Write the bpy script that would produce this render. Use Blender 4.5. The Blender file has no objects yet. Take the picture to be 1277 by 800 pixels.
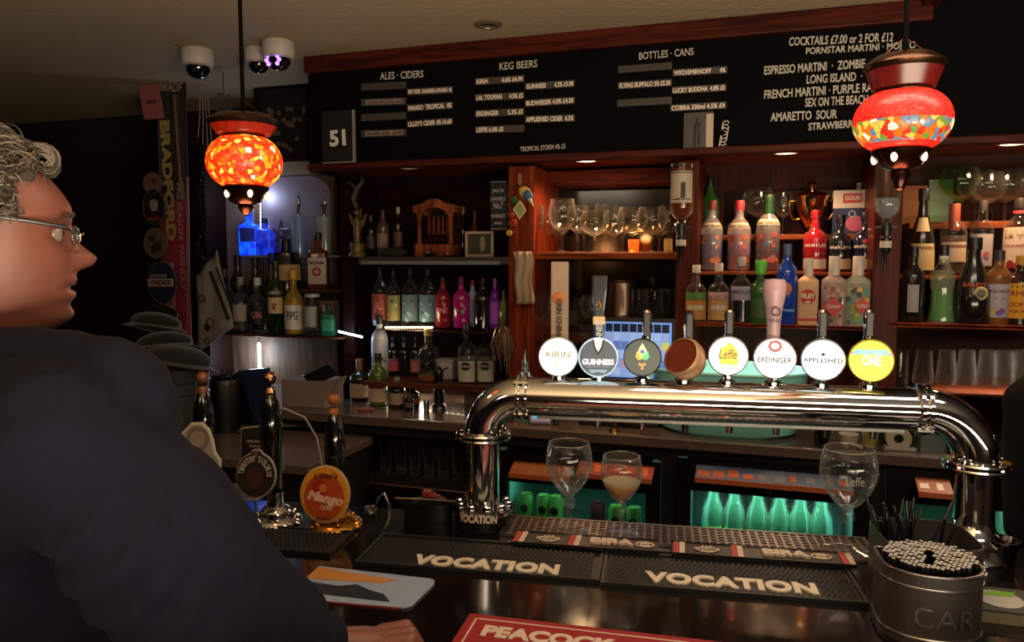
import bpy, bmesh, math, random
from mathutils import Vector, Matrix, Euler, noise
random.seed(7)
C = bpy.context.scene.collection
SC = bpy.context.scene
PI = math.pi
R = math.radians
# ---------------- camera (frame 1277x800) ----------------
F = 950.0; CAMZ = 1.68; YAW = R(18); PITCH = R(4.8)
cd = bpy.data.cameras.new('camera'); cam = bpy.data.objects.new('camera', cd); C.objects.link(cam)
cam.location = (0, 0, CAMZ); cam.rotation_euler = Euler((PI/2 - PITCH, 0, YAW), 'XYZ')
cd.sensor_width = 36; cd.lens = F/1277*36; cd.clip_start = .05
SC.camera = cam
SC.view_settings.view_transform = 'Standard'; SC.view_settings.look = 'None'
SC.view_settings.gamma = 1; SC.view_settings.exposure = 0.18
SC.view_settings.use_curve_mapping = False
w = bpy.data.worlds.new('world'); SC.world = w; w.use_nodes = True
w.node_tree.nodes['Background'].inputs[0].default_value = (.02, .018, .016, 1)
w.node_tree.nodes['Background'].inputs[1].default_value = 1
def area(name, loc, rot, sx, sy, power, col):
    d = bpy.data.lights.new(name, 'AREA'); d.shape = 'RECTANGLE'; d.size = sx; d.size_y = sy
    d.energy = power; d.color = col
    o = bpy.data.objects.new(name, d); C.objects.link(o); o.location = loc; o.rotation_euler = rot; return o
def spot(name, loc, power, col, ang=110, rot=(0, 0, 0), size=.03):
    d = bpy.data.lights.new(name, 'SPOT'); d.energy = power; d.color = col; d.spot_size = R(ang); d.spot_blend = .6
    d.shadow_soft_size = size
    o = bpy.data.objects.new(name, d); C.objects.link(o); o.location = loc; o.rotation_euler = rot; return o
def point(name, loc, power, col, size=.03):
    d = bpy.data.lights.new(name, 'POINT'); d.energy = power; d.color = col; d.shadow_soft_size = size
    o = bpy.data.objects.new(name, d); C.objects.link(o); o.location = loc; return o
# room lamps behind and above the customers
area('room_lamp', (.9, -.6, 2.38), (R(12), 0, 0), 1.2, .5, 11, (1, .80, .58))
area('room_lamp', (-1.6, -1.6, 2.38), (R(14), 0, 0), .8, .5, 6, (1, .82, .66))
area('bar_lamp', (.45, 1.15, 2.40), (R(4), 0, 0), 1.3, .25, 9, (1, .84, .66))
area('ceiling_fill', (1.2, -.6, 1.15), (PI, 0, 0), 2.8, 1.4, 240, (1, .82, .58))  # unseen upward light, added to brighten the ceiling and lift the room

area('shelf_lamp', (-.02, 2.72, 1.385), (0, 0, 0), .42, .03, 1.6, (1, .85, .66))
area('shelf_lamp', (.95, 2.64, 1.405), (0, 0, 0), .75, .03, 3.2, (1, .86, .68))
area('shelf_lamp', (1.75, 2.62, 1.40), (0, 0, 0), .6, .03, 1.0, (1, .84, .64))
# ---------------- projection helpers: photograph pixel -> point on a real plane ----------------
_cr = cam.rotation_euler.to_matrix()
def ray(px, py): return _cr @ Vector(((px-638.5)/F, (400-py)/F, -1))
def BK(px, py, Y):                      # on the plane parallel to the back wall
    d = ray(px, py); t = Y/d.y; return Vector((d.x*t, Y, CAMZ+d.z*t))
BA = R(7.5); BM = Matrix.Rotation(BA, 3, 'Z')
def BR(px, py, v):                      # bar frame (u, v, z)
    d = BM.inverted() @ ray(px, py); t = v/d.y; return Vector((d.x*t, v, CAMZ+d.z*t))
def OZ(px, py, z):                      # horizontal plane, world
    d = ray(px, py); t = (z-CAMZ)/d.z; return Vector((d.x*t, d.y*t, z))
def WD(px, py, Z):                      # world point at camera depth Z
    d = ray(px, py); return Vector((0, 0, CAMZ)) + d*Z
def bw(u, v, z=0): return BM @ Vector((u, v, z))
def zb(px, py, Y): return BK(px, py, Y).z
def depth(p): return (p-Vector((0, 0, CAMZ))).dot(_cr @ Vector((0, 0, -1)))

# ---------------- materials ----------------
MC = {}
def srgb(h):
    if isinstance(h, str):
        c = [int(h[i:i+2], 16)/255 for i in (0, 2, 4)]
        return tuple(x/12.92 if x <= .04045 else ((x+.055)/1.055)**2.4 for x in c)+(1,)
    return tuple(h)+((1,) if len(h) == 3 else ())
def new_mat(name):
    m = bpy.data.materials.new(name); m.use_nodes = True
    nt = m.node_tree; return m, nt, nt.nodes['Principled BSDF']
def mat(col, rough=.5, metal=0, bump=0, scale=40, var=.15, emit=0, coat=0, sheen=0, spec=.5):
    k = ('m', str(col), rough, metal, bump, scale, var, emit, coat, sheen, spec)
    if k in MC: return MC[k]
    m, nt, b = new_mat('surface'); N = nt.nodes; L = nt.links
    c = srgb(col)
    tc = N.new('ShaderNodeTexCoord'); no = N.new('ShaderNodeTexNoise'); no.inputs['Scale'].default_value = scale
    no.inputs['Detail'].default_value = 4
    L.new(tc.outputs['Object'], no.inputs['Vector'])
    mx = N.new('ShaderNodeMix'); mx.data_type = 'RGBA'
    mx.inputs['A'].default_value = tuple(x*(1-var) for x in c[:3])+(1,)
    mx.inputs['B'].default_value = tuple(min(1, x*(1+var)) for x in c[:3])+(1,)
    L.new(no.outputs['Fac'], mx.inputs['Factor']); L.new(mx.outputs['Result'], b.inputs['Base Color'])
    b.inputs['Roughness'].default_value = rough; b.inputs['Metallic'].default_value = metal
    b.inputs['Coat Weight'].default_value = coat; b.inputs['Sheen Weight'].default_value = sheen
    b.inputs['Specular IOR Level'].default_value = spec
    if bump:
        bp = N.new('ShaderNodeBump'); bp.inputs['Strength'].default_value = bump; bp.inputs['Distance'].default_value = .004
        L.new(no.outputs['Fac'], bp.inputs['Height']); L.new(bp.outputs['Normal'], b.inputs['Normal'])
    if emit:
        L.new(mx.outputs['Result'], b.inputs['Emission Color']); b.inputs['Emission Strength'].default_value = emit
    MC[k] = m; return m
def wood(c1, c2, rough=.35, scale=6, coat=.03, axis=0):
    rough = max(rough, .42)
    k = ('w', c1, c2, rough, scale, coat, axis)
    if k in MC: return MC[k]
    m, nt, b = new_mat('wood'); N = nt.nodes; L = nt.links
    tc = N.new('ShaderNodeTexCoord'); mp = N.new('ShaderNodeMapping')
    s = [scale*6]*3; s[axis] = scale*.5
    mp.inputs['Scale'].default_value = s
    no = N.new('ShaderNodeTexNoise'); no.inputs['Scale'].default_value = 1.2; no.inputs['Detail'].default_value = 6
    no.inputs['Distortion'].default_value = 1.2
    L.new(tc.outputs['Object'], mp.inputs['Vector']); L.new(mp.outputs[0], no.inputs['Vector'])
    rp = N.new('ShaderNodeValToRGB'); rp.color_ramp.elements[0].position = .35; rp.color_ramp.elements[1].position = .68
    rp.color_ramp.elements[0].color = srgb(c1); rp.color_ramp.elements[1].color = srgb(c2)
    L.new(no.outputs['Fac'], rp.inputs['Fac']); L.new(rp.outputs[0], b.inputs['Base Color'])
    bp = N.new('ShaderNodeBump'); bp.inputs['Strength'].default_value = .12; bp.inputs['Distance'].default_value = .002
    L.new(no.outputs['Fac'], bp.inputs['Height']); L.new(bp.outputs['Normal'], b.inputs['Normal'])
    b.inputs['Roughness'].default_value = rough; b.inputs['Coat Weight'].default_value = coat
    b.inputs['Specular IOR Level'].default_value = .10
    b.inputs['Coat Roughness'].default_value = .2
    MC[k] = m; return m
def glass(col='ffffff', dens=0.0, gl=.10, rough=.02):
    """thin clear glass: transparent + glossy by facing; dens mixes in a coloured body (liquid, tint)"""
    k = ('g', str(col), dens, gl, rough)
    if k in MC: return MC[k]
    m, nt, b = new_mat('glass'); N = nt.nodes; L = nt.links
    out = N['Material Output']; c = srgb(col)
    tr = N.new('ShaderNodeBsdfTransparent'); tr.inputs[0].default_value = c
    g = N.new('ShaderNodeBsdfGlossy'); g.inputs['Color'].default_value = (1, 1, 1, 1); g.inputs['Roughness'].default_value = rough
    lw = N.new('ShaderNodeLayerWeight'); lw.inputs['Blend'].default_value = .22
    no = N.new('ShaderNodeTexNoise'); no.inputs['Scale'].default_value = 25
    bp = N.new('ShaderNodeBump'); bp.inputs['Strength'].default_value = .08; bp.inputs['Distance'].default_value = .002
    L.new(no.outputs['Fac'], bp.inputs['Height']); L.new(bp.outputs['Normal'], g.inputs['Normal'])
    mr = N.new('ShaderNodeMapRange'); mr.inputs['To Min'].default_value = gl; mr.inputs['To Max'].default_value = .9
    L.new(lw.outputs['Facing'], mr.inputs['Value'])
    p2 = N.new('ShaderNodeMath'); p2.operation = 'POWER'; p2.inputs[1].default_value = 1.6
    L.new(mr.outputs[0], p2.inputs[0])
    mx = N.new('ShaderNodeMixShader')
    first = tr
    # edge brightness put into the colour: whitish rim where reflections stay dark
    rim = N.new('ShaderNodeBsdfTranslucent'); rim.inputs[0].default_value = (.75, .75, .72, 1)
    rd = N.new('ShaderNodeBsdfDiffuse'); rd.inputs[0].default_value = (.75, .75, .72, 1)
    ra = N.new('ShaderNodeMixShader'); L.new(rim.outputs[0], ra.inputs[1]); L.new(rd.outputs[0], ra.inputs[2])
    rg = N.new('ShaderNodeMixShader'); rg.inputs[0].default_value = .76; L.new(ra.outputs[0], rg.inputs[1]); L.new(g.outputs[0], rg.inputs[2])
    if dens > 0:
        b.inputs['Base Color'].default_value = c; b.inputs['Roughness'].default_value = .15
        b.inputs['Subsurface Weight'].default_value = 0
        mm = N.new('ShaderNodeMixShader'); mm.inputs[0].default_value = dens
        L.new(tr.outputs[0], mm.inputs[1]); L.new(b.outputs[0], mm.inputs[2]); first = mm
    L.new(p2.outputs[0], mx.inputs[0]); L.new(first.outputs[0], mx.inputs[1]); L.new(rg.outputs[0], mx.inputs[2])
    L.new(mx.outputs[0], out.inputs[0])
    MC[k] = m; return m
def emit(col, s, c2=None, scale=30):
    k = ('e', str(col), s, str(c2), scale)
    if k in MC: return MC[k]
    m, nt, b = new_mat('lit'); N = nt.nodes; L = nt.links
    b.inputs['Base Color'].default_value = srgb(col); b.inputs['Roughness'].default_value = .3
    b.inputs['Emission Color'].default_value = srgb(col); b.inputs['Emission Strength'].default_value = s
    if c2:
        no = N.new('ShaderNodeTexNoise'); no.inputs['Scale'].default_value = scale
        tc = N.new('ShaderNodeTexCoord'); L.new(tc.outputs['Object'], no.inputs['Vector'])
        rp = N.new('ShaderNodeValToRGB'); rp.color_ramp.elements[0].position = .4; rp.color_ramp.elements[1].position = .6
        rp.color_ramp.elements[0].color = srgb(col); rp.color_ramp.elements[1].color = srgb(c2)
        L.new(no.outputs['Fac'], rp.inputs[0]); L.new(rp.outputs[0], b.inputs['Emission Color'])
    MC[k] = m; return m
chrome = mat('d8d8d8', .07, 1, 0, 40, .05)
steel = mat('9a9a98', .28, 1, .05, 60, .1)
dsteel = mat('6a6866', .36, 1, .1, 60, .15)
copper = mat('b06a45', .28, 1, .05, 30, .15)
brass = mat('c08a3c', .2, 1, .03, 30, .15)
black = mat('0c0b0b', .35, 0, .05, 60, .3)
rubber = mat('111012', .5, 0, .1, 80, .3)
white = mat('d8d2c6', .5)
paper = mat('c9b9a0', .8, 0, .05, 60, .1)
mahog = wood('2a0d08', '541d10', .5, coat=.05)
mahogd = wood('150806', '2a0f09', .55, coat=.05)
orangew = wood('4c1b0c', '8a3a1a', .3)
clear = glass('f4f4f0', 0, .10)
MENU = mat('060505', .85, 0, .1, 30, .3, spec=.08)
chalk = mat('b8b2a6', .9, 0, 0, 200, .25)

# ---------------- mesh collector ----------------
class M:
    def __init__(s): s.v = []; s.f = []; s.mi = []; s.cur = 0
    def add(s, vs, fs, m=None):
        n = len(s.v); s.v += [Vector(v) for v in vs]; s.f += [tuple(i+n for i in f) for f in fs]
        s.mi += [s.cur if m is None else m]*len(fs); return s
    def box(s, a, b, rot=None, piv=None, m=None):
        (x0, y0, z0), (x1, y1, z1) = a, b
        vs = [Vector((x, y, z)) for z in (z0, z1) for y in (y0, y1) for x in (x0, x1)]
        if rot is not None:
            p = Vector(piv) if piv is not None else (vs[0]+vs[7])/2
            vs = [p+rot@(v-p) for v in vs]
        return s.add(vs, [(0, 2, 3, 1), (4, 5, 7, 6), (0, 1, 5, 4), (2, 6, 7, 3), (0, 4, 6, 2), (1, 3, 7, 5)], m)
    def lathe(s, prof, seg=20, o=(0, 0, 0), n=2, dep=1, mtx=None, cap=True, m=None, a0=0, a1=2*PI, ph=0):
        o = Vector(o); vs = []; full = abs(a1-a0-2*PI) < 1e-6; cnt = seg if full else seg+1
        for (r, z) in prof:
            for i in range(cnt):
                t = a0+(a1-a0)*i/seg+ph; c, sn = math.cos(t), math.sin(t)
                if n != 2:
                    x = r*math.copysign(abs(c)**(2/n), c); y = r*dep*math.copysign(abs(sn)**(2/n), sn)
                else: x = r*c; y = r*dep*sn
                p = Vector((x, y, z))
                if mtx is not None: p = mtx @ p
                vs.append(p+o)
        fs = []
        for k in range(len(prof)-1):
            for i in range(cnt if full else seg):
                j = (i+1) % cnt
                fs.append((k*cnt+i, k*cnt+j, (k+1)*cnt+j, (k+1)*cnt+i))
        if cap and full:
            if prof[0][0] > 1e-5: fs.append(tuple(range(cnt))[::-1])
            if prof[-1][0] > 1e-5: fs.append(tuple(range((len(prof)-1)*cnt, len(prof)*cnt)))
        return s.add(vs, fs, m)
    def tube(s, pts, rad, seg=10, cap=True, m=None):
        pts = [Vector(p) for p in pts]; n = len(pts)
        if not hasattr(rad, '__len__'): rad = [rad]*n
        vs = []; prev = None
        for i, p in enumerate(pts):
            t = (pts[min(i+1, n-1)]-pts[max(i-1, 0)]).normalized()
            if prev is None:
                a = Vector((0, 0, 1)) if abs(t.z) < .9 else Vector((1, 0, 0)); u = t.cross(a).normalized()
            else: u = (prev-t*prev.dot(t)).normalized()
            prev = u; q = t.cross(u)
            for k in range(seg):
                an = 2*PI*k/seg; vs.append(p+(u*math.cos(an)+q*math.sin(an))*rad[i])
        fs = [(i*seg+k, i*seg+(k+1) % seg, (i+1)*seg+(k+1) % seg, (i+1)*seg+k) for i in range(n-1) for k in range(seg)]
        if cap: fs += [tuple(range(seg))[::-1], tuple(range((n-1)*seg, n*seg))]
        return s.add(vs, fs, m)
    def ball(s, c, r, seg=14, rings=8, sc=(1, 1, 1), mtx=None, m=None):
        prof = [(r*math.sin(PI*i/rings), -r*math.cos(PI*i/rings)) for i in range(rings+1)]
        n = len(s.v); s.lathe(prof, seg, cap=False, m=m)
        for i in range(n, len(s.v)):
            v = s.v[i]; v = Vector((v.x*sc[0], v.y*sc[1], v.z*sc[2]))
            if mtx is not None: v = mtx @ v
            s.v[i] = v+Vector(c)
        return s
    def capsule(s, a, b, ra, rb, seg=14):
        a = Vector(a); b = Vector(b); s.ball(a, ra, seg, 8); s.ball(b, rb, seg, 8)
        return s.tube([a, b], [ra, rb], seg)
    def poly(s, pts, th, mtx=None, o=(0, 0, 0), m=None):
        """outline in local xz, thickness th along +y"""
        n = len(pts); vs = [Vector((x, 0, z)) for x, z in pts]+[Vector((x, th, z)) for x, z in pts]
        if mtx is not None: vs = [mtx@v for v in vs]
        vs = [v+Vector(o) for v in vs]
        fs = [tuple(range(n)), tuple(range(2*n-1, n-1, -1))]+[(i, n+i, n+(i+1) % n, (i+1) % n) for i in range(n)]
        return s.add(vs, fs, m)
    def build(s, name, mt, parent=None, smooth=40, bev=0, world=False, **kw):
        me = bpy.data.meshes.new(name)
        vs = s.v
        if world and parent is not None:
            inv = parent_mtx(parent).inverted(); vs = [inv@v for v in vs]
        me.from_pydata([tuple(v) for v in vs], [], s.f)
        mts = mt if isinstance(mt, (list, tuple)) else [mt]
        for q in mts: me.materials.append(q)
        if len(mts) > 1: me.polygons.foreach_set('material_index', s.mi)
        bm = bmesh.new(); bm.from_mesh(me)
        bmesh.ops.remove_doubles(bm, verts=bm.verts, dist=1e-6)
        bmesh.ops.recalc_face_normals(bm, faces=bm.faces); bm.to_mesh(me); bm.free()
        if smooth:
            me.polygons.foreach_set('use_smooth', [True]*len(me.polygons)); me.set_sharp_from_angle(angle=R(smooth))
        o = bpy.data.objects.new(name, me); C.objects.link(o)
        if parent is not None: o.parent = parent
        if bev:
            b = o.modifiers.new('bevel', 'BEVEL'); b.width = bev; b.segments = 2; b.limit_method = 'ANGLE'; b.angle_limit = R(50)
        for k, v in kw.items(): o[k] = v
        return o
def parent_mtx(p):
    m = Matrix.LocRotScale(p.location, p.rotation_euler, p.scale)
    return parent_mtx(p.parent)@m if p.parent else m
def thing(name, label, cat, loc=(0, 0, 0), rotz=0, group=None):
    o = bpy.data.objects.new(name, None); C.objects.link(o); o.empty_display_size = .05
    o.location = loc; o.rotation_euler = (0, 0, rotz); o['label'] = label; o['category'] = cat
    if group: o['group'] = group
    return o
def tag(o, label, cat, group=None):
    o['label'] = label; o['category'] = cat
    if group: o['group'] = group
    return o
def copy_tree(o, parent=None):
    c = o.copy(); C.objects.link(c); c.parent = parent
    for ch in list(o.children): copy_tree(ch, c)
    return c
def struct(m, name, mt, **k): o = m.build(name, mt, smooth=0, **k); o['kind'] = 'structure'; return o
def text(name, s, w, h, mtx, mt, parent, ext=.0006, bold=0, bend=0, space=1, shear=0):
    """lettering mesh fitted to w x h, centred; local x right, z up, facing -y"""
    cu = bpy.data.curves.new('t', 'FONT'); cu.body = s; cu.size = 1; cu.offset = bold; cu.space_character = space; cu.shear = shear
    cu.align_x = 'CENTER'; cu.resolution_u = 3
    if not bend: cu.extrude = .01
    ob = bpy.data.objects.new('t', cu); C.objects.link(ob)
    dg = bpy.context.evaluated_depsgraph_get(); me = bpy.data.meshes.new_from_object(ob.evaluated_get(dg))
    bpy.data.objects.remove(ob); bpy.data.curves.remove(cu)
    if not len(me.vertices): return None
    me.name = name
    xs = [v.co.x for v in me.vertices]; ys = [v.co.y for v in me.vertices]
    x0, x1, y0, y1 = min(xs), max(xs), min(ys), max(ys)
    for v in me.vertices:
        x = (v.co.x-(x0+x1)/2)/(x1-x0)*w; z = (v.co.y-(y0+y1)/2)/(y1-y0)*h; y = -(v.co.z/.01+1)*ext if not bend else 0
        if bend: p = Vector((bend*math.sin(x/bend), -bend*math.cos(x/bend), z))
        else: p = Vector((x, y, z))
        v.co = mtx@p
    me.materials.clear(); me.materials.append(mt)
    o = bpy.data.objects.new(name, me); C.objects.link(o)
    if parent is not None: o.parent = parent
    return o
T = Matrix.Translation
def X(px, Y, py=320): return BK(px, py, Y).x
def wbox(m, a, b, Y0, Y1, mi=None):
    p, q = BK(a[0], a[1], Y0), BK(b[0], b[1], Y0)
    return m.box((min(p.x, q.x), Y0, max(CT+.001, min(p.z, q.z)) if max(p.z,q.z)>CT+.01 else min(p.z,q.z)), (max(p.x, q.x), Y1, max(p.z, q.z)), m=mi)
CEIL = 2.44; CT = 1.087; BARZ = 1.12
# ---------------- room shell ----------------
plaster = mat('a8957a', .85, 0, .8, 45, .12)
struct(M().box((-4.5, -3.2, -.05), (3.6, 3.5, 0)), 'floor', mat('1c1512', .6, 0, .1, 8, .3))
xr = X(1163, 2.6, 12)
struct(M().box((-4.5, -3.2, CEIL), (xr, 3.5, CEIL+.06)), 'ceiling', plaster)
struct(M().box((xr, -3.2, 2.62), (3.6, 3.5, 2.68)), 'ceiling_raised', mat('15100e', .8, 0, .3, 30, .2))
struct(M().box((xr, -3.2, CEIL-.012), (xr+.03, 2.6, 2.62)), 'trim_1', mahogd)
struct(M().box((xr-.03, -3.2, CEIL-.022), (xr+.014, 2.6, CEIL-.001)), 'trim_2', mahog)
struct(M().box((-4.5, 3.35, 0), (3.6, 3.45, 2.68)), 'wall_back', mat('180806', .8, 0, .1, 20, .25))
struct(M().box((-4.6, -3.2, 0), (-4.5, 3.45, CEIL)), 'wall_left', mat('2a100b', .8, 0, .1, 20, .25))
struct(M().box((3.6, -3.2, 0), (3.7, 3.45, 2.68)), 'wall_right', mat('1c0c09', .8, 0, .1, 20, .25))
struct(M().box((-4.6, -3.3, 0), (3.7, -3.2, 2.68)), 'wall_front', mat('3a2016', .8, 0, .1, 20, .25))
struct(M().box((-4.49, 3.30, 0), (X(232, 3.3), 3.35, .95)), 'trim_3', mahogd)
# fascia + soffit
YF = 2.60
xl = X(393, YF)
zf0 = zb(840, 190, YF); XR = 3.0
struct(M().box((xl, YF+.03, zf0+.002), (XR, 3.30, zf0+.03)), 'trim_4', wood('4a1c0e', '7c3419', .35, axis=0), bev=.003)
struct(M().box((xl-.02, YF-.02, CEIL-.062), (xr, YF+.04, CEIL-.001)), 'trim_5', mahog, bev=.004)
struct(M().box((xl-.02, YF-.01, zf0-.012), (XR, YF+.045, zf0+.012)), 'trim_6', mahog, bev=.004)
board = thing('menu_board', 'long black chalk menu board listing ales, keg beers, bottles and cocktails above the bar shelves', 'menu board', ((xl+XR)/2, YF, zf0+.012))
M().box((xl, YF, zf0+.012), (XR, YF+.03, 2.62)).build('board_panel', MENU, board, world=True, smooth=0)
def btext(s, a, b, bold=.0, mt=chalk, name='lettering', Y=YF, par=board, hh=None):
    """text between pixel a (left end, mid height) and b (right end), glyph height hh pixels"""
    p, q = BK(a[0], a[1], Y-.001), BK(b[0], b[1], Y-.001); z = (p.z+q.z)/2
    c = Vector(((p.x+q.x)/2, Y-.001, z)); h = hh*depth(c)/F
    mtx = parent_mtx(par).inverted() @ T(c) @ Matrix.Rotation(math.atan2((q.z-p.z), q.x-p.x), 4, 'Y').inverted()
    return text(name, s, q.x-p.x, h, mtx, mt, par, ext=.0004, bold=bold)
btext('ALES · CIDERS', (474, 95), (528, 92), .01, hh=9)
btext('KEG BEERS', (623, 83), (670, 79), .01, hh=9)
btext('BOTTLES · CANS', (797, 70), (865, 64), .01, hh=9)
for s, a, b in [('COCKTAILS £7.00 or 2 FOR £12', (984, 52), (1114, 46)), ('PORNSTAR MARTINI · MOJITO', (1005, 65), (1142, 57)),
                ('ESPRESSO MARTINI  ·  ZOMBIE', (953, 88), (1079, 79)), ('LONG ISLAND  ·  ICED TEA', (1006, 99), (1124, 92)),
                ('FRENCH MARTINI · PURPLE RAIN', (953, 118), (1098, 108)), ('SEX ON THE BEACH · WHISKY', (1004, 128), (1124, 121)),
                ('AMARETTO  SOUR', (961, 146), (1044, 142)), ('STRAWBERRY DAIQUIRI', (1008, 159), (1116, 151))]:
    btext(s, a, b, .02, hh=11)
btext('TROPICAL STORM 4% £5', (649, 186), (705, 182), .01, hh=6)
stripm = mat('38332f', .6, 0, .05, 40, .2); ink = mat('e8d4c4', .7)
def strip(x0, y0, x1, y1, s=None, light=False, frac=(0, 1)):
    p, q = BK(x0, y0, YF), BK(x1, y1, YF); h = 8.5*depth(p)/F
    m = M(); vs = []
    for dy in (-.003, 0):
        vs += [(p.x, YF+dy, p.z-h/2), (q.x, YF+dy, q.z-h/2), (q.x, YF+dy, q.z+h/2), (p.x, YF+dy, p.z+h/2)]
    m.add(vs, [(0, 1, 2, 3), (7, 6, 5, 4), (0, 4, 5, 1), (1, 5, 6, 2), (2, 6, 7, 3), (3, 7, 4, 0)])
    if light:   # pasted paper price on the strip
        n = M(); f0, f1 = .1, .93
        a = p.lerp(q, f0); b = p.lerp(q, f1); vs = []
        for dy in (-.004, -.003):
            vs += [(a.x, YF+dy, a.z-h*.33), (b.x, YF+dy, b.z-h*.33), (b.x, YF+dy, b.z+h*.33), (a.x, YF+dy, a.z+h*.33)]
        st = m.build('price_strip', stripm, board, world=True, smooth=0)
        n.build('price_paper', mat('8a7468', .8), board, world=True, smooth=0) if n.add(vs, [(0, 1, 2, 3), (7, 6, 5, 4), (0, 4, 5, 1), (1, 5, 6, 2), (2, 6, 7, 3), (3, 7, 4, 0)]) else 0
        btext(s, (x0+(x1-x0)*.13, y0+(y1-y0)*.13), (x0+(x1-x0)*.9, y0+(y1-y0)*.9), .02, mat('2a1c18', .8), hh=3.6, Y=YF-.004)
    else:
        m.build('price_strip', stripm, board, world=True, smooth=0)
        if s: btext(s, (x0+(x1-x0)*(frac[0]+.02), y0+(y1-y0)*frac[0]), (x0+(x1-x0)*(frac[1]-.03), y0+(y1-y0)*frac[1]), .03, ink, hh=6, Y=YF-.003)
strip(451, 109, 507, 106); strip(451, 128, 507, 126, 'CASTLE GOLD 4.1%  £4.60', True)
strip(451, 147, 507, 144); strip(451, 167, 507, 165, 'RAVEN 4.8%  £4.90', True)
strip(508, 115, 565, 112, 'DRY CIDER  SQUASHED & ORANGE  4%'); strip(508, 135, 565, 131, 'MANGO  TROPICAL  4%')
strip(508, 155, 565, 151, "LILLEY'S CIDER 4% £4.60")
strip(593, 102, 654, 98, 'KIRIN          4.6% £4.90'); strip(593, 122, 654, 119, 'LAL TOOFAN      4.5% £5')
strip(593, 142, 654, 139, 'ERDINGER       5.3% £5'); strip(593, 162, 654, 160, 'LEFFE 6.6% £5', frac=(0, .6))
strip(655, 108, 717, 104, 'GUINNESS       4.2% £5.00'); strip(655, 129, 717, 125, 'BUDWEISER 4.5% £4.50'); strip(655, 149, 717, 147, 'APPLESHED CIDER  4.5%')
strip(771, 87, 838, 82); strip(771, 107, 838, 103, 'FLYING BUFFALO 5% £5.50'); strip(770, 129, 838, 125)
strip(839, 91, 907, 87, 'WKD/SMIRNOFF      4%'); strip(838, 113, 906, 109, 'LUCKY BUDDHA  4.8% £5'); strip(836, 135, 906, 131, 'COBRA 330ml 4.5% £4')
# photo + sticker stuck on the board
o = thing('photo_print', 'small photo print of a person in black on the menu board', 'photo', BK(870, 188, YF-.004))
m = M(); wbox(m, (853, 141), (889, 189), YF-.005, YF-.002); m.build('print_paper', mat('3c3430', .4, 0, 0, 30, .6), o, world=True, smooth=0)
m = M(); wbox(m, (881, 142), (889, 188), YF-.006, YF-.005); m.build('print_margin', mat('b8a690', .5), o, world=True, smooth=0)
m = M(); c = BK(870, 150, YF-.006)
for (dx, dy, rx, rz) in ((0, -.005, .006, .008), (0, .02, .013, .018), (-.006, .055, .006, .03), (.007, .055, .006, .03)):
    m.ball((c.x+dx, YF-.0055, c.z-dy-.005), 1, 12, 8, (rx, .0006, rz))
m.build('printed_figure', mat('0c0a0a', .4), o, world=True)
o = thing('sticker', 'white curly lettered sticker beside the photo print on the menu board', 'sticker', BK(902, 186, YF-.004))
m = M()
c = BK(903, 168, YF-.004)
for i in range(7):
    a = i*1.1; m.tube([(c.x+.011*math.cos(a+t*.9)+.004*(i-3)*.4, YF-.003, c.z+(i-3)*.011+.012*math.sin(a+t*.9)) for t in range(6)], .0018, 6)
m.build('sticker_print', mat('c8c0b4', .6), o, world=True)
o = thing('number_sign', 'black table number sign reading 51 at the left end of the menu board', 'sign', BK(422, 204, YF-.02))
p, q = BK(404, 203, YF-.02), BK(441, 137, YF-.02)
M().box((p.x, YF-.03, p.z), (q.x, YF-.016, q.z)).build('sign_panel', mat('141012', .5), o, world=True, smooth=0)
m = M(); m.box((q.x, YF-.032, p.z), (q.x+.003, YF-.014, q.z)); m.box((p.x, YF-.032, p.z-.003), (q.x+.003, YF-.014, p.z))
m.build('sign_edge', mat('8c8480', .5), o, world=True, smooth=0)
btext('51', (411, 173), (431, 171), .04, mat('d8d0c8', .6), hh=20, Y=YF-.03, par=o)
# ---------------- downlights ----------------
for i, (px, py, on) in enumerate([(509, 206, 0), (731, 198, 1), (980, 185, 1), (1263, 171, 1)]):
    p = BK(px, py, YF+.10); z = zf0+.001
    lab = ['unlit white downlight in the soffit, leftmost under the menu board', 'glowing downlight in the soffit above the goblet shelf',
           'glowing downlight in the soffit above the trophy', 'glowing downlight in the soffit at the far right end'][i]
    t = thing('downlight', lab, 'downlight', (p.x, YF+.10, z), 0, 'soffit downlights')
    M().lathe([(.043, 0), (.045, -.004), (.034, -.006), (.032, 0)], 24, cap=False).build('trim_ring', mat('c8c0b8', .3, .3), t)
    M().lathe([(0, -.003), (.033, -.003)], 24, cap=False).build('lamp_face', emit('ffe2b8', 9) if on else mat('b8b0a8', .4), t)
    if on: spot('downlight_beam', (p.x, YF+.10, z-.012), 13.0, (1, .56, .28), 150)
t = thing('ceiling_light', 'small round recessed light in the ceiling near the top edge', 'downlight', OZ(609, 30, CEIL-.001))
M().lathe([(.045, 0), (.046, -.005), (.03, -.007), (.028, 0)], 24, cap=False).build('trim_ring', mat('786858', .4, .3), t)
M().lathe([(0, -.002), (.03, -.002)], 20, cap=False).build('lamp_face', mat('3a302a', .2), t)
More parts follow.
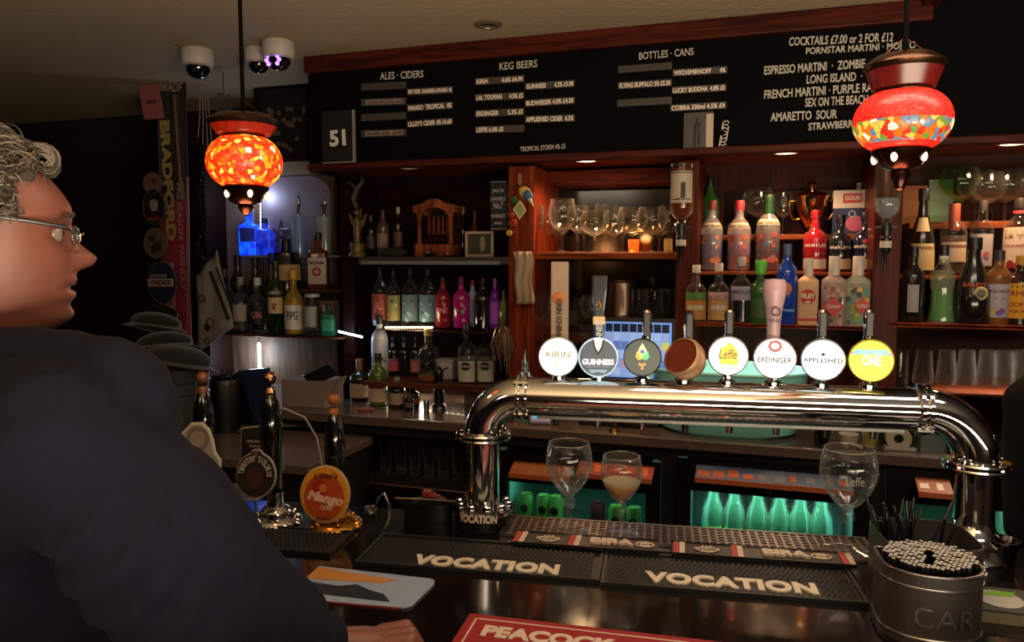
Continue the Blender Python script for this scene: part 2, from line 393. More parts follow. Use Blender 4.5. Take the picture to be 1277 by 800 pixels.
# ---------------- CCTV domes ----------------
for i, (px, py, rp, lab) in enumerate([(246, 62, 20, 'white security camera dome on the ceiling, leftmost of the three'),
                                   (322, 61, 17, 'white security camera dome half hidden behind the purple-lit one'),
                                   (347, 52, 20, 'white security camera dome with a purple glowing lens')]):
    p = OZ(px, py, CEIL-.002); r = rp*depth(p)/F
    t = thing('security_camera', lab, 'camera', p, 0, 'ceiling security cameras')
    M().lathe([(r*.97, 0), (r, -.003), (r, -r*.8), (r*.9, -r*1.0), (r*.72, -r*1.05)], 28).build('housing', mat('b8b0a8', .45), t)
    M().lathe([(r*.72, -r*1.0), (r*.70, -r*1.3), (r*.5, -r*1.6), (r*.2, -r*1.75), (0, -r*1.78)], 24, cap=False).build('dome', mat('08070a', .05, 0, coat=1), t)
    if i == 2:
        m = M()
        for k in range(8):
            if k in (2, 6): continue
            a = k*PI/4; m.ball((r*.45*math.cos(a), -r*.62, -r*1.25+r*.33*math.sin(a)), r*.13, 8, 6)
        m.build('infrared_lens', emit('9a6cff', 3), t)
    else: M().ball((r*.2, -r*.55, -r*1.35), r*.16, 10, 6).build('lens', mat('303038', .1, .5), t)
# ---------------- shelving bays ----------------
def bay(name, label, parts, loc):
    t = thing(name, label, 'shelves', loc)
    for nm, mt, a, b, Y0, Y1, bev in parts:
        m = M(); wbox(m, a, b, Y0, Y1); m.build(nm, mt, t, world=True, smooth=0, bev=bev)
    return t
def mirror_mat(tint, rough=.04):
    return mat(tint, rough, 1, 0, 5, .03)
mir = mirror_mat('4c4a46', .12)
warmback = wood('2c0f08', '5c2411', .4, axis=2)
pale = mat('8a7c78', .45, 0, .05, 8, .12)
YB = 3.02
def zc(px, Y): return CT
# niche bay
bN = bay('corner_shelf_bay', 'lit corner shelf bay with pale back panel at the left end', [
    ('back_panel', wood('4c3a2e', '6c5646', .45, axis=2), (264, 208), (423, 560), YB, YB+.02, 0),
    ('pale_panel', pale, (263, 208), (318, 418), YB-.02, YB-.001, 0),
    ('shelf', wood('3a2214', '6a442a', .4, axis=0), (252, 417), (424, 422), 2.74, YB-.02, .002),
    ('shelf', wood('3a2214', '5a3a24', .4, axis=0), (372, 360), (424, 365), 2.86, YB-.02, .002),
    ('shelf', mat('70757a', .2, 0, 0, 30, .1), (300, 318), (424, 321), 2.94, YB-.02, .001),
    ('side_post', mahogd, (424, 206), (446, 640), 2.80, YB+.02, .002),
    ('side_post', mahogd, (243, 200), (263, 470), 2.86, YB+.02, .002),
], (X(335, 2.9), 2.9, CT))
# arched mirror panel
p0, p1 = BK(330, 350, YB-.004), BK(412, 218, YB-.004)
pts = [(p0.x, p0.z), (p1.x, p0.z), (p1.x, p1.z-.09)]
for i in range(1, 9):
    a = PI/2*i/8; pts.append((p1.x-.12+.12*math.cos(a), p1.z-.09+.09*math.sin(a)))
pts.append((p0.x, p1.z))
M().poly(pts, .004, o=(0, YB-.006, 0)).build('arched_mirror', mat('857888', .55, .5, 0, 8, .1), bN, world=True, smooth=0)
m = M(); wbox(m, (330, 202), (424, 215), YB-.03, YB-.002); m.build('header_rail', pale, bN, world=True, smooth=0)
cs = BK(350, 290, YB-.010); m = M()
P_ = [(cs.x+.045*math.cos(PI/2+k*4*PI/5)*1.0, YB-.009, cs.z+.055*math.sin(PI/2+k*4*PI/5)) for k in range(6)]
for a, b in zip(P_, P_[1:]): m.tube([a, b], .0022, 6)
m.build('etched_star', mat('3c4048', .3, .6), bN, world=True)
def led(px0, py0, px1, py1, Y, lab, r=.004, s=14, col='cfe6ff', power=1.2):
    a, b = BK(px0, py0, Y), BK(px1, py1, Y); t = thing('led_strip', lab, 'light strip', (a+b)/2)
    n = 18; d = (b-a)
    mm = M().tube([a, b], r*.55, 8); mm.build('tape', emit(col, s*.35), t, world=True)
    m = M()
    for k in range(n): m.ball(a+d*((k+.5)/n), r, 8, 6)
    m.build('diodes', emit(col, s), t, world=True, kind='stuff')
    for k in range(2): point('strip_glow', a+d*(.25+.5*k)+Vector((0, -.03, 0)), power/2, srgb(col)[:3], .03)
    return t
led(325, 222, 325, 312, YB-.03, 'vertical cool white light strip beside the lantern', .004, 3.0, power=1.6)
led(323, 428, 324, 458, 2.99, 'short bright light strip below the corner shelf', .007, 10, power=2.2)
led(422, 413, 452, 420, 2.76, 'slanting bright light strip on the corner post', .0045, 9, power=.3)
# dark bay
bL = bay('dark_shelf_bay', 'dark wooden shelf bay with ornaments above flavoured gin bottles', [
    ('back_panel', mahogd, (447, 200), (633, 530), YB, YB+.02, 0),
    ('shelf', mat('3c3634', .3, 0, 0, 20, .2), (446, 320), (636, 330), 2.68, YB, .002),
    ('shelf', mahog, (466, 411), (636, 416), 2.70, YB, .002),
    ('shelf', wood('3a1c10', '6a3a20', .4, axis=0), (452, 480), (634, 485), 2.66, YB, .002),
    ('side_post', wood('5a1e0e', '8c3a1c', .35, axis=2), (634, 207), (665, 540), 2.66, YB, .003),
], (X(540, 2.8), 2.8, CT))
m = M(); wbox(m, (450, 325), (622, 330), 2.665, 2.68); m.build('glass_lip', mat('8a8c90', .15, .3), bL, world=True, smooth=0)
led(480, 408, 540, 408, 2.74, 'light strip glowing behind the flavoured gin bottles', .004, 7, 'fff4c0', power=.5)
led(500, 476, 625, 476, 2.95, 'light strip under the middle shelf of the dark bay', .004, 6, 'ffe9c8', power=1.1)
# goblet bay
bG = bay('goblet_shelf_bay', 'warm lit mirrored shelf bay crowded with goblets', [
    ('mirror', mir, (666, 225), (845, 535), YB, YB+.01, 0),
    ('header_rail', wood('3c140a', '7a3018', .35, axis=0), (666, 214), (845, 228), 2.90, YB, .003),
    ('shelf', wood('5a2410', '9a4a22', .35, axis=0), (666, 315), (845, 323), 2.68, YB, .003),
    ('shelf', wood('5a2410', '8a3c1c', .35, axis=0), (666, 424), (845, 430), 2.68, YB, .003),
    ('side_post', wood('3a140a', '5c2412', .35, axis=2), (845, 200), (866, 520), 2.68, YB, .003),
], (X(755, 2.8), 2.8, CT))
# spirits bay
bS = bay('spirits_shelf_bay', 'stepped wooden shelf bay full of flavoured gins', [
    ('back_panel', wood('260d07', '46190e', .4, axis=2), (867, 200), (1093, 540), YB, YB+.02, 0),
    ('shelf', wood('5a2a14', 'a0562c', .35, axis=0), (866, 293), (1092, 298), 2.86, YB, .003),
    ('shelf', wood('5a2a14', '9a4a26', .35, axis=0), (867, 338), (1093, 344), 2.74, YB, .003),
    ('shelf', wood('4a1c0e', '7c3418', .35, axis=0), (867, 406), (1093, 412), 2.58, YB, .003),
    ('side_post', wood('3a130a', '5c2112', .35, axis=2), (1094, 190), (1114, 540), 2.62, YB, .003),
], (X(980, 2.8), 2.8, CT))
m = M(); wbox(m, (905, 240), (1075, 292), YB-.012, YB-.002); m.build('mirror', mirror_mat('2a2220', .15), bS, world=True, smooth=0)
# right bay
bR = bay('liqueur_shelf_bay', 'wooden shelf bay with balloon glasses, liqueurs and upturned pint glasses at the right', [
    ('back_panel', wood('260d07', '40170d', .4, axis=2), (1115, 190), (1420, 560), YB, YB+.02, 0),
    ('shelf', wood('5a2a14', 'a0562c', .35, axis=0), (1134, 277), (1420, 283), 2.84, YB, .003),
    ('shelf', wood('5a2a14', '9a4a26', .35, axis=0), (1116, 343), (1420, 350), 2.74, YB, .003),
    ('shelf', wood('5c2613', '96482a', .35, axis=0), (1114, 407), (1420, 415), 2.56, YB, .003),
    ('shelf', wood('4c2010', '7a3c22', .35, axis=0), (1150, 491), (1420, 500), 2.60, YB, .003),
], (X(1200, 2.8), 2.8, CT))
struct(M().box((X(262, YB), YB+.02, 0), (XR, 3.30, zf0)), 'wall_bar', mahogd)
# recess above the corner bay: framed picture + dangling beads
struct((lambda m: (wbox(m, (238, 84), (393, 92), 2.88, 3.3), m)[1])(M()), 'trim_7', mahogd)
struct((lambda m: (wbox(m, (384, 88), (394, 215), 2.80, 3.3), m)[1])(M()), 'trim_8', mahogd)
t = thing('framed_picture', 'dim dark framed picture of flowers above the corner bay', 'picture', BK(350, 200, 3.0))
m = M()
for a, b in [((316, 100), (386, 106)), ((316, 194), (386, 200)), ((316, 100), (322, 200)), ((380, 100), (386, 200))]: wbox(m, a, b, 2.98, 3.01)
m.build('frame', mahogd, t, world=True, smooth=0)
m = M(); wbox(m, (320, 104), (382, 196), 2.998, 3.008); m.build('canvas', mat('14100c', .5, 0, 0, 12, .5), t, world=True, smooth=0)
m = M()
for k in range(26):
    p = BK(random.uniform(332, 380), random.uniform(132, 190), 2.994); m.ball(p, .012, 10, 6, (1, .15, 1))
m.build('painted_flowers', mat('5c4a40', .7, 0, .2, 60, .3), t, world=True, kind='stuff')
t = thing('bead_lantern', 'small unlit silver bead lantern hanging behind the left red lantern', 'lantern', BK(278, 142, 2.7))
m = M(); c = BK(279, 130, 2.7)
for i in range(60):
    a = random.uniform(0, 2*PI); h = random.uniform(-1, 1); m.ball((c.x+.028*math.cos(a)*math.sqrt(1-h*h*.6), c.y+.028*math.sin(a), c.z+h*.04), .0045, 6, 4)
m.build('beads', mat('8c8890', .15, .8), t, world=True, kind='stuff')
M().tube([BK(279, 116, 2.7), (c.x, c.y, CEIL)], .0015, 6).build('wire', black, t, world=True)
t = thing('hanging_ribbons', 'thin pale ribbons dangling from the ceiling corner beside the scarf', 'ribbons', BK(252, 100, 2.75))
for k in range(4):
    a = BK(249+k*3, 106, 2.75); M().tube([a, a+Vector((.004*(k-1), 0, -.12)), a+Vector((.012*(k-1.5), 0, -.22-.03*k))], .002, 6).build('ribbon', mat('8a7870', .7), t, world=True)
M().ball(BK(251, 108, 2.75), .013, 10, 7, (1, .6, .8)).build('bow', mat('8a7870', .7), t, world=True)
# ---------------- back counter ----------------
stone = mat('5a4c42', .22, 0, .05, 90, .55, coat=.3)
cx0, cx1 = X(180, 2.5), XR
t = thing('back_counter', 'speckled brown stone worktop running under the bar shelves', 'counter', ((cx0+cx1)/2, 2.75, 0))
M().box((cx0, 2.50, CT-.035), (cx1, YB+.02, CT)).build('worktop', stone, t, world=True, smooth=0, bev=.004)
M().box((cx0, 2.54, CT-.075), (cx1, YB, CT-.036)).build('rail', mat('100b09', .6), t, world=True, smooth=0)
for px in (432, 600, 839, 1107, 1330):
    M().box((X(px, 2.53)-.03, 2.53, 0), (X(px, 2.53)+.03, YB, CT-.076)).build('support_panel', mat('0e0908', .5, 0, .1, 20, .3), t, world=True, smooth=0)
M().box((cx0, YB-.03, 0), (cx1, YB, CT-.076)).build('rear_panel', mat('0e0908', .6), t, world=True, smooth=0)
# wire rack under the counter with pint glasses
t = thing('wire_rack', 'dark wire glass rack under the back counter at the left', 'rack', (X(515, 2.7), 2.7, 0))
zr = zb(515, 603, 2.55)
m = M()
xa, xb = X(440, 2.55), X(588, 2.55)
for k in range(34): x = xa+(xb-xa)*k/33; m.tube([(x, 2.52, zr), (x, 2.98, zr)], .0022, 6)
for y in (2.52, 2.75, 2.98): m.tube([(xa, y, zr-.003), (xb, y, zr-.003)], .0035, 6)
m.build('wires', mat('8a7468', .3, .8), t, world=True, kind='stuff')
m = M(); m.box((xa, 2.52, zr-.03), (xb, 2.54, zr-.008)); m.build('front_rail', mahogd, t, world=True, smooth=0)
m = M(); m.box((xa-.02, 2.53, zr-.25), (xb, 2.99, zr-.235)); m.build('lower_shelf', mahogd, t, world=True, smooth=0)
# ---------------- fridges ----------------
def fridge(x0, x1, ytop, yopen, lab, glow, power, coltop):
    """x0,x1 in px at Y=2.50 ; cabinet with a glass door and lit inside"""
    Y0 = 2.50; a, b = X(x0, Y0), X(x1, Y0); zt = zb((x0+x1)/2, ytop, Y0); zo = zb((x0+x1)/2, yopen, Y0); z0 = .05
    t = thing('bottle_fridge', lab, 'fridge', ((a+b)/2, Y0+.2, 0))
    sh = mat('0b0a0b', .35, 0, .05, 30, .3); inn = mat('6fb0a4', .45, 0, 0, 20, .1)
    M().box((a, Y0+.45, z0), (b, Y0+.47, zt)).build('back_wall', inn, t, world=True, smooth=0)
    M().box((a, Y0+.02, z0), (a+.03, Y0+.45, zt)).build('side_wall', inn, t, world=True, smooth=0)
    M().box((b-.03, Y0+.02, z0), (b, Y0+.45, zt)).build('side_wall', inn, t, world=True, smooth=0)
    M().box((a+.03, Y0+.02, zt-.03), (b-.03, Y0+.45, zt)).build('top', sh, t, world=True, smooth=0)
    M().box((a+.03, Y0+.02, z0), (b-.03, Y0+.45, z0+.02)).build('bottom', inn, t, world=True, smooth=0)
    d = .045
    m = M(); m.box((a, Y0-.015, z0), (a+d, Y0+.018, zt)); m.box((b-d, Y0-.015, z0), (b, Y0+.018, zt))
    m.box((a+d, Y0-.015, zo), (b-d, Y0+.018, zt)); m.box((a+d, Y0-.015, z0), (b-d, Y0+.018, z0+.05))
    dr = m.build('door_frame', sh, t, world=True, smooth=0)
    M().box((a+d, Y0, z0+.05), (b-d, Y0+.004, zo)).build('door_glass', glass('e8f4f0', 0, .02), t, world=True, smooth=0)
    o = M().tube([((a+b)/2, Y0-.028, zo+.022), ((a+b)/2, Y0-.012, zo+.022)], .009, 14).build('lock', chrome, t, world=True)
    return t, a, b, zo, zt
def wire_shelf(t, a, b, z, mt):
    m = M(); n = 26
    for k in range(n): x = a+.035+(b-a-.07)*k/(n-1); m.tube([(x, 2.55, z), (x, 2.94, z)], .0016, 5)
    for y in (2.55, 2.75, 2.94): m.tube([(a+.032, y, z-.002), (b-.032, y, z-.002)], .0025, 5)
    m.build('wire_shelf', mt, t, world=True, kind='stuff')
f1, fa, fb, fzo, fzt = fridge(618, 828, 570, 606, 'black bottle fridge with green cans behind the two goblets', '9be0c0', 3, None)
zs1 = zb(700, 668, 2.62); wire_shelf(f1, fa, fb, zs1, mat('a0c8b8', .3, .6))
area('fridge_lamp', ((fa+fb)/2, 2.60, fzo+.012), (R(-20), 0, 0), (fb-fa)*.8, .02, .45, (.55, 1, .82))
f2, ga, gb, gzo, gzt = fridge(850, 1096, 582, 619, 'black bottle fridge packed with green glass bottles below the teal tub', '9be0f0', 3, None)
zs2 = zb(960, 700, 2.62); wire_shelf(f2, ga, gb, zs2, mat('a0c8c8', .3, .6))
area('fridge_lamp', ((ga+gb)/2, 2.58, gzo+.012), (R(-25), 0, 0), (gb-ga)*.85, .03, 7, (.62, .95, 1))
f3, ha, hb, hzo, hzt = fridge(1118, 1300, 590, 632, 'black bottle fridge at the right behind the font column', '9be0c0', 3, None)
zs3 = zb(1180, 700, 2.62); wire_shelf(f3, ha, hb, zs3, mat('a0c8b8', .3, .6))
area('fridge_lamp', ((ha+hb)/2, 2.60, hzo+.012), (R(-20), 0, 0), (hb-ha)*.8, .02, .4, (.75, 1, .7))
# boards of snack packets / price strips above the fridges
def strip_box(px0, px1, y0, y1, col1, txt, tc, lab):
    t = thing('price_rail', lab, 'price rail', (X((px0+px1)/2, 2.40), 2.44, zb(px0, y1, 2.40)))
    p, q = BK(px0, y0, 2.40), BK(px1, y1, 2.40); r = BK(px0, y1, 2.40)
    p2 = BK(px1, y1, 2.40)
    zt_ = (p.z); zl = zb((px0+px1)/2, (y0+y1)/2, 2.40)
    h = .026
    a = (p.x, zl); b = (q.x, zl)
    M().add([(p.x, 2.42, zl-h/2), (q.x, 2.42, zl-h/2), (q.x, 2.485, zl+h/2), (p.x, 2.485, zl+h/2),
             (p.x, 2.43, zl-h/2-.004), (q.x, 2.43, zl-h/2-.004), (q.x, 2.487, zl+h/2-.004), (p.x, 2.487, zl+h/2-.004)],
            [(0, 1, 2, 3), (7, 6, 5, 4), (0, 4, 5, 1), (1, 5, 6, 2), (2, 6, 7, 3), (3, 7, 4, 0)]).build('sloping_card', mat(col1, .5, 0, 0, 14, .2), t, world=True, smooth=0)
    M().box((p.x, 2.417, zl-h/2-.014), (q.x, 2.421, zl-h/2+.002)).build('edge_strip', mat('b05a34', .5), t, world=True, smooth=0)
    mt = parent_mtx(t).inverted() @ T(((p.x+q.x)/2, 2.450, zl+.001)) @ Matrix.Rotation(-math.atan2(.065, h), 4, 'X')
    rq = random.Random(int(px0)); m = M(); m3 = M()
    n = int((px1-px0)/19)
    for k in range(n):
        xa = p.x+(q.x-p.x)*(k+.15)/n; xb = xa+(q.x-p.x)*rq.uniform(.3, .85)/n; ya, yb = rq.uniform(.1, .35), rq.uniform(.55, .85)
        mm_ = m if rq.random() < .6 else m3
        mm_.add([(xa, 2.42+.065*ya, zl-h/2+h*ya+.0012), (xb, 2.42+.065*ya, zl-h/2+h*ya+.0012), (xb, 2.42+.065*yb, zl-h/2+h*yb+.0012), (xa, 2.42+.065*yb, zl-h/2+h*yb+.0012)], [(0, 1, 2, 3)])
    m.build('printed_blocks', mat(tc if tc != 'c8b090' else '8a6038', .7, 0, 0, 60, .5), t, world=True, smooth=0, kind='stuff')
    if m3.v: m3.build('printed_blocks', mat('a04a30', .6, 0, 0, 60, .4), t, world=True, smooth=0, kind='stuff')
    if txt: text('lettering', txt, (q.x-p.x)*.8, .028, mt, mat(tc, .6), t, ext=.0008, bold=.03)
    return t
strip_box(632, 708, 585, 596, '8a4a20', None, 'c8b090', 'orange price rail above the fridge with green cans, left half')
strip_box(716, 812, 586, 596, '8a2a1c', None, 'd0602c', 'red price rail above the fridge with green cans, right half')
strip_box(866, 1066, 590, 612, '35506e', None, '6a6a70', 'blue and orange price rail above the fridge of green bottles')
strip_box(1148, 1192, 606, 618, '8a4a24', None, 'd8c8b0', 'orange price rail behind the right font column')
# ---------------- bottles ----------------
KIND = {
 'gin':    (2, 1, [(0, .86), (.02, 1), (.56, 1), (.63, .95), (.70, .70), (.75, .42), (.79, .34), (.90, .33), (.91, .38), (.93, .38)]),
 'slim':   (2, 1, [(0, .9), (.02, 1), (.62, 1), (.70, .9), (.76, .55), (.80, .40), (.93, .38)]),
 'wine':   (2, 1, [(0, .92), (.02, 1), (.58, 1), (.66, .88), (.72, .55), (.77, .40), (.96, .36)]),
 'square': (5, .8, [(0, .95), (.02, 1), (.62, 1), (.66, .95), (.70, .62), (.73, .36), (.90, .34)]),
 'squat':  (2, 1, [(0, .9), (.03, 1), (.50, 1), (.60, .9), (.66, .6), (.70, .36), (.88, .34)]),
 'bell':   (2, 1, [(0, .9), (.03, 1), (.25, .98), (.45, .84), (.58, .60), (.70, .38), (.93, .30)]),
 'waist':  (2, 1, [(0, 1), (.03, 1.03), (.25, .88), (.42, .86), (.58, 1), (.64, .9), (.72, .55), (.78, .36), (.95, .34)]),
 'cone':   (2, 1, [(0, .9), (.02, 1), (.35, .95), (.62, .62), (.75, .36), (.95, .32)]),
 'jar':    (2, 1, [(0, .9), (.03, 1), (.70, 1), (.82, .92), (.88, .80), (.92, .80)]),
 'beer':   (2, 1, [(0, .92), (.02, 1), (.50, 1), (.62, .88), (.74, .52), (.82, .42), (.97, .38)]),
}
NB = [0]
def bottle(name, lab, px, top, w, Y, z, kind, gm, cap=None, label=None, txt=None, liquid=None, extra=None, cat='bottle', group=None, capf=.86, captall=1.0, neck=None, seg=20, caphr=.40):
    """px centre, top y in pixels, w width in pixels, on height z in plane Y; gm glass material"""
    b = BK(px, 320, Y); Z = depth(Vector((b.x, Y, z))); r = w*Z/F/2; h = zb(px, top, Y)-z
    face = math.atan2(b.x, Y)                     # turned roughly to the customers
    t = thing(name, lab, cat, (b.x, Y, z), -face*.6, group)
    n, dep, prof = KIND[kind]
    pr = [(0, .002)]+[(q*r, f*h) for f, q in prof]
    M().lathe(pr, seg if n == 2 else 32, n=n, dep=dep, cap=False).build('glass_body', gm, t, 50)
    if liquid:
        lev, lm = liquid
        lp = [(0, .004)]+[(q*r*.93, f*h) for f, q in prof if f*h > .003 and f < lev]
        rl = lp[-1][0]; lp += [(rl, lev*h), (0, lev*h)]
        M().lathe(lp, 20, n=n, dep=dep, cap=False).build('liquid', lm, t, 50)
    if cap:
        M().lathe([(0, capf*h), (r*caphr*.97, capf*h), (r*caphr, capf*h+.002), (r*caphr, captall*h-.002), (r*caphr*.95, captall*h), (0, captall*h)], 16, cap=False).build('cap', mat(cap, .4), t)
    if neck:
        f0, f1, nc = neck; M().lathe([(r*.43, f0*h), (r*.43, f1*h)], 16, cap=False).build('neck_band', mat(nc, .4), t)
    lo = t
    if label:
        for L in (label if isinstance(label, list) else [label]):
            f0, f1, col = L[:3]; half = L[3] if len(L) > 3 else 1.15
            q0 = 1.015
            def rad(f):
                for (fa, qa), (fb, qb) in zip(prof, prof[1:]):
                    if fa <= f <= fb: return qa+(qb-qa)*(f-fa)/max(1e-6, fb-fa)
                return 1
            fs = [f0+(f1-f0)*k/4 for k in range(5)]
            lo = M().lathe([(r*rad(f)*q0, f*h) for f in fs], 14, n=n, dep=dep, cap=False, a0=-PI/2-half, a1=-PI/2+half).build('paper_label', mat(col, .6, 0, 0, 25, .12), t, 60)
    if txt:
        for q in (txt if isinstance(txt, list) else [txt]):
            s, fz, ww, hh, col = q
            mt = T((0, 0, fz*h))
            if n == 2: text('lettering', s, ww*2*r, hh*h, mt, mat(col, .6), lo, bold=.02, bend=r*1.03)
            else: text('lettering', s, ww*2*r, hh*h, T((0, -r*dep*1.03, 0))@mt, mat(col, .6), lo, bold=.02)
    if extra: extra(t, r, h)
    return t
def blob(cols, f0, f1, n=9, sp=.8):
    """printed flower / fruit patches on the front of a label, flat print"""
    def f(t, r, h):
        rnd = random.Random(hash((f0, f1, n)) % 997)
        ms = {c: M() for c in cols}
        for i in range(n):
            c = cols[i % len(cols)]; a = -PI/2+rnd.uniform(-sp, sp); z = rnd.uniform(f0, f1)*h; rr = r*rnd.uniform(.16, .3)
            nv = Vector((math.cos(a), math.sin(a), 0)); sd = Vector((-nv.y, nv.x, 0)); p = nv*r*1.03+Vector((0, 0, z))
            k = 7; vs = [p+sd*rr*math.cos(2*PI*j/k)*.9+Vector((0, 0, 1))*rr*math.sin(2*PI*j/k) for j in range(k)]
            vs = [Vector((v.x, v.y, 0)).normalized()*(r*(1.025+.002*(i % 3)))+Vector((0, 0, v.z)) for v in vs]
            ms[c].add(vs, [tuple(range(k))])
        for c, m in ms.items(): m.build('printed_pattern', mat(c, .55, 0, 0, 60, .2), t, kind='stuff')
    return f
cl = glass('f2f2ee', 0, .10); clg = glass('d8ecd8', 0, .10)
dark = glass('140d0a', .9, .06); dgreen = glass('0c2a10', .75, .08); green = glass('3a7a2a', .5, .10)
amber = glass('7a3a12', .55, .1)
def tg(c, d=.6): return glass(c, d, .10)
# shelf heights
zN1 = zb(340, 417, 2.74); zN2 = zb(398, 360, 2.86); zN3 = zb(360, 318, 2.94)
zL1 = zb(540, 320, 2.68); zL2 = zb(550, 411, 2.70); zL3 = zb(545, 480, 2.66)
zG1 = zb(755, 315, 2.68); zG2 = zb(755, 424, 2.68)
zS0 = zb(980, 293, 2.86); zS1 = zb(980, 338, 2.74); zS2 = zb(980, 406, 2.58)
zR0 = zb(1277, 277, 2.84); zR1 = zb(1268, 343, 2.74); zR2 = zb(1267, 407, 2.56); zR3 = zb(1285, 491, 2.60)
# --- corner bay ---
gN = 'bottles on the corner shelf'
bottle('spirit_bottle', 'round bottle of brown spirit at the left end of the corner shelf', 279, 335, 21, 2.82, zN1, 'gin', cl, '3a2a20', None, None, (.42, tg('7a3a18', .8)), group=gN)
bottle('spirit_bottle', 'clear round bottle, second from the left on the corner shelf', 299, 345, 23, 2.82, zN1, 'squat', cl, '8a8480', (.2, .5, 'a8a098', .8), None, (.5, tg('8a8890', .3)), group=gN)
bottle('spirit_bottle', 'clear bottle with black label and pink lettering on the corner shelf', 320, 346, 22, 2.80, zN1, 'squat', cl, 'c8ccd0', (.15, .5, '181214', 1.1), ('GIN', .33, .6, .12, 'c07070'), group=gN)
bottle('whiskey_bottle', 'dark green whiskey bottle with cream label on the corner shelf', 343, 325, 20, 2.80, zN1, 'wine', dgreen, '1a2a18', [(.28, .50, 'cbb582', 1.1), (.52, .6, '1c2a16', 1.1)], [('JAMESON', .56, .8, .05, 'd8d0b0'), ('*', .38, .3, .12, '6a3020')], group=gN)
bottle('spirit_bottle', 'bottle of yellow spirit with white label on the corner shelf', 365, 337, 23, 2.80, zN1, 'squat', glass('e8c84a', .25, .1), 'c8a030', (.08, .46, 'cfc8bc', 1.2), ('PiPG', .3, .6, .14, '2a2420'), (.5, tg('d8a82a', .7)), group=gN)
t = bottle('glass_jar', 'clear glass jar without label near the right of the corner shelf', 388, 366, 23, 2.80, zN1, 'jar', cl, 'a0a0a0', (.2, .7, '8a8c80', .7), cat='jar', caphr=.84, capf=.92)
bottle('small_bottle', 'small dark green square bottle at the right end of the corner shelf', 408, 378, 18, 2.79, zN1, 'square', tg('0f5a3c', .8), '14100e', (.15, .5, '1f6a48', .8))
t = thing('carton', 'brown drinks carton behind the small green bottle', 'box', BK(411, 417, 2.90)); t.location.z = zN1
M().box((-.035, -.03, 0), (.035, .03, .14)).build('carton_box', mat('6a5444', .7), t, bev=.001, smooth=0)
M().box((-.012, -.032, .09), (.012, -.0305, .12)).build('printed_square', mat('b8b0b0', .7), t, smooth=0)
bottle('bourbon_bottle', 'square bourbon bottle with white label on the upper step of the corner bay', 397, 290, 25, 2.93, zN2, 'square', amber, '201810', [(.08, .55, 'b8a898', .9)], [('o', .3, .45, .16, '8a3020'), ('BEAM', .46, .7, .06, '302420')])
bottle('whisky_bottle', 'squat whisky bottle with curved tan label beside the bourbon', 357, 306, 40, 2.90, zN1, 'jar', dark, '18120e', [(.60, .78, 'a88a58', 1.2)], ('- - -', .68, 1.3, .015, '40301c'), cat='bottle', capf=.92, caphr=.3, captall=1.08)
for i, (px, tp, w_, lb) in enumerate([(296, 318, 20, 'dark unlit bottle behind the clear bottles, left'), (318, 322, 18, 'dark unlit bottle behind the pink lettered bottle'), (338, 315, 16, 'dark unlit bottle behind the whiskey bottle')]):
    bottle('dark_bottle', lb, px, tp, w_, 2.93, zN1, 'wine', dark, '100c0c', (.3, .5, '2a2430', 1), group='dark bottles at the back of the corner shelf')
blue = glass('1238ff', .55, .12)
bottle('blue_bottle', 'bright blue backlit bottle under the left lantern', 312, 262, 24, 2.97, zN3, 'square', emit('0a2cf0', .9, '1668ff', 40), '2040c0', (.3, .6, '0a1a90', .5))  # backlight painted as emission in the glass of both blue bottles
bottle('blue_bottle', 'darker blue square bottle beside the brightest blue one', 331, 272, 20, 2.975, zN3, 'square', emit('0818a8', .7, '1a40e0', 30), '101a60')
def pourer_fig(lab, px, top, base, w, col, star):
    p = BK(px, base, 2.965); t = thing('bottle_pourer', lab, 'bottle', (p.x, 2.965, zN3)); h = zb(px, base, 2.965)-zN3
    H = zb(px, top+24, 2.965)-zN3; r = w*depth(p)/F/2
    M().lathe([(0, 0), (r*.8, 0), (r*.85, H*.1), (r, H), (r*.5, H+.002)], 16, n=4, cap=False).build('glass_body', col, t)
    m = M(); m.tube([(0, 0, H), (0, 0, H+.03), (.006, 0, H+.055), (0, 0, H+.085)], [.007, .005, .009, .003], 8)
    if star: m.tube([(-.016, 0, H+.045), (0, 0, H+.055), (.018, 0, H+.068)], [.002, .006, .002], 8)
    else: m.tube([(-.006, 0, H+.06), (.006, 0, H+.09)], [.003, .004], 8)
    m.build('figure_stopper', chrome, t)
pourer_fig('tall frosted bottle with silver figure stopper, left of the pair', 373, 245, 308, 15, glass('a8ccec', .5, .2), 0)
pourer_fig('tall frosted bottle with silver winged stopper, right of the pair', 405, 246, 308, 17, glass('c4d0cc', .5, .2), 1)
# --- dark bay middle shelf: flavoured gins ---
gL = 'flavoured gins on the middle shelf of the dark bay'
def ginset(px, top, w, gm, cap, lcol, lab, txt=None, ex=None, kind='gin', Y=2.80, capf=.88, liq=None):
    bottle('gin_bottle', lab, px, top, w, Y, zL2, kind, gm, cap, (.1, .55, lcol, 1.2) if lcol else None, txt, liq, ex, group=gL, capf=capf)
ginset(473, 333, 20, cl, '141414', '8a3c2c', 'clear gin bottle with red label, first in the flavoured gin row', ('JC', .33, .6, .2, 'c07060'))
ginset(490, 336, 18, cl, '141414', '8a7a4a', 'clear gin bottle with olive label, second in the flavoured gin row', ('V', .45, .4, .1, '201810'), blob(['6a8a4a', 'b0a060'], .15, .5, 6))
ginset(511, 334, 21, cl, '141414', '5a6c78', 'clear gin bottle with blue-grey sea label, third in the flavoured gin row', None, blob(['7a98a8', '2a3848', 'a0a890'], .12, .5, 8))
ginset(533, 334, 22, cl, '141414', '5a7486', 'clear gin bottle with pale blue wave label left of the red bottle', None, blob(['8ab0c0', '24343c', 'b0b898'], .12, .5, 8))
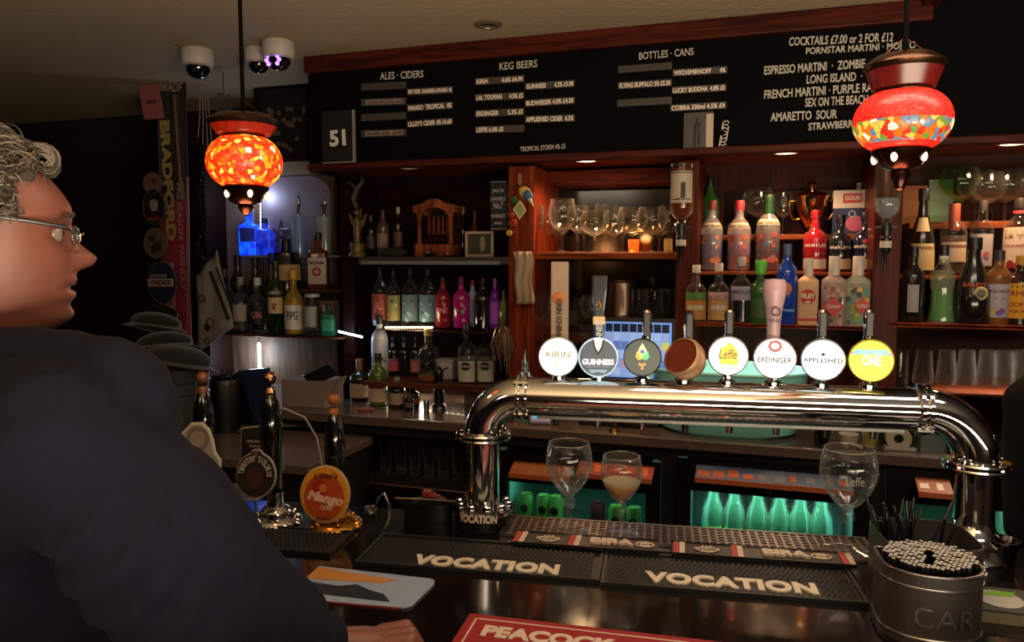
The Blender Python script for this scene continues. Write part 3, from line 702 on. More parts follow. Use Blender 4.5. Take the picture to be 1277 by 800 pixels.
ginset(552, 345, 20, tg('8a1428', .85), '30060c', None, 'dark red gin bottle beside the magenta one', ('PINK', .35, .8, .1, 'c07a88'), blob(['a83848', 'b06070'], .1, .45, 5))
ginset(575, 345, 21, tg('b0187a', .85), '60104a', None, 'magenta gin bottle with round green sticker', None, blob(['d040a0', '4a8a3a', 'c86ab0'], .1, .45, 5))
ginset(589, 349, 13, tg('c8d0f0', .6), 'b02040', 'b0b8e0', 'slim pale bottle with red cap between magenta and black bottles', kind='slim', Y=2.86)
ginset(602, 346, 22, tg('140d16', .9), '0c0c0c', None, 'black gin bottle with round cream emblem', None, blob(['b8a8b0'], .2, .25, 1, .05))
ginset(617, 347, 13, tg('8a30c8', .6), '9a3ad0', 'a050c8', 'slim bright purple bottle at the right end of the gin row', kind='slim')
for i, (px, c) in enumerate([(628, '8a8a30')]): ginset(px, 362, 10, tg(c, .7), '6a6020', None, 'slim yellow bottle in the corner by the wooden post', kind='slim', Y=2.78)
# --- dark bay lower shelf ---
gM = 'bottles on the lower shelf of the dark bay'
bottle('white_bottle', 'tall white bottle with black stopper on the lower shelf of the dark bay', 472, 393, 21, 2.76, zL3, 'slim', mat('b8b4c8', .3, coat=.3), '1a1416', None, ('LION', .3, .9, .1, '3a3440'), group=gM)
for i, (px, lc, lb) in enumerate([(489, 'b04a50', 'dark wine bottle with pink and white label left of its twin'), (503, '1c1618', 'plain dark wine bottle between two labelled ones'), (517, 'b06068', 'dark wine bottle with pink and lilac label beside the crossed emblem bottle')]):
    bottle('wine_bottle', lb, px, 420, 14, 2.84, zL3, 'wine', dark, '0c0a0a', [(.12, .45, lc, 1.1), (.36, .45, '9a98b8', 1.1)] if i != 1 else None, group=gM)
def crossx(t, r, h):
    m = M()
    for s in (-1, 1): m.tube([(-s*r*.5, -r*1.02, h*.22), (0, -r*1.08, h*.32), (s*r*.5, -r*1.02, h*.42)], .0022, 6)
    m.build('crossed_emblem', black, t)
bottle('clear_bottle', 'clear round bottle with black crossed emblem and cork', 533, 409, 27, 2.74, zL3, 'squat', cl, 'a8905a', None, None, (.12, tg('a05a20', .8)), crossx, group=gM, captall=1.0)
t = thing('white_carton', 'small white carton between the crossed emblem bottle and the label bottles', 'box', BK(558, 478, 2.84)); t.location.z = zL3
M().box((-.035, -.03, 0), (.035, .03, .07)).build('carton_box', mat('b0a8b0', .7), t, bev=.001, smooth=0)
M().box((-.04, -.034, .07), (.04, .034, .078)).build('carton_lid', mat('a09898', .7), t, smooth=0)
for i, (px, lb) in enumerate([(582, 'tequila bottle with black hexagon label, left of two'), (606, 'tequila bottle with black hexagon label half behind the ribbons')]):
    def hexl(t, r, h):
        m = M(); m.poly([(r*.55*math.cos(a), h*.30+r*.45*math.sin(a)) for a in [k*PI/3 for k in range(6)]], .001, o=(0, -r*1.12, 0)); m.build('hexagon_label', mat('18161a', .5), t)
        text('lettering', 'PATRON', r*.9, h*.035, T((0, -r*1.13, h*.30)), mat('c8c0b0', .5), t, bold=.02)
    bottle('tequila_bottle', lb, px, 404, 25, 2.76+.03*i, zL3, 'squat', cl, '141214', (.03, .38, 'b8b09c', .9), None, (.45, tg('b8c8c4', .25)), hexl, group=gM)
t = thing('ribbon_bunch', 'bunch of curled metallic ribbons hanging on the wooden post', 'decoration', BK(628, 400, 2.66))
m = M(); rnd = random.Random(3)
for k in range(46):
    a = BK(628+rnd.uniform(-6, 6), 415+rnd.uniform(-6, 8), 2.655); dx = rnd.uniform(-.05, .05); dz = -rnd.uniform(.04, .13)
    m.tube([a, a+Vector((dx*.5, -.02, .01)), a+Vector((dx, -.015, dz*.5)), a+Vector((dx*.7, -.005, dz))], .0022, 5)
m.build('ribbons', mat('a08468', .25, .7, 0, 60, .5), t, world=True, kind='stuff')
# --- on the back counter, left ---
gC = 'bottles standing on the back counter at the left'
bottle('cork_bottle', 'dark bottle with tall wooden stopper on the back counter', 446, 446, 25, 2.78, CT, 'squat', dark, '7a4a28', [(.10, .42, 'b09878', 1.1)], ('- - -', .26, 1.0, .015, '50402c'), group=gC, capf=.66, captall=.98, caphr=.36)
bottle('wine_bottle', 'olive green bottle with red and cream label on the back counter', 469, 440, 24, 2.72, CT, 'gin', glass('5a7a1a', .6, .1), '1a2014', [(.08, .34, 'b8a488', 1.1), (.34, .46, '8a2420', 1.1)], ('- - -', .40, .9, .015, 'c8b898'), group=gC)
bottle('rum_bottle', 'small dark bottle with plain pink-cream label on the back counter', 493, 470, 20, 2.70, CT, 'gin', dark, '8a8080', [(.12, .50, 'a88c7c', 1.1)], ('- - -', .3, 1, .015, '5a4438'), group=gC)
bottle('sauce_bottle', 'small dark bottle with red label right of the pink-cream labelled one', 514, 482, 15, 2.72, CT, 'slim', dark, '1a1414', [(.2, .5, '7a2a24', 1.1)], group=gC)
bottle('sauce_bottle', 'smallest dark bottle with grey label on the back counter', 508, 490, 12, 2.66, CT, 'slim', dark, '2a2020', [(.2, .5, '5a5450', 1.1)], group=gC)
t = thing('jigger', 'small silver measure on the back counter', 'jigger', (X(530, 2.66), 2.66, CT))
M().lathe([(.0, 0), (.011, 0), (.0125, .02), (.0115, .04), (.011, .041), (.010, .039)], 18, cap=False).build('cup', steel, t)
t = thing('grinder', 'dark grinder with steel base on the back counter', 'grinder', (X(546, 2.72), 2.72, CT))
M().lathe([(0, 0), (.027, 0), (.029, .012), (.02, .02), (.018, .022)], 20, cap=False).build('steel_base', steel, t)
M().lathe([(.018, .02), (.02, .03), (.019, .09), (.013, .10), (.013, .115), (.018, .13), (.018, .15), (.008, .165), (0, .168)], 18, cap=False).build('grinder_body', black, t)
M().tube([(.01, 0, .15), (.04, -.005, .165)], .005, 8).build('handle', steel, t)
tag(M().lathe([(0, 0), (.030, 0), (.031, .002), (.031, .007), (.030, .009), (0, .009)], 24, o=(X(453, 2.60), 2.60, CT), cap=False).build('coaster', mat('8a3a30', .6)), 'round red coaster on the back counter edge', 'coaster')
t = thing('oranges_tray', 'pale packet behind the grinder on the back counter', 'packet', (X(590, 2.86), 2.86, CT))
M().box((-.035, -.02, 0), (.035, .02, .07)).build('packet_box', mat('8a7468', .7), t, smooth=0, bev=.002)
# --- ornaments on the upper shelf of the dark bay ---
Yo = 2.86
def at(px, Y, z): return (X(px, Y), Y, z)
t = thing('angel_statue', 'old brass angel statuette on a drum base left of the dark shelf', 'statue', at(446, 2.72, zL1))
st = mat('6a5638', .45, .4, .3, 60, .3)
M().lathe([(0, 0), (.036, 0), (.034, .012), (.028, .02), (.03, .05), (.026, .056), (0, .058)], 20, cap=False).build('drum_base', st, t)
m = M(); m.tube([(0, 0, .055), (0, 0, .10), (.002, 0, .13), (0, 0, .16)], [.012, .016, .013, .008], 10); m.ball((0, 0, .175), .013)
m.tube([(0, 0, .14), (.02, -.01, .16), (.018, 0, .19)], [.006, .005, .004], 8); m.build('figure', st, t)
for s in (-1, 1):
    M().poly([(s*.004, .10), (s*.03, .13), (s*.042, .175), (s*.03, .165), (s*.022, .15), (s*.006, .145)], .005, o=(0, .006, 0)).build('wing', st, t)
m = M(); m.tube([(0, 0, .19), (-.015, 0, .23), (.0, .005, .27), (.03, 0, .30), (.02, 0, .32)], [.008, .014, .012, .008, .003], 8); m.tube([(0, 0, .27), (-.04, 0, .30)], [.008, .004], 6)
m.build('draped_figure', mat('3a3028', .6, .2, .3, 60, .3), t)
for i, (px, tp, w_, lb, c, lc) in enumerate([(478, 262, 16, 'pale pink bottle among the ornaments', tg('6a5048', .6), '8a6c64'), (497, 258, 13, 'slim dark bottle with pale cap among the ornaments', dark, '5a4038'), (463, 268, 13, 'slim dim bottle next to the statuette', dark, '3a302c')]):
    bottle('old_bottle', lb, px, tp, w_, 2.9, zL1, 'slim', c, 'a09890' if i == 1 else '40302c', (.2, .5, lc, 1), group='old bottles among the ornaments')
t = thing('flat_cap', 'dark flat cap lying on the ornament shelf', 'cap', at(492, 2.76, zL1))
M().ball((0, 0, .012), 1, 18, 10, (.055, .04, .028)).build('crown', mat('221c18', .9, 0, .3), t)
M().ball((.02, -.03, .006), 1, 16, 8, (.04, .025, .006)).build('peak', mat('1a1613', .8), t)
# ornate wooden cabinet
tc_ = thing('ornate_cabinet', 'carved wooden miniature cabinet with arched opening on the ornament shelf', 'cabinet', at(547, Yo, zL1))
ow = wood('5a2a16', 'a05a34', .5, axis=2)
M().box((-.085, -.05, 0), (.085, .05, .05)).build('drawer_base', ow, tc_, smooth=0, bev=.004)
M().box((-.08, .04, .05), (.08, .05, .20)).build('back', wood('1c0c06', '3a1a0e', .5), tc_, smooth=0)
for s in (-1, 1):
    M().lathe([(.011, 0), (.012, .01), (.007, .02), (.010, .05), (.008, .09), (.012, .10), (.013, .13)], 12, o=(s*.068, -.035, .05)).build('column', ow, tc_)
m = M(); arch = [(-.09, .175), (-.09, .205), (-.045, .212), (-.03, .225), (0, .232), (.03, .225), (.045, .212), (.09, .205), (.09, .175), (.055, .175)]
arch += [(.055*math.cos(a), .165+.03*math.sin(a)) for a in [PI*k/8 for k in range(9)]]+[(-.055, .175)]
m.poly(arch, .09, o=(0, -.05, 0)); m.build('carved_pediment', ow, tc_, 30, bev=.002)
m = M()
for k in range(5): m.tube([(-.04+.02*k, 0, .09), (-.04+.02*k, 0, .165)], [.009, .004], 8)
m.build('carved_spindles', wood('3a1a10', '7a3a24', .5), tc_)
M().ball((0, -.052, .025), .006).build('knob', brass, tc_)
for s, px in ((0, 536), (1, 560)):
    tt = thing('tea_light_cup', ['small dark bowl in front of the carved cabinet', 'small flat dish in front of the carved cabinet, right'][s], 'bowl', at(px, 2.74, zL1))
    M().lathe([(0, 0), (.018, 0), (.026, .012-.006*s), (.024, .013-.006*s), (0, .006)], 18, cap=False).build('bowl_body', mat('1c1412', .2, coat=.5), tt)
    M().ball((-.004, -.006, .016-.006*s), .005).build('shiny_bead', chrome, tt)
bottle('round_glass_bottle', 'small round decorative bottle right of the carved cabinet', 592, 262, 12, 2.9, zL1, 'squat', amber, '30241c', group='ornaments at the right of the cabinet')
bottle('round_glass_bottle', 'small silver-topped flask above the photo frame', 577, 258, 14, 2.95, zL1, 'squat', dark, '807468')
t = thing('framed_photo', 'small white picture frame with a landscape photo on the ornament shelf', 'picture frame', at(598, 2.78, zL1))
fr = mat('b09a80', .5)
W_, H_ = .058, .098
for a, b in [((-W_, 0), (W_, .010)), ((-W_, H_-.010), (W_, H_)), ((-W_, .010), (-W_+.010, H_-.010)), ((W_-.010, .010), (W_, H_-.010))]:
    M().box((a[0], -.006, a[1]), (b[0], .006, b[1])).build('frame_side', fr, t, smooth=0, bev=.001)
M().box((-W_+.010, 0, .010), (W_-.010, .004, H_-.010)).build('photo', mat('3a3424', .4, 0, 0, 25, .6), t, smooth=0)
M().ball((.012, -.001, .05), 1, 12, 8, (.011, .001, .03)).build('photographed_figure', mat('8a7868', .5), t)
t = thing('whiskey_sign', 'black whiskey label sign standing above the photo frame', 'sign', BK(621, 285, 2.70))
sz = BK(612, 286, 2.70); sz2 = BK(632, 226, 2.70); t.location = (sz.x, 2.70, sz.z)
ww, hh = sz2.x-sz.x, sz2.z-sz.z
M().box((0, -.004, 0), (ww, .004, hh)).build('sign_panel', mat('0e0d0d', .5), t, smooth=0, bev=.001)
M().box((ww+.002, -.002, .002), (ww+.018, .02, hh-.006)).build('sign_side', mat('161413', .5), t, smooth=0)
for s, f, k, q in (('JACK', .80, .8, .09), ('No.7', .5, .6, .14), ('DANIELS', .64, .9, .08), ('WHISKEY', .28, .9, .08), ('0000', .13, .5, .05)):
    text('lettering', s, ww*k, hh*q, T((ww/2, -.0045, hh*f)), mat('9a9894', .6), t, bold=.02)
m = M()
for a in ((0, .0), (0, hh-.002)): m.box((0, -.0055, a[1]), (ww, -.004, a[1]+.002))
m.build('border', mat('9a9894', .6), t, smooth=0)
for k in range(4): M().lathe([(.003, -.001), (.005, -.001), (.005, .001), (.003, .001)], 10, o=(ww+.010, -.004, .02+k*.035), mtx=Matrix.Rotation(PI/2, 3, 'X'), cap=False).build('ring_mark', mat('9a9894', .6), t)
# --- post decorations ---
t = thing('bar_towel', 'cream cloth hanging on the wooden post', 'towel', BK(651, 312, 2.64))
m = M(); nu, nv = 8, 14; a, b = BK(641, 314, 2.64), BK(663, 313, 2.64); vs = []
for j in range(nv+1):
    for i in range(nu+1):
        p = a.lerp(b, i/nu)+Vector((.004*math.sin(j*.6)+.011*j/nv, -.006+.005*math.sin(i*1.9+j*.3)-.002, -j*.0135))
        vs.append(p)
m.add(vs, [(j*(nu+1)+i, j*(nu+1)+i+1, (j+1)*(nu+1)+i+1, (j+1)*(nu+1)+i) for j in range(nv) for i in range(nu)])
o = m.build('cloth', mat('b09a80', .9, 0, .3, 60, .15), t, world=True); s = o.modifiers.new('s', 'SOLIDIFY'); s.thickness = .002
M().tube([a+Vector((.02, .015, .005)), a+Vector((.02, -.006, .005))], .003, 8).build('hook', steel, t, world=True)
t = thing('parrot_toy', 'small toy bird in yellow, blue and white hanging on the post', 'toy', BK(655, 245, 2.62))
c = BK(655, 240, 2.60)
M().ball(c, 1, 16, 10, (.028, .018, .02), Matrix.Rotation(.7, 3, 'Y')).build('body', mat('c8a050', .7), t, world=True)
M().ball(c+Vector((.012, -.008, -.01)), 1, 16, 10, (.022, .016, .018), Matrix.Rotation(.9, 3, 'Y')).build('wing', mat('3a5a7a', .7), t, world=True)
M().tube([c+Vector((.016, -.012, -.016)), c+Vector((.034, -.012, -.05))], [.010, .001], 10).build('beak', mat('b8b0a0', .6), t, world=True)
m = M()
for k in range(3): m.tube([c+Vector((-.02+.005*math.cos(q), 0, .04+.008*k+.012*math.sin(q))) for q in [PI*j/5 for j in range(11)]], .0016, 5)
m.build('hanging_cord', mat('a08070', .8), t, world=True)
t = thing('diamond_card', 'small cream diamond shaped card hanging under the toy bird', 'card', BK(649, 260, 2.60))
m = M(); q = BK(649, 261, 2.60); m.poly([(q.x-.028, q.z), (q.x-.004, q.z-.036), (q.x+.022, q.z-.004), (q.x-.002, q.z+.034)], .002, o=(0, 2.60, 0)); m.build('card_face', mat('b0a878', .7), t, world=True, smooth=0)
m = M(); m.poly([(q.x-.020, q.z), (q.x-.004, q.z-.026), (q.x+.014, q.z-.003), (q.x-.002, q.z+.024)], .0005, o=(0, 2.599, 0)); m.build('card_print', mat('8a8a58', .7), t, world=True, smooth=0)
t = thing('ribbon_flowers', 'green, red and yellow fabric flowers on the wooden post', 'decoration', BK(636, 280, 2.64))
for px, py, c, r in ((641, 249, '1c5a30', .012), (640, 278, '8a2018', .014), (635, 290, 'c09040', .011), (638, 268, 'a03820', .009)):
    m = M(); p = BK(px, py, 2.64)
    for k in range(6): m.ball(p+Vector((r*.6*math.cos(k*PI/3), 0, r*.6*math.sin(k*PI/3))), r*.55, 8, 6)
    m.build('fabric_flower', mat(c, .8), t, world=True)
# wall optics: inverted bottles on dispensers
def optic(lab, px, top, base, w, Y, liquidc, labcol, txt, clearb=False):
    p = BK(px, top, Y); q = BK(px, base, Y); H = p.z-q.z; r = w*depth(p)/F/2
    t = thing('optic_bottle', lab, 'optic bottle', (p.x, Y, q.z)); g = cl
    b0 = H*.45
    M().lathe([(0, H), (r*.9, H), (r, H*.99), (r, b0+H*.12), (r*.9, b0+H*.06), (r*.4, b0), (r*.3, b0-H*.06)], 22, cap=False).build('glass_body', g, t)
    if liquidc: M().lathe([(0, H*.95 if not clearb else H*.62), (r*.93, H*.95 if not clearb else H*.62), (r*.93, b0+H*.12), (r*.8, b0+H*.06), (r*.3, b0)], 20, cap=False).build('liquid', liquidc, t)
    if labcol:
        M().lathe([(r*1.02, b0+H*.16), (r*1.02, H*.92)], 16, cap=False, a0=-PI/2-1.1, a1=-PI/2+1.1).build('paper_label', mat(labcol, .6), t)
        text('lettering', txt, r*.8, H*.18, T((0, 0, H*.72)), mat('1c1814', .6), t, bold=.02, bend=r*1.04)
        m = M()
        for zz in (b0+H*.19, H*.90): m.lathe([(r*1.025, zz), (r*1.025, zz+.003)], 16, cap=False, a0=-PI/2-1, a1=-PI/2+1)
        m.build('label_border', mat('1c1814', .6), t)
    M().lathe([(0, b0-H*.04), (.014, b0-H*.04), (.016, b0-H*.10), (.013, b0-H*.16), (.016, b0-H*.17), (.016, b0-H*.28), (.006, b0-H*.32), (.005, 0), (0, 0)], 16, cap=False).build('measure', black, t)
    M().lathe([(.0165, b0-H*.20), (.0165, b0-H*.26)], 16, cap=False).build('measure_window', mat('b0a898', .3), t)
    m = M(); m.box((-.01, .01, b0-H*.1), (.01, .11, b0-H*.07)); m.box((-.03, -.004, b0-H*.085), (.03, .02, b0-H*.07)); m.build('bracket', black, t, smooth=0)
    return t
optic('upturned bottle of amber spirit with ornate label on an optic at the centre post', 851, 204, 330, 29, 2.58, glass('8a3c14', .5, .1), 'a89a84', 'J')
optic('clear upturned bottle on an optic behind the right red lantern', 1109, 192, 336, 30, 2.55, glass('c8d4dc', .25, .12), None, '', True)
# --- spirits bay ---
gS0 = 'rear shelf'; 
bottle('gin_bottle', 'tall green bottle at the back left of the spirits bay', 884, 222, 22, 2.93, zS0-.001, 'wine', green, '0e1a12', (.2, .5, '184a20', 1.0))
def fl(cols): return blob(cols, .12, .5, 14, .9)
gS1 = 'flavoured gins on the stepped shelf of the spirits bay'
bottle('gin_bottle', 'bottle of purple gin with orange flowers and red-brown cap', 887, 250, 27, 2.80, zS1, 'gin', glass('e8e0e8', .2, .1), '6a3020', (.60, .68, 'c8b8a0', 1.2), ("Gordon's", .64, 1.1, .05, '40382c'), (.52, tg('3a2a5a', .6)), fl(['c87838', '5a4a8a', 'a85a28']), group=gS1)
bottle('gin_bottle', 'bottle of red gin with orange-red flowers and pink cap', 921, 250, 28, 2.80, zS1, 'gin', glass('f0e0e0', .2, .1), 'b83040', (.60, .68, 'c8b8a0', 1.2), ("Gordon's", .64, 1.1, .05, '40382c'), (.52, tg('a02a20', .6)), fl(['d05030', '7a5a9a', 'b03028']), group=gS1)
bottle('gin_bottle', 'bottle of clear gin with coral flowers and dark green neck', 957, 243, 29, 2.80, zS1, 'gin', glass('f0e8e4', .15, .1), '16321c', (.60, .68, 'd0c4a8', 1.2), ('Gardener', .64, 1.1, .05, '40382c'), (.5, tg('8a3028', .5)), fl(['c85040', '40608a', 'c86048']), group=gS1, neck=(.74, .88, '16401e'))
def tail(t, r, h): pass
bottle('gin_bottle', 'ruby red gin bottle with white band left of the blue-black pair', 1016, 262, 28, 2.80, zS1, 'squat', tg('a01020', .8), '8a1018', [(.04, .20, 'b8a898', 1.2)], ('WHITLEY', .42, 1.1, .05, 'd0c8c0'), group=gS1)
bottle('gin_bottle', 'blue-black gin bottle with white band, left of its twin', 1047, 268, 27, 2.80, zS1, 'squat', tg('08101e', .9), '0a0c18', [(.04, .22, 'b8a078', 1.2)], ('WHITLEY N', .42, 1.1, .05, 'd0c8c0'), group=gS1)
bottle('gin_bottle', 'dark indigo gin bottle with red emblem and white band', 1078, 265, 29, 2.80, zS1, 'squat', tg('0c0c38', .85), '0a0c18', [(.04, .22, 'b0a080', 1.2)], [('WHITLEY N', .42, 1.1, .05, 'd0c8c0'), ('*', .52, .3, .08, 'c04030')], group=gS1)
t = thing('trophy_cup', 'gold and silver lidded trophy cup on the rear shelf', 'trophy', at(1010, 2.90, zS0))
rr = 18*2.85/F; hh = zb(1010, 224, 2.9)-zS0
M().lathe([(0, 0), (rr*.6, 0), (rr*.55, hh*.06), (rr*.2, hh*.10), (rr*.45, hh*.2), (rr*.85, hh*.38), (rr*.98, hh*.6), (rr*1.12, hh*.70), (rr*1.1, hh*.71), (rr*.9, hh*.69)], 28, cap=False).build('cup', mat('c89858', .12, 1, 0, 10, .1), t)
M().lathe([(rr*1.0, hh*.71), (rr*.8, hh*.76), (rr*.3, hh*.8), (rr*.16, hh*.84), (rr*.3, hh*.9), (rr*.2, hh*.97), (0, hh)], 24, cap=False).build('lid', mat('c0a078', .12, 1, 0, 10, .1), t)
for s in (-1, 1): M().tube([(s*rr*.9, 0, hh*.62), (s*rr*1.35, 0, hh*.62), (s*rr*1.4, 0, hh*.45), (s*rr*1.1, 0, hh*.28), (s*rr*.7, 0, hh*.3)], .003, 8).build('handle', brass, t)
t = thing('spirit_carton', 'white and navy spirit carton with red emblem on the rear shelf', 'box', at(1059, 2.92, zS0))
ww = 21*2.75/F; hh = zb(1059, 238, 2.92)-zS0
M().box((-ww, -.04, 0), (ww, .04, hh*.60)).build('carton_body', mat('1c2450', .5, 0, 0, 20, .3), t, smooth=0)
M().box((-ww, -.04, hh*.60), (ww, .04, hh)).build('carton_top', mat('c0b8ac', .6), t, smooth=0)
M().box((-ww*.5, -.042, hh*.72), (ww*.5, -.0402, hh*.92)).build('red_badge', mat('b03030', .5), t, smooth=0)
text('lettering', 'GOURI', ww*.8, hh*.10, T((0, -.0425, hh*.82)), mat('d0c8c0', .5), t, bold=.03)
M().ball((.01, -.041, hh*.25), 1, 14, 8, (ww*.5, .001, ww*.45)).build('printed_petals', mat('a85070', .5), t)
M().lathe([(.008, -.0005), (.012, -.0005), (.012, .001), (.008, .001)], 16, o=(0, -.041, hh*.47), mtx=Matrix.Rotation(PI/2, 3, 'X'), cap=False).build('ring_print', mat('8a9ac0', .5), t)
tag(bottle('tonic_box', 'small bottle with white cap behind the spirit carton', 1068, 228, 14, 2.985, zS0, 'slim', cl, 'c8c8c8'), 'small clear bottle peeping out behind the white and navy carton', 'bottle')
gS2 = 'front row of the spirits bay'
def fr(px, top, w, kind, gm, cap, label, txt, lab, liq=None, ex=None, **k):
    bottle('vodka_bottle' if k.pop('v', 0) else 'gin_bottle', lab, px, top, w, 2.65, zS2, kind, gm, cap, label, txt, liq, ex, group=gS2, **k)
fr(869, 330, 25, 'squat', cl, 'c0b8ac', [(.05, .52, 'b07a3c', 1.2), (.38, .52, '4a7a34', 1.2), (.22, .30, 'c8c0a8', .9)], None, 'flavoured vodka with green and orange label at the left end of the front row', v=1)
fr(897, 328, 26, 'squat', cl, 'c0b0a4', [(.05, .52, 'b8905a', 1.2), (.38, .52, 'a88888', 1.2), (.22, .30, 'c8c0b0', .9)], ('- - -', .44, 1.0, .015, '6a2a3c'), 'flavoured vodka with tan and pink label, second in the front row', v=1)
fr(925, 320, 27, 'squat', cl, 'a8a4a0', [(.35, .56, '8a849c', 1.0)], ('ABSOLUT', .48, 1.1, .06, '2a2440'), 'clear vodka bottle with dark purple print', (.36, tg('241838', .8)), v=1)
fr(949, 324, 25, 'squat', green, '58b83a', [(.1, .4, '3a5a2c', 1.0)], None, 'green bottle with bright green cap behind the wheat beer tap handle', None, capf=.78, caphr=.55)
fr(982, 304, 25, 'slim', tg('1048b8', .7), '4a5a80', None, [('SAPPHIRE', .18, .9, .035, '90b8e8')], 'tall bright blue gin bottle', None, lambda t, r, h: (M().ball((0, -r*.98, h*.45), 1, 12, 8, (r*.5, .002, r*.6)).build('printed_badge', mat('b06a30', .5), t)))
fr(1009, 320, 25, 'square', mat('c8a078', .6), 'c8b8a8', [(.06, .10, 'b03a2c', .8)], None, 'cream square gin bottle with round red badge', None, lambda t, r, h: (M().lathe([(0, -.001), (r*.72, -.001), (r*.72, .001)], 24, o=(0, -r*.85, h*.42), mtx=Matrix.Rotation(PI/2, 3, 'X'), cap=False).build('red_badge', mat('b02420', .5), t), text('lettering', 'FILEY', r*1.3, h*.07, T((0, -r*.85-.003, h*.43)), mat('e0d0b8', .5), t, bold=.04), text('lettering', 'GIN', r*.5, h*.04, T((0, -r*.85-.003, h*.34)), mat('e0d0b8', .5), t, bold=.04)), capf=.70, captall=.98, caphr=.45)
def dia(t, r, h):
    m = M(); m.poly([(-r*.85, h*.28), (0, h*.28-r*.85), (r*.85, h*.28), (0, h*.28+r*.85)], .001, o=(0, -r*1.0, 0)); m.build('diamond_label', mat('b83c40', .5), t, smooth=0)
    text('lettering', 'CURIO', r*1.0, h*.05, T((0, -r*1.0-.001, h*.28)), mat('d8c0b0', .5), t, bold=.03)
    fl2(t, r, h)
def flatblob(cols, f0, f1, n, seed):
    def f(t, r, h):
        rq = random.Random(seed); ms = {c: M() for c in cols}
        for i in range(n):
            c = cols[i % len(cols)]; x = rq.uniform(-.72, .72)*r; z = rq.uniform(f0, f1)*h; q = r*rq.uniform(.13, .26); y = -r*.815-.0003*(i % 4)
            ms[c].add([(x+q*math.cos(a)*rq.uniform(.7, 1.1), y, z+q*math.sin(a)) for a in [k*PI/4 for k in range(8)]], [tuple(range(8))])
        for c, m in ms.items(): m.build('printed_pattern', mat(c, .55, 0, 0, 60, .2), t, kind='stuff', smooth=0)
    return f
fl2 = flatblob(['7a3a50', '3a4a2c', 'b08a78', '2c2428', 'a04a5a'], .05, .60, 26, 4)
fr(1041, 319, 29, 'square', glass('e8d0c8', .3, .1), 'c0b4a8', None, None, 'square gin bottle with pink-red diamond label and dark flowers', (.3, tg('8a2c20', .6)), dia, capf=.72, caphr=.45)
fl3 = flatblob(['3a8a8a', 'c8a030', 'c06030', '6a9a40', '2c3c34'], .05, .60, 28, 8)
def dia2(t, r, h):
    m = M(); m.poly([(-r*.3, h*.30), (r*.4, h*.30-r*.7), (r*.98, h*.30), (r*.4, h*.30+r*.7)], .001, o=(0, -r*1.0, 0)); m.build('diamond_label', mat('b84838', .5), t, smooth=0)
    text('lettering', 'CURIO', r*.8, h*.05, T((r*.35, -r*1.0-.001, h*.30)), mat('d8c0b0', .5), t, bold=.03); fl3(t, r, h)
fr(1071, 319, 30, 'square', glass('d8dcc8', .3, .1), 'c0b4a8', None, None, 'square gin bottle with tropical print and orange diamond label', (.3, tg('5a5a3c', .5)), dia2, capf=.72, caphr=.45)
# --- right bay ---
def goblet_mesh(bowl=1, style=0):
    """unit goblet, height 1, bowl radius .30"""
    m = M()
    if style == 0: pr = [(0, .012), (.20, .0), (.205, .012), (.10, .03), (.03, .055), (.022, .12), (.022, .30), (.045, .335), (.022, .36), (.06, .40), (.16, .45), (.24, .55), (.275, .68), (.265, .82), (.235, .99), (.232, 1), (.228, .99), (.255, .82), (.262, .68), (.23, .56), (.15, .47), (0, .43)]
    elif style == 1: pr = [(0, .012), (.26, .0), (.265, .012), (.10, .03), (.03, .055), (.022, .12), (.022, .38), (.10, .41), (.28, .50), (.38, .66), (.38, .80), (.30, .99), (.297, 1), (.293, .99), (.37, .80), (.37, .67), (.27, .52), (0, .43)]
    else: pr = [(0, .01), (.22, 0), (.225, .012), (.09, .03), (.025, .055), (.02, .40), (.08, .44), (.20, .52), (.255, .70), (.23, .99), (.226, 1), (.222, .98), (.245, .70), (.19, .54), (0, .46)]
    m.lathe(pr, 22, cap=False); return m
gob = {}
def goblet(style, px, top, Y, z, lab, group, gm=None, wscale=1.0, flip=False, name='goblet'):
    key = (style, id(gm))
    if key not in gob: gob[key] = None
    b = BK(px, 320, Y); h = zb(px, top, Y)-z
    if gob[key] is None:
        o = goblet_mesh(1, style).build(name, gm or clear); gob[key] = o
    else: o = gob[key].copy(); C.objects.link(o)
    o.location = (b.x, Y, z); o.scale = (h*wscale, h*wscale, h); o.rotation_euler = (0, 0, random.uniform(0, 6))
    return tag(o, lab, 'glass', group)
ORD = ['first', 'second', 'third', 'fourth', 'fifth', 'sixth', 'seventh', 'eighth', 'ninth']
def ordl(px, row): return ORD[sorted(row).index(px)]+' from the left'
rnd = random.Random(5)
gl = 'clear stemmed goblet crowded on the warm lit goblet shelf'
for px, tp, Y, st in [(664, 256, 2.74, 0), (701, 248, 2.74, 0), (720, 256, 2.80, 2), (741, 262, 2.74, 1), (765, 262, 2.76, 0), (788, 258, 2.78, 1), (812, 258, 2.74, 1), (834, 256, 2.79, 0),
                      (682, 258, 2.84, 0), (755, 254, 2.87, 0), (728, 262, 2.92, 2), (776, 258, 2.90, 0), (800, 262, 2.90, 2), (822, 262, 2.90, 0), (698, 262, 2.93, 0)]:
    goblet(st, px, tp, Y, zG1, 'clear goblet, '+(ordl(px, [664, 701, 720, 741, 765, 788, 812, 834])+' in the front row' if Y < 2.81 else ordl(px, [682, 755, 728, 776, 800, 822, 698])+' in the rear row')+' of the goblet shelf', 'goblets on the goblet shelf', wscale=.92)
for px, tp, Y in [(667, 366, 2.74), (686, 370, 2.84), (726, 372, 2.86), (738, 368, 2.76)]:
    goblet(0, px, tp, Y, zG2, 'stemmed goblet '+ordl(px, [667, 686, 726, 738])+' on the lower goblet shelf', 'goblets on the lower goblet shelf', wscale=.95)
t = thing('candle_jar', 'small lit amber candle jar glowing among the goblets', 'candle', at(790, 2.86, zG1))
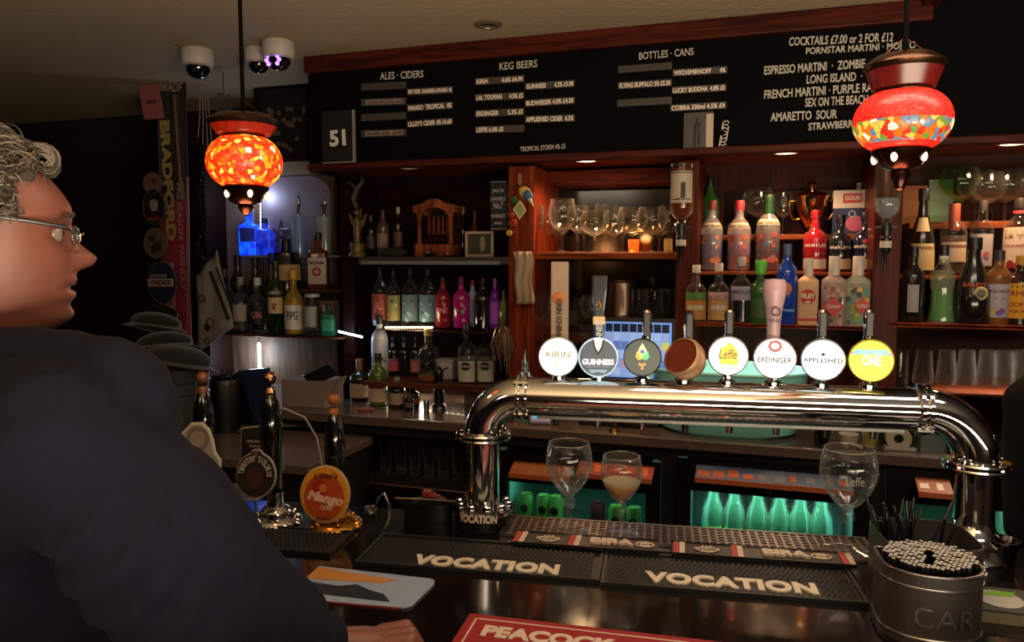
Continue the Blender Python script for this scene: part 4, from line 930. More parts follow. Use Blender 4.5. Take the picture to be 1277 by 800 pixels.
M().lathe([(.0, .002), (.02, .002), (.022, .05), (.020, .05)], 16, cap=False).build('jar_glass', glass('f0a050', .3, .1), t)
M().lathe([(0, .004), (.017, .004), (.017, .03), (0, .03)], 14, cap=False).build('wax', emit('ff7a20', 2.5), t)
point('candle_glow', at(790, 2.86, zG1+.06), .35, (1, .45, .15), .02)
for px, lb in ((815, 'small cream tea card standing among the goblets'),):
    tag(M().box((-.016, -.002, 0), (.016, .002, .055), Matrix.Rotation(.1, 3, 'X')).build('menu_card', mat('b0a070', .7), smooth=0), lb, 'card').location = at(px+18, 2.90, zG1)
# pint glasses: taper
def pint_mesh(): return M().lathe([(0, .01), (.30, 0), (.32, .02), (.34, .30), (.40, .72), (.42, .80), (.40, .99), (.395, 1), (.39, .98), (.40, .80), (.38, .72), (.32, .3), (.29, .05), (0, .05)], 20, cap=False)
pint0 = [None]
def pint(px, top, base, Y, z, lab, group, flip=False, wpx=None, gm=None):
    h = zb(px, top, Y)-z
    if pint0[0] is None: o = pint_mesh().build('pint_glass', clear); pint0[0] = o
    else: o = pint0[0].copy(); C.objects.link(o)
    b = BK(px, 320, Y); Z = depth(Vector((b.x, Y, z))); r = (wpx or 22)*Z/F/2/.42
    o.location = (b.x, Y, z+(h if flip else 0)); o.scale = (r, r, h); o.rotation_euler = (PI if flip else 0, 0, rnd.uniform(0, 6))
    return tag(o, lab, 'glass', group)
for px, Y in [(795, 2.78), (815, 2.80), (834, 2.78), (806, 2.90), (827, 2.91)]:
    pint(px, 360, 424, Y, zG2, 'pint glass, '+(ordl(px, [795, 815, 834])+' in front' if Y < 2.85 else ordl(px, [806, 827])+' at the back')+' under the goblet shelf', 'pint glasses under the goblet shelf', wpx=20)
t = thing('steel_canister', 'tall brushed steel canister behind the stout tap handle', 'canister', at(775, 2.78, zG2))
rr = 19*2.75/F; hh = zb(775, 350, 2.78)-zG2
M().lathe([(0, 0), (rr, 0), (rr, hh), (rr*.96, hh), (rr*.96, .005), (0, .005)], 28, cap=False).build('body', mat('a08878', .3, 1, .05, 60, .1), t)
M().lathe([(rr*1.0, hh-.006), (rr*1.04, hh-.003), (rr, hh)], 28, cap=False).build('rim', steel, t)
goblet(2, 752, 370, 2.90, zG2, 'slender wine glass in front of the mirror on the lower shelf', 'goblets on the lower goblet shelf')
# reflection-like picture behind: print of two faces leaning on the mirror is skipped; mirror does the rest
gR = 'clear balloon glass on the top shelf of the right bay'
for px, tp, Y in [(1213, 212, 2.92), (1250, 211, 2.90), (1235, 214, 2.97), (1272, 213, 2.96), (1285, 211, 2.89), (1228, 215, 2.87)]:
    goblet(1, px, tp, Y, zR0, 'balloon glass, '+ordl(px, [1213, 1250, 1235, 1272, 1285, 1228])+' on the right bay top shelf', 'balloon glasses in the right bay', wscale=.85)
goblet(1, 1193, 209, 2.88, zR0, 'balloon glass with green tinted stem, first on the top shelf of the right bay', None, gm=glass('e0f2d8', 0, .08), wscale=.9)
goblet(1, 944, 234, 2.94, zS0, 'engraved balloon glass behind the coral flowered gin', None, wscale=.85)
goblet(2, 975, 240, 2.96, zS0, 'wine glass left of the trophy on the rear shelf', None, wscale=.9)
goblet(2, 925, 238, 2.98, zS0, 'wine glass at the back left of the rear shelf', None, wscale=.9)
for px, tp, w_, hc, lb in ((1138, 232, 52, 'b0704a', 'orange paper card leaning at the back of the right bay'), (1173, 224, 46, '8a9a90', 'grey-green paper notice at the back of the right bay')):
    p = BK(px, tp, 3.0); Z = depth(p); tag(M().box((-w_*Z/F/2*.6, -.002, 0), (w_*Z/F/2*.6, .002, p.z-zR0)).build('paper_notice', mat(hc, .8), smooth=0), lb, 'paper').location = (p.x, 2.985, zR0)
gR1 = 'liqueurs on the middle shelf of the right bay'
def rb(nm, lab, px, top, w, kind, gm, cap, label, txt=None, liq=None, ex=None, **k):
    bottle(nm, lab, px, top, w, 2.80, zR1, kind, gm, cap, label, txt, liq, ex, group=gR1, **k)
rb('liqueur_bottle', 'dark liqueur bottle with small square label and large cream label', 1149, 235, 31, 'bell', dark, '1a1210', [(.50, .66, 'b8a07c', .7), (.05, .36, 'b09a6c', 1.1)], [('Tanquera', .31, 1.1, .05, '3a2c18')], None, None)
rb('rum_bottle', 'clear bottle with copper-pink foil neck and cream label', 1188, 254, 30, 'wine', cl, '8a4430', [(.18, .46, 'b8a890', 1.1), (.37, .42, 'a04a3c', 1.1)], None, (.55, tg('c8b0a0', .2)), capf=.62, caphr=.42)
rb('vodka_bottle', 'clear liqueur bottle with pink and blue flower print label', 1223, 250, 26, 'wine', cl, '3a3434', [(.12, .55, 'a8a0a4', 1.1)], None, (.5, tg('8a7a70', .3)), blob(['b04a5a', '4a5aa0'], .16, .3, 6, .5))
rb('liqueur_bottle', 'bottle with white label and small red band at the frame edge', 1270, 247, 38, 'gin', cl, '28201e', [(.10, .62, 'c0b0a0', 1.2)], [('LE TRES', .5, 1, .05, '5a4438'), ('FRAMBOISE', .38, 1, .035, '9a4a44')], (.6, tg('5a1c18', .6)), blob(['8a1c2c'], .10, .18, 5, .6), neck=(.80, .84, 'b04048'))
gR2 = 'front row of liqueurs in the right bay'
def rf(nm, lab, px, top, w, kind, gm, cap, label, txt=None, liq=None, ex=None, **k):
    bottle(nm, lab, px, top, w, 2.64, zR2, kind, gm, cap, label, txt, liq, ex, group=gR2, **k)
rf('wine_bottle', 'black wine bottle with grey side label, first in the front row of the right bay', 1140, 307, 26, 'wine', dark, '0e0c0c', (.14, .50, '8a8688', .5))
rf('melon_liqueur', 'clear waisted bottle half full of bright green liqueur', 1177, 305, 29, 'waist', glass('e0e8c8', .12, .1), '14120f', [(.68, .75, '16140e', 1.0), (.82, .88, 'c8c0b0', 1.2)], None, (.42, mat('0f8a1e', .2, coat=.5)), None)
rf('cream_liqueur', 'tall black cream liqueur bottle with oval emblem and red ribbon label', 1215, 296, 42, 'cone', dark, '141010', None, [('BAILEYS', .46, .6, .05, 'b84a30')], None, lambda t, r, h: (M().ball((r*.35, -r*.88, h*.36), 1, 16, 8, (r*.36, .004, r*.40)).build('oval_emblem', mat('b8a070', .5), t), M().ball((r*.35, -r*.91, h*.36), 1, 16, 8, (r*.24, .004, r*.28)).build('emblem_centre', mat('4a5a3a', .5), t)))
rf('liqueur_bottle', 'bottle of amber liqueur with lilac-grey label and coloured berries', 1247, 312, 28, 'slim', glass('c88a4a', .3, .1), '3a3436', (.10, .55, 'a49ca4', 1.2), [('LIQUEUR', .45, 1.0, .05, '3a3440'), ('- - - -', .36, 1.1, .012, '6a5a70')], (.66, tg('6a2c14', .7)), blob(['b0408a', '3a4ab0', 'c8a030'], .15, .26, 5, .4))
rf('coffee_liqueur', 'coffee liqueur bottle with bright yellow label at the frame edge', 1275, 318, 34, 'gin', tg('2a0e06', .9), 'c89020', [(.10, .60, 'd89a10', 1.3)], [('KAHLUA', .46, 1.1, .08, '8a1c10'), ('COFFEE', .30, .9, .06, '8a1c10'), ('LIQUEUR', .20, 1.0, .05, '8a1c10')])
for px in (1128, 1158, 1187, 1212, 1238, 1260, 1283):
    pint(px, 436, 488, 2.72, zR3 if px > 1150 else CT, 'upturned pint glass, '+ordl(px, [1128, 1158, 1187, 1212, 1238, 1260, 1283])+' on the lowest right shelf', 'upturned pint glasses', flip=True, wpx=24)
for i, px in enumerate((478, 497, 515, 533, 551, 569, 488, 507, 525, 543, 561)):
    pint(px, 546, 600, 2.64+.16*(i > 5), zr+.003, 'pint glass, '+(ordl(px, [488, 507, 525, 543, 561])+' in the rear row' if i > 5 else ordl(px, [478, 497, 515, 533, 551, 569])+' in the front row')+' of the wire rack', 'pint glasses on the wire rack', wpx=17)
# --- fridge contents ---
gf = 'green cans in the left fridge'
def can(px, base, h, Y, z, col, lab, group):
    p = BK(px, base, Y); r = .027; t = thing('drink_can', lab, 'can', (p.x, Y, z), 0, group)
    M().lathe([(0, .003), (r*.8, 0), (r, .006), (r, h-.008), (r*.85, h-.001), (r*.8, h-.003), (0, h-.003)], 20, cap=False).build('can_body', mat(col, .3, .2), t)
    M().lathe([(r*.86, h-.001), (r*.88, h+.001), (r*.82, h+.001)], 20, cap=False).build('rim', steel, t)
    M().ball((0, -r*.97, h*.66), 1, 14, 8, (r*.55, .002, r*.62)).build('black_badge', mat('14201a', .5), t)
    return t
for i, (px, Y) in enumerate([(656, 2.62), (678, 2.62), (693, 2.62)]):
    can(px, 668, .145, Y, zs1+.002, '5c9a4a', ['leftmost green can in the left fridge', 'second green can in the left fridge', 'third green can, beside the first goblet stem'][i], gf)
can(745, 668, .11, 2.70, zs1+.002, '6a1c2c', 'dark red can at the back of the left fridge', None)
for i, px in enumerate((768, 790)):
    can(px, 700, .14, 2.60, zs1+.002, '5c9448', ['green can behind the second goblet stem', 'green can at the right end of the left fridge'][i], gf)
gg = 'green glass bottles in the middle fridge'
gbm = glass('2f9a62', .14, .22)
for i, px in enumerate((888, 914, 943, 970, 996, 1022)):
    for k, Y in enumerate((2.62, 2.74)):
        lb = ['first', 'second', 'third', 'fourth', 'fifth', 'sixth'][i]
        b = BK(px, 700, Y); t = thing('green_beer_bottle', lb+' green glass bottle from the left in the middle fridge, '+('front row' if k == 0 else 'rear row'), 'bottle', (b.x, Y, zs2), 0, gg)
        h = .27; r = .0375
        if i == k == 0:
            mm = M().lathe([(0, .002)]+[(q*r, f*h) for f, q in KIND['beer'][2]], 20, cap=False)
            me_a = mm.build('glass_body', gbm, t).data
            me_b = M().lathe([(.012, h*.94), (.0135, h*.95), (.0135, h), (0, h)], 14, cap=False).build('cap', mat('8ac850', .4), t).data
            me_c = M().lathe([(r*1.01, h*.15), (r*1.01, h*.42)], 16, cap=False, a0=-PI/2-.9, a1=-PI/2+.9).build('paper_label', mat('4a9a3a', .5, 0, 0, 30, .4), t).data
        else:
            for nm, me in (('glass_body', me_a), ('cap', me_b), ('paper_label', me_c)):
                o = bpy.data.objects.new(nm, me); C.objects.link(o); o.parent = t
for i, px in enumerate((1150, 1176)):
    can(px, 700, .11, 2.62, zs3+.002, '8aa83a', ['yellow-green can in the right fridge, left', 'yellow-green can in the right fridge behind the font'][i], 'cans in the right fridge')
# --- things on the back counter, centre and right ---
# till monitor
t = thing('till_screen', 'till touchscreen with a blue grid of buttons behind the beer taps', 'till', (X(792, 2.70), 2.70, CT))
mw = 52*2.72/F; z0 = zb(792, 472, 2.66)-CT; z1 = zb(792, 402, 2.66)-CT
M().box((-mw, -.02, z0-.015), (mw, .02, z1+.015)).build('bezel', mat('2a2422', .4), t, smooth=0, bev=.004)
M().box((-mw*.9, -.0215, z0), (mw*.9, -.020, z1)).build('screen', emit('6a90d8', .75), t, smooth=0)
rb_ = random.Random(2); nx, ny = 9, 6
cols = ['8098c8', '9ab0d8', '90a8d4', 'c0b860', '7aa868', '88a0d0', '5a70a8', 'a0b8e0', '98acd8', 'b08aa8', '3a4a70']
for j in range(ny):
    for i in range(nx):
        c = cols[rb_.randrange(11)] if j < ny-1 else cols[(i+j) % 9]
        if j == ny-1: c = '101828'
        x = -mw*.86+i*mw*1.72/nx; z = z0+.006+j*(z1-z0-.01)/ny
        M().box((x+.001, -.0222, z), (x+mw*1.72/nx-.002, -.0216, z+(z1-z0)/ny-.004)).build('screen_button', emit(c, .7), t, smooth=0)
M().box((-.03, .0, .01), (.03, .04, z0-.01)).build('stand', black, t, smooth=0)
M().box((-.10, -.06, 0), (.10, .08, .012)).build('foot', black, t, smooth=0, bev=.003)
# teal tub
TX, TY = X(912, 2.72), 2.70
t = thing('ice_tub', 'large oval teal ice tub behind the beer font', 'tub', (TX, TY, CT))
a = 93*2.60/F; hh = zb(912, 463, 2.62)-CT
teal = mat('86d0c4', .35, .0, .03, 20, .08, coat=.3)
M().lathe([(0, .004), (a*.80, 0), (a*.88, .012), (a*.95, hh*.35), (a*1.0, hh*.9), (a*1.02, hh), (a*.985, hh*1.0), (a*.93, hh*.4), (a*.85, .02), (0, .02)], 44, n=2.5, dep=.66, cap=False).build('tub_body', teal, t)
M().lathe([(a*1.02, hh-.004), (a*1.035, hh), (a*1.02, hh+.005), (a*.99, hh+.003), (a*.985, hh-.002)], 44, n=2.5, dep=.67, cap=False).build('rolled_rim', mat('96dccf', .3, coat=.3), t)
# card reader
t = thing('card_reader', 'white card reader with blue screen leaning on the back counter', 'card reader', (X(674, 2.56), 2.56, CT+.004), R(8))
rt = Matrix.Rotation(R(-38), 3, 'X')
def rbx(m, a, b): return m.box(a, b, rt, (0, 0, 0))
rbx(M(), (-.036, -.008, 0), (.036, .010, .078)).build('case', mat('b8b4c0', .4), t, smooth=0, bev=.004)
rbx(M(), (-.027, -.0095, .016), (.027, -.008, .070)).build('screen', emit('4a90d0', .8), t, smooth=0)
rbx(M(), (-.034, -.0098, .002), (.034, -.0085, .008)).build('paper_slot', mat('8070c0', .4), t, smooth=0)
# pourer bottle left of font tube
bottle('oil_bottle', 'teal-tinted bottle with metal pourer behind the left end of the font tube', 655, 440, 26, 2.62, CT, 'squat', glass('b8dcd8', .25, .12), None, [(.08, .5, '6a9c98', 1.0)], None, None, lambda t, r, h: M().tube([(0, 0, h*.84), (0, 0, h*.95), (.001, 0, h*1.05)], [r*.36, r*.12, .002], 12).build('pourer', steel, t))
# small things at the right of the counter
t = thing('stout_glass', 'small full glass of dark stout with thin cream head', 'glass', (X(1037, 2.44), 2.54, CT))
rr = 12*2.5/F; hh = zb(1038, 528, 2.54)-CT
M().lathe([(0, 0), (rr*.75, 0), (rr*.85, hh*.2), (rr, hh*.8), (rr*.95, hh)], 22, cap=False).build('glass_body', clear, t)
M().lathe([(0, .003), (rr*.72, .003), (rr*.82, hh*.2), (rr*.96, hh*.8), (rr*.94, hh*.9), (0, hh*.9)], 22, cap=False).build('stout', mat('120a08', .2), t)
M().lathe([(rr*.93, hh*.9), (rr*.93, hh*.96), (0, hh*.96)], 22, cap=False).build('foam', mat('b09a80', .7), t)
t = thing('tape_dispenser', 'clear tape dispenser on the counter behind the right elbow', 'tape dispenser', (X(1130, 2.56), 2.56, CT))
mx = Matrix.Rotation(PI/2, 3, 'X')
M().lathe([(.014, -.012), (.036, -.012), (.036, .012), (.014, .012), (.014, -.012)], 24, o=(0, 0, .038), mtx=mx, cap=False).build('tape_roll', mat('a89c88', .4), t)
M().lathe([(0, -.01), (.010, -.01), (.010, .01), (0, .01)], 14, o=(0, 0, .038), mtx=mx, cap=False).build('hub', black, t)
M().box((-.04, -.016, 0), (.05, .016, .012)).build('base', mat('8c8478', .4), t, smooth=0, bev=.003)
pint(1094, 525, 570, 2.56, CT, 'short lettered glass holding yellow liquid beside the tape dispenser', None, wpx=22)
t = thing('lemon_slices', 'pale yellow lemon wedges in the short lettered glass', 'fruit', (X(1094, 2.56), 2.56, CT+.006))
m = M(); m.lathe([(0, 0), (.018, 0), (.022, .05), (0, .05)], 16, cap=False); m.build('slices', glass('d8d070', .5, .1), t)
pint(1112, 527, 568, 2.62, CT, 'clear short glass right of the lettered glass on the counter', None, wpx=20)
t = thing('salt_tub', 'small off-white plastic tub beside the stout glass', 'tub', (X(1067, 2.58), 2.58, CT))
M().lathe([(0, 0), (.024, 0), (.03, .034), (.031, .038), (0, .040)], 22, cap=False).build('tub_body', mat('a89c8a', .5), t)
M().tube([(0, -.03, .012), (.02, -.045, .01), (.035, -.05, .006)], .005, 8).build('spoon', mat('a89c8a', .5), t)
t = thing('glass_block', 'clear acrylic holder behind the right elbow of the font', 'holder', (X(1172, 2.60), 2.60, CT))
for a, b in [((-.035, -.03, 0), (.035, -.027, .10)), ((-.035, .027, 0), (.035, .03, .10)), ((-.035, -.03, 0), (-.032, .03, .10)), ((.032, -.03, 0), (.035, .03, .10))]:
    M().box(a, b).build('side', glass('c8d8d4', .15, .15), t, smooth=0)
t = thing('bar_clamp', 'small brass and black beer line tap under the font tube', 'tap', (X(769, 2.54), 2.54, CT))
M().lathe([(0, 0), (.02, 0), (.018, .008), (.006, .012), (.006, .03), (.009, .036), (.006, .05), (0, .052)], 14, cap=False).build('tap_body', brass, t)
t = thing('drawer_box', 'low black cash drawer with chrome edge under the till', 'box', (X(765, 2.60), 2.66, CT))
M().box((-.12, -.05, 0), (-.025+.12, .05, .035)).build('drawer_body', black, t, smooth=0, bev=.003)
M().box((-.12, -.053, .018), (.095, -.050, .022)).build('chrome_edge', steel, t, smooth=0)
# ---------------- the front bar ----------------
def U(px, v, py=600): return BR(px, py, v).x
def bz(px, py, v): return BR(px, py, v).z
class BF(M):
    """collector in bar frame; vertices are turned to the world when built"""
    def build(s, name, mt, parent=None, **kw):
        s.v = [BM @ v for v in s.v]
        return super().build(name, mt, parent, **dict(dict(world=True), **kw))
def bthing(name, lab, cat, u, v, z=BARZ, rot=0, group=None):
    return thing(name, lab, cat, bw(u, v, z), BA+rot, group)
def bonz(px, py, z=BARZ):
    d = BM.inverted() @ ray(px, py); t = (z-CAMZ)/d.z; return Vector((d.x*t, d.y*t, z))
gloss = mat('0d0a0a', .12, 0, .04, 3, .5, coat=.3)
t = bthing('bar_counter', 'long glossy black bar top with a dark wooden front', 'bar counter', .3, 1.3, 0)
BF().box((-2.6, .995, BARZ-.045), (2.4, 1.592, BARZ)).build('bar_top', gloss, t, smooth=0, bev=.006)
BF().box((-2.6, 1.10, 0), (2.4, 1.14, BARZ-.046)).build('front_panel', mahogd, t, smooth=0)
BF().box((-2.6, 1.54, 0), (2.4, 1.58, BARZ-.046)).build('rear_panel', mahogd, t, smooth=0)
# ---- drip mats ----
def bar_mat(u0, u1, v0, v1, lab, txt=None, trect=None, name='bar_mat', h=.008, tmat=None, rot=0):
    t = bthing(name, lab, 'bar mat', (u0+u1)/2, (v0+v1)/2)
    BF().box((u0, v0, BARZ+.0005), (u1, v1, BARZ+h*.5)).build('base_sheet', rubber, t, smooth=0)
    m = BF(); e = .006
    for a, b in [((u0, v0), (u1, v0+e)), ((u0, v1-e), (u1, v1)), ((u0, v0+e), (u0+e, v1-e)), ((u1-e, v0+e), (u1, v1-e))]:
        m.box((a[0], a[1], BARZ+h*.5), (b[0], b[1], BARZ+h))
    m.build('raised_edge', rubber, t, smooth=0)
    m = BF(); nu = int((u1-u0-.02)/.0095); nv = int((v1-v0-.02)/.009); w = .0033
    for j in range(nv):
        for i in range(nu):
            x = u0+.012+i*.0095+(.0045 if j % 2 else 0); y = v0+.012+j*.009
            if trect and trect[0] < x < trect[1] and trect[2] < y < trect[3]: continue
            z = BARZ+h*.5; m.add([(x-w, y-w, z), (x+w, y-w, z), (x+w, y+w, z), (x-w, y+w, z), (x-w*.4, y-w*.4, z+.005), (x+w*.4, y-w*.4, z+.005), (x+w*.4, y+w*.4, z+.005), (x-w*.4, y+w*.4, z+.005)],
                                 [(0, 1, 5, 4), (1, 2, 6, 5), (2, 3, 7, 6), (3, 0, 4, 7), (4, 5, 6, 7)])
    m.build('rubber_studs', mat('1d1c1e', .42, 0, 0, 20, .2), t, smooth=0, kind='stuff')
    if txt:
        a, b = txt[1], txt[2]; c = (Vector(a)+Vector(b))/2
        mt = parent_mtx(t).inverted() @ BM.to_4x4() @ T((c.x, c.y, BARZ+h*.5)) @ Matrix.Rotation(-PI/2, 4, 'X')
        text('raised_lettering', txt[0], b[0]-a[0], b[1]-a[1], mt, mat('c4b8a4', .6, 0, 0, 30, .1), t, ext=.0016, bold=.05, space=1.05)
    return t
def rect(p0, p1, z=BARZ): a = bonz(*p0, z); b = bonz(*p1, z); return a, b
V0, V1 = 1.272, 1.418
uA, uM, uB = U(442, V0, 706), U(748, V0, 735), U(1082, V0, 765)
def mtext(s, l, r):
    a, b = bonz(*l, BARZ+.008), bonz(*r, BARZ+.008)
    v = (a.y+b.y)/2; v = max(v, V0+.034); return (s, (a.x, v-.022, 0), (b.x, v+.022, 0)), (a.x-.006, b.x+.006, v-.026, v+.026)
tx, rc = mtext('VOCATION', (514, 697), (697, 710))
bar_mat(uA, uM-.001, V0, V1, 'black studded rubber bar mat with raised white lettering, left of the two', tx, rc)
tx, rc = mtext('VOCATION', (804, 720), (1021, 737))
bar_mat(uM+.001, uB, V0-.008, V1-.008, 'black studded rubber bar mat with raised white lettering, right of the two', tx, rc)
c = bonz(395, 712); bar_mat(U(300, 1.36, 700), U(440, 1.36, 712)-.02, 1.30, 1.42, 'plain black studded rubber mat beside the mango pump clip', name='drip_mat')
# ---- drip tray grid with Birra runners ----
ua, ub = U(632, 1.52, 665), U(1088, 1.50, 690)
t = bthing('drip_tray', 'long perforated steel drip tray under the beer font', 'drip tray', (ua+ub)/2, 1.52)
m = BF(); ta, tb = 1.466, 1.566; zt = BARZ+.007
n = int((ub-ua)/.0155)
for k in range(n+1): x = ua+(ub-ua)*k/n; m.box((x-.0024, ta, zt-.002), (x+.0024, tb, zt))
for k in range(8): y = ta+(tb-ta)*k/7; m.box((ua, y-.0024, zt-.0022), (ub, y+.0024, zt-.0002))
m.build('perforated_grille', mat('8a807a', .3, 1, 0, 30, .1), t, smooth=0, kind='stuff')
BF().box((ua, ta, BARZ+.001), (ub, tb, BARZ+.003)).build('tray_floor', mat('0c0c0c', .3), t, smooth=0)
m = BF()
for a, b in [((ua-.004, ta-.004), (ub+.004, ta)), ((ua-.004, tb), (ub+.004, tb+.004)), ((ua-.004, ta), (ua, tb)), ((ub, ta), (ub+.004, tb))]: m.box((a[0], a[1], BARZ+.001), (b[0], b[1], zt+.001))
m.build('tray_wall', steel, t, smooth=0)
runw = .056
def runner(p0, p1, items, lab):
    z = BARZ+.012; a, b = bonz(*p0, z), bonz(*p1, z); v = 1.415+.0  # centre line
    v = (a.y+b.y)/2; v = min(max(v, 1.430), 1.436)
    u0, u1 = a.x, b.x
    t = bthing('bar_runner', lab, 'bar runner', (u0+u1)/2, v)
    BF().box((u0, v-runw/2, BARZ+.010), (u1, v+runw/2, BARZ+.014)).build('runner_strip', mat('14100f', .45), t, smooth=0, bev=.001)
    m = BF(); m.box((u0, v-runw/2-.002, BARZ+.0095), (u1, v-runw/2, BARZ+.016)); m.box((u0, v+runw/2, BARZ+.0095), (u1, v+runw/2+.002, BARZ+.016)); m.build('runner_edge', mat('1c1a1c', .3), t, smooth=0)
    base = parent_mtx(t).inverted() @ BM.to_4x4()
    cream = mat('b8a894', .6); red = mat('a02c2c', .6)
    for kind, x in items:
        if kind == 'S':   # red and cream stripe
            for q, mm in ((0, red), (1, cream)):
                xx = x+q*.011; BF().add([(xx, v-runw/2, BARZ+.0142), (xx+.010, v-runw/2, BARZ+.0142), (xx+.012, v+runw/2, BARZ+.0142), (xx+.002, v+runw/2, BARZ+.0142),
                    (xx, v-runw/2, BARZ+.0155), (xx+.010, v-runw/2, BARZ+.0155), (xx+.012, v+runw/2, BARZ+.0155), (xx+.002, v+runw/2, BARZ+.0155)],
                    [(3, 2, 1, 0), (4, 5, 6, 7), (0, 1, 5, 4), (1, 2, 6, 5), (2, 3, 7, 6), (3, 0, 4, 7)]).build('raised_stripe', mm, t, smooth=0)
        elif kind == 'C':  # crowned round emblem
            m = BF(); pts = [(x+.017*math.cos(q), v-.004+.011*math.sin(q), BARZ+.0155) for q in [PI*2*j/16 for j in range(17)]]
            m.tube(pts, .0018, 6); m.tube([(x-.010, v-.008, BARZ+.0155), (x, v-.002, BARZ+.0155), (x+.010, v-.008, BARZ+.0155)], .0016, 6)
            for q in (-1, 0, 1): m.tube([(x+q*.006, v+.006, BARZ+.0155), (x+q*.008, v+.015, BARZ+.0155)], [.002, .0012], 6)
            for q in (-1, 1): m.ball((x+q*.020, v-.002, BARZ+.0155), .0035, 8, 6)
            m.build('crowned_emblem', cream, t)
        elif kind == 'T':
            mt = base @ T((x, v, BARZ+.0142)) @ Matrix.Rotation(-PI/2, 4, 'X')
            text('raised_lettering', 'BIRA', .082, .027, mt, cream, t, ext=.0025, bold=.06)
            m = BF()
            for rr, kk in ((.017, 1), (.008, .8)):
                m.tube([(x+.062+rr*math.cos(q), v+rr*.62*math.sin(q), BARZ+.0155) for q in [PI*2*j/16 for j in range(17)]], .0018*kk, 6)
            m.build('ring_emblem', cream, t)
    return t
def uu(px, py): return bonz(px, py, BARZ+.012).x
runner((640, 676), (822, 692), [('S', uu(641, 672)), ('C', uu(681, 680)), ('S', uu(706, 686)), ('T', uu(762, 686))], 'black bar runner with crowned emblem, stripes and white lettering, left of the two')
runner((838, 692), (1076, 716), [('S', uu(840, 696)), ('C', uu(884, 700)), ('S', uu(916, 706)), ('T', uu(985, 705)), ('S', uu(1058, 714))], 'black bar runner with crowned emblem, stripes and white lettering, right of the two')
# ---- beer font ----
vf = 1.53; zt = 1.395; rf_ = .0400
uL0, uL1 = U(603, vf), U(1216, vf)
RL, RR = .085, .100
tf = bthing('beer_font', 'wide chrome pipe beer font standing over the bar on two columns', 'beer font', (uL0+uL1)/2, vf)
zcL, zcR = bz(602, 549, vf), bz(1216, 576, vf)
BF().tube([(uL0+RL, vf, zt), (uL1-RR, vf, zt)], rf_, 40, cap=False).build('cross_tube', chrome, tf)
def arc(u, s, Rr, n=14): return [(u+s*(Rr-Rr*math.cos(PI/2*i/n)), vf, zt-Rr+Rr*math.sin(PI/2*i/n)) for i in range(n+1)]
BF().tube(arc(uL0, 1, RL), rf_*.985, 36, cap=False).build('elbow', chrome, tf)
BF().tube(arc(uL1, -1, RR), rf_*.985, 36, cap=False).build('elbow', chrome, tf)
for u, zc_, zz in ((uL0, zt-RL, 0), (uL1, zt-RR, 1)):
    BF().tube([(u, vf, BARZ+.03), (u, vf, zc_)], rf_*.86, 32, cap=False).build('column', chrome, tf)
    rr = rf_*1.42
    m = BF(); m.lathe([(rf_*.8, -.008), (rr, -.008), (rr*1.02, -.005), (rr, -.002), (rf_*1.05, -.001), (rf_*1.05, .001), (rr, .002), (rr*1.02, .005), (rr, .008), (rf_*.8, .010)], 36, o=(u, vf, zc_), cap=False)
    m.build('flange', chrome, tf)
    for k in range(4):
        q = k*PI/2+.6; BF().lathe([(0, -.013), (.005, -.013), (.005, .013), (.0035, .016), (0, .016)], 6, o=(u+rr*.86*math.cos(q), vf+rr*.86*math.sin(q), zc_), cap=False).build('bolt', chrome, tf)
    BF().lathe([(rf_*1.5, 0), (rf_*1.5, .004), (rf_*1.2, .012), (rf_*.95, .022), (rf_*.86, .04)], 36, o=(u, vf, BARZ+(.0 if zz == 0 else .03)), cap=False).build('base_collar', chrome, tf)
for u, s in ((uL0+RL, 1), (uL1-RR, -1)):
    rr = rf_*1.22
    BF().lathe([(rf_, -.012), (rr, -.010), (rr, -.004), (rf_*1.05, -.003), (rf_*1.05, .003), (rr, .004), (rr, .010), (rf_, .012)], 36, o=(u, vf, zt), mtx=Matrix.Rotation(PI/2, 3, 'Y'), cap=False).build('flange', chrome, tf)
    for k in range(4):
        q = k*PI/2+.8; BF().tube([(u-.014, vf+rr*.93*math.cos(q), zt+rr*.93*math.sin(q)), (u+.014, vf+rr*.93*math.cos(q), zt+rr*.93*math.sin(q))], .0045, 6).build('bolt', chrome, tf)
# right base: chrome drum, raised; left base: black font foot with clamps and VOCATION badge
BF().lathe([(0, 0), (.062, 0), (.064, .004), (.060, .010), (.056, .026), (.060, .03), (0, .031)], 36, o=(uL1, vf, BARZ), cap=False).build('chrome_foot', chrome, tf)
BF().lathe([(0, 0), (.058, 0), (.060, .004), (.058, .028), (.050, .034), (0, .034)], 36, o=(uL0, vf-.004, BARZ), cap=False).build('black_foot', black, tf)
for k in range(10):
    q = k*2*PI/10; BF().lathe([(0, 0), (.009, 0), (.009, .012), (.006, .018), (0, .019)], 8, o=(uL0+.052*math.cos(q), vf+.045*math.sin(q), BARZ+.034), cap=False).build('clamp_nut', chrome, tf)
base = parent_mtx(tf).inverted() @ BM.to_4x4() @ T((uL0, vf-.004, BARZ+.018)) @ Matrix.Rotation(R(-12), 4, 'X')
text('raised_lettering', 'VOCATION', .085, .017, base, mat('b8aa98', .6), tf, bold=.05, bend=.0605)
# drop rail of nozzles below the tube
for k, px in enumerate((693, 745, 800, 853, 908, 966, 1026, 1086)):
    u = U(px, vf); BF().tube([(u, vf, zt-rf_+.004), (u, vf, zt-rf_-.006), (u, vf, zt-rf_-.020)], [.009, .007, .006], 12).build('nozzle', chrome if k % 3 else black, tf)
BF().box((uL0+RL+.03, vf-.012, zt-rf_-.004), (uL1-RR-.03, vf+.012, zt-rf_+.002)).build('underside_rail', dsteel, tf, smooth=0)
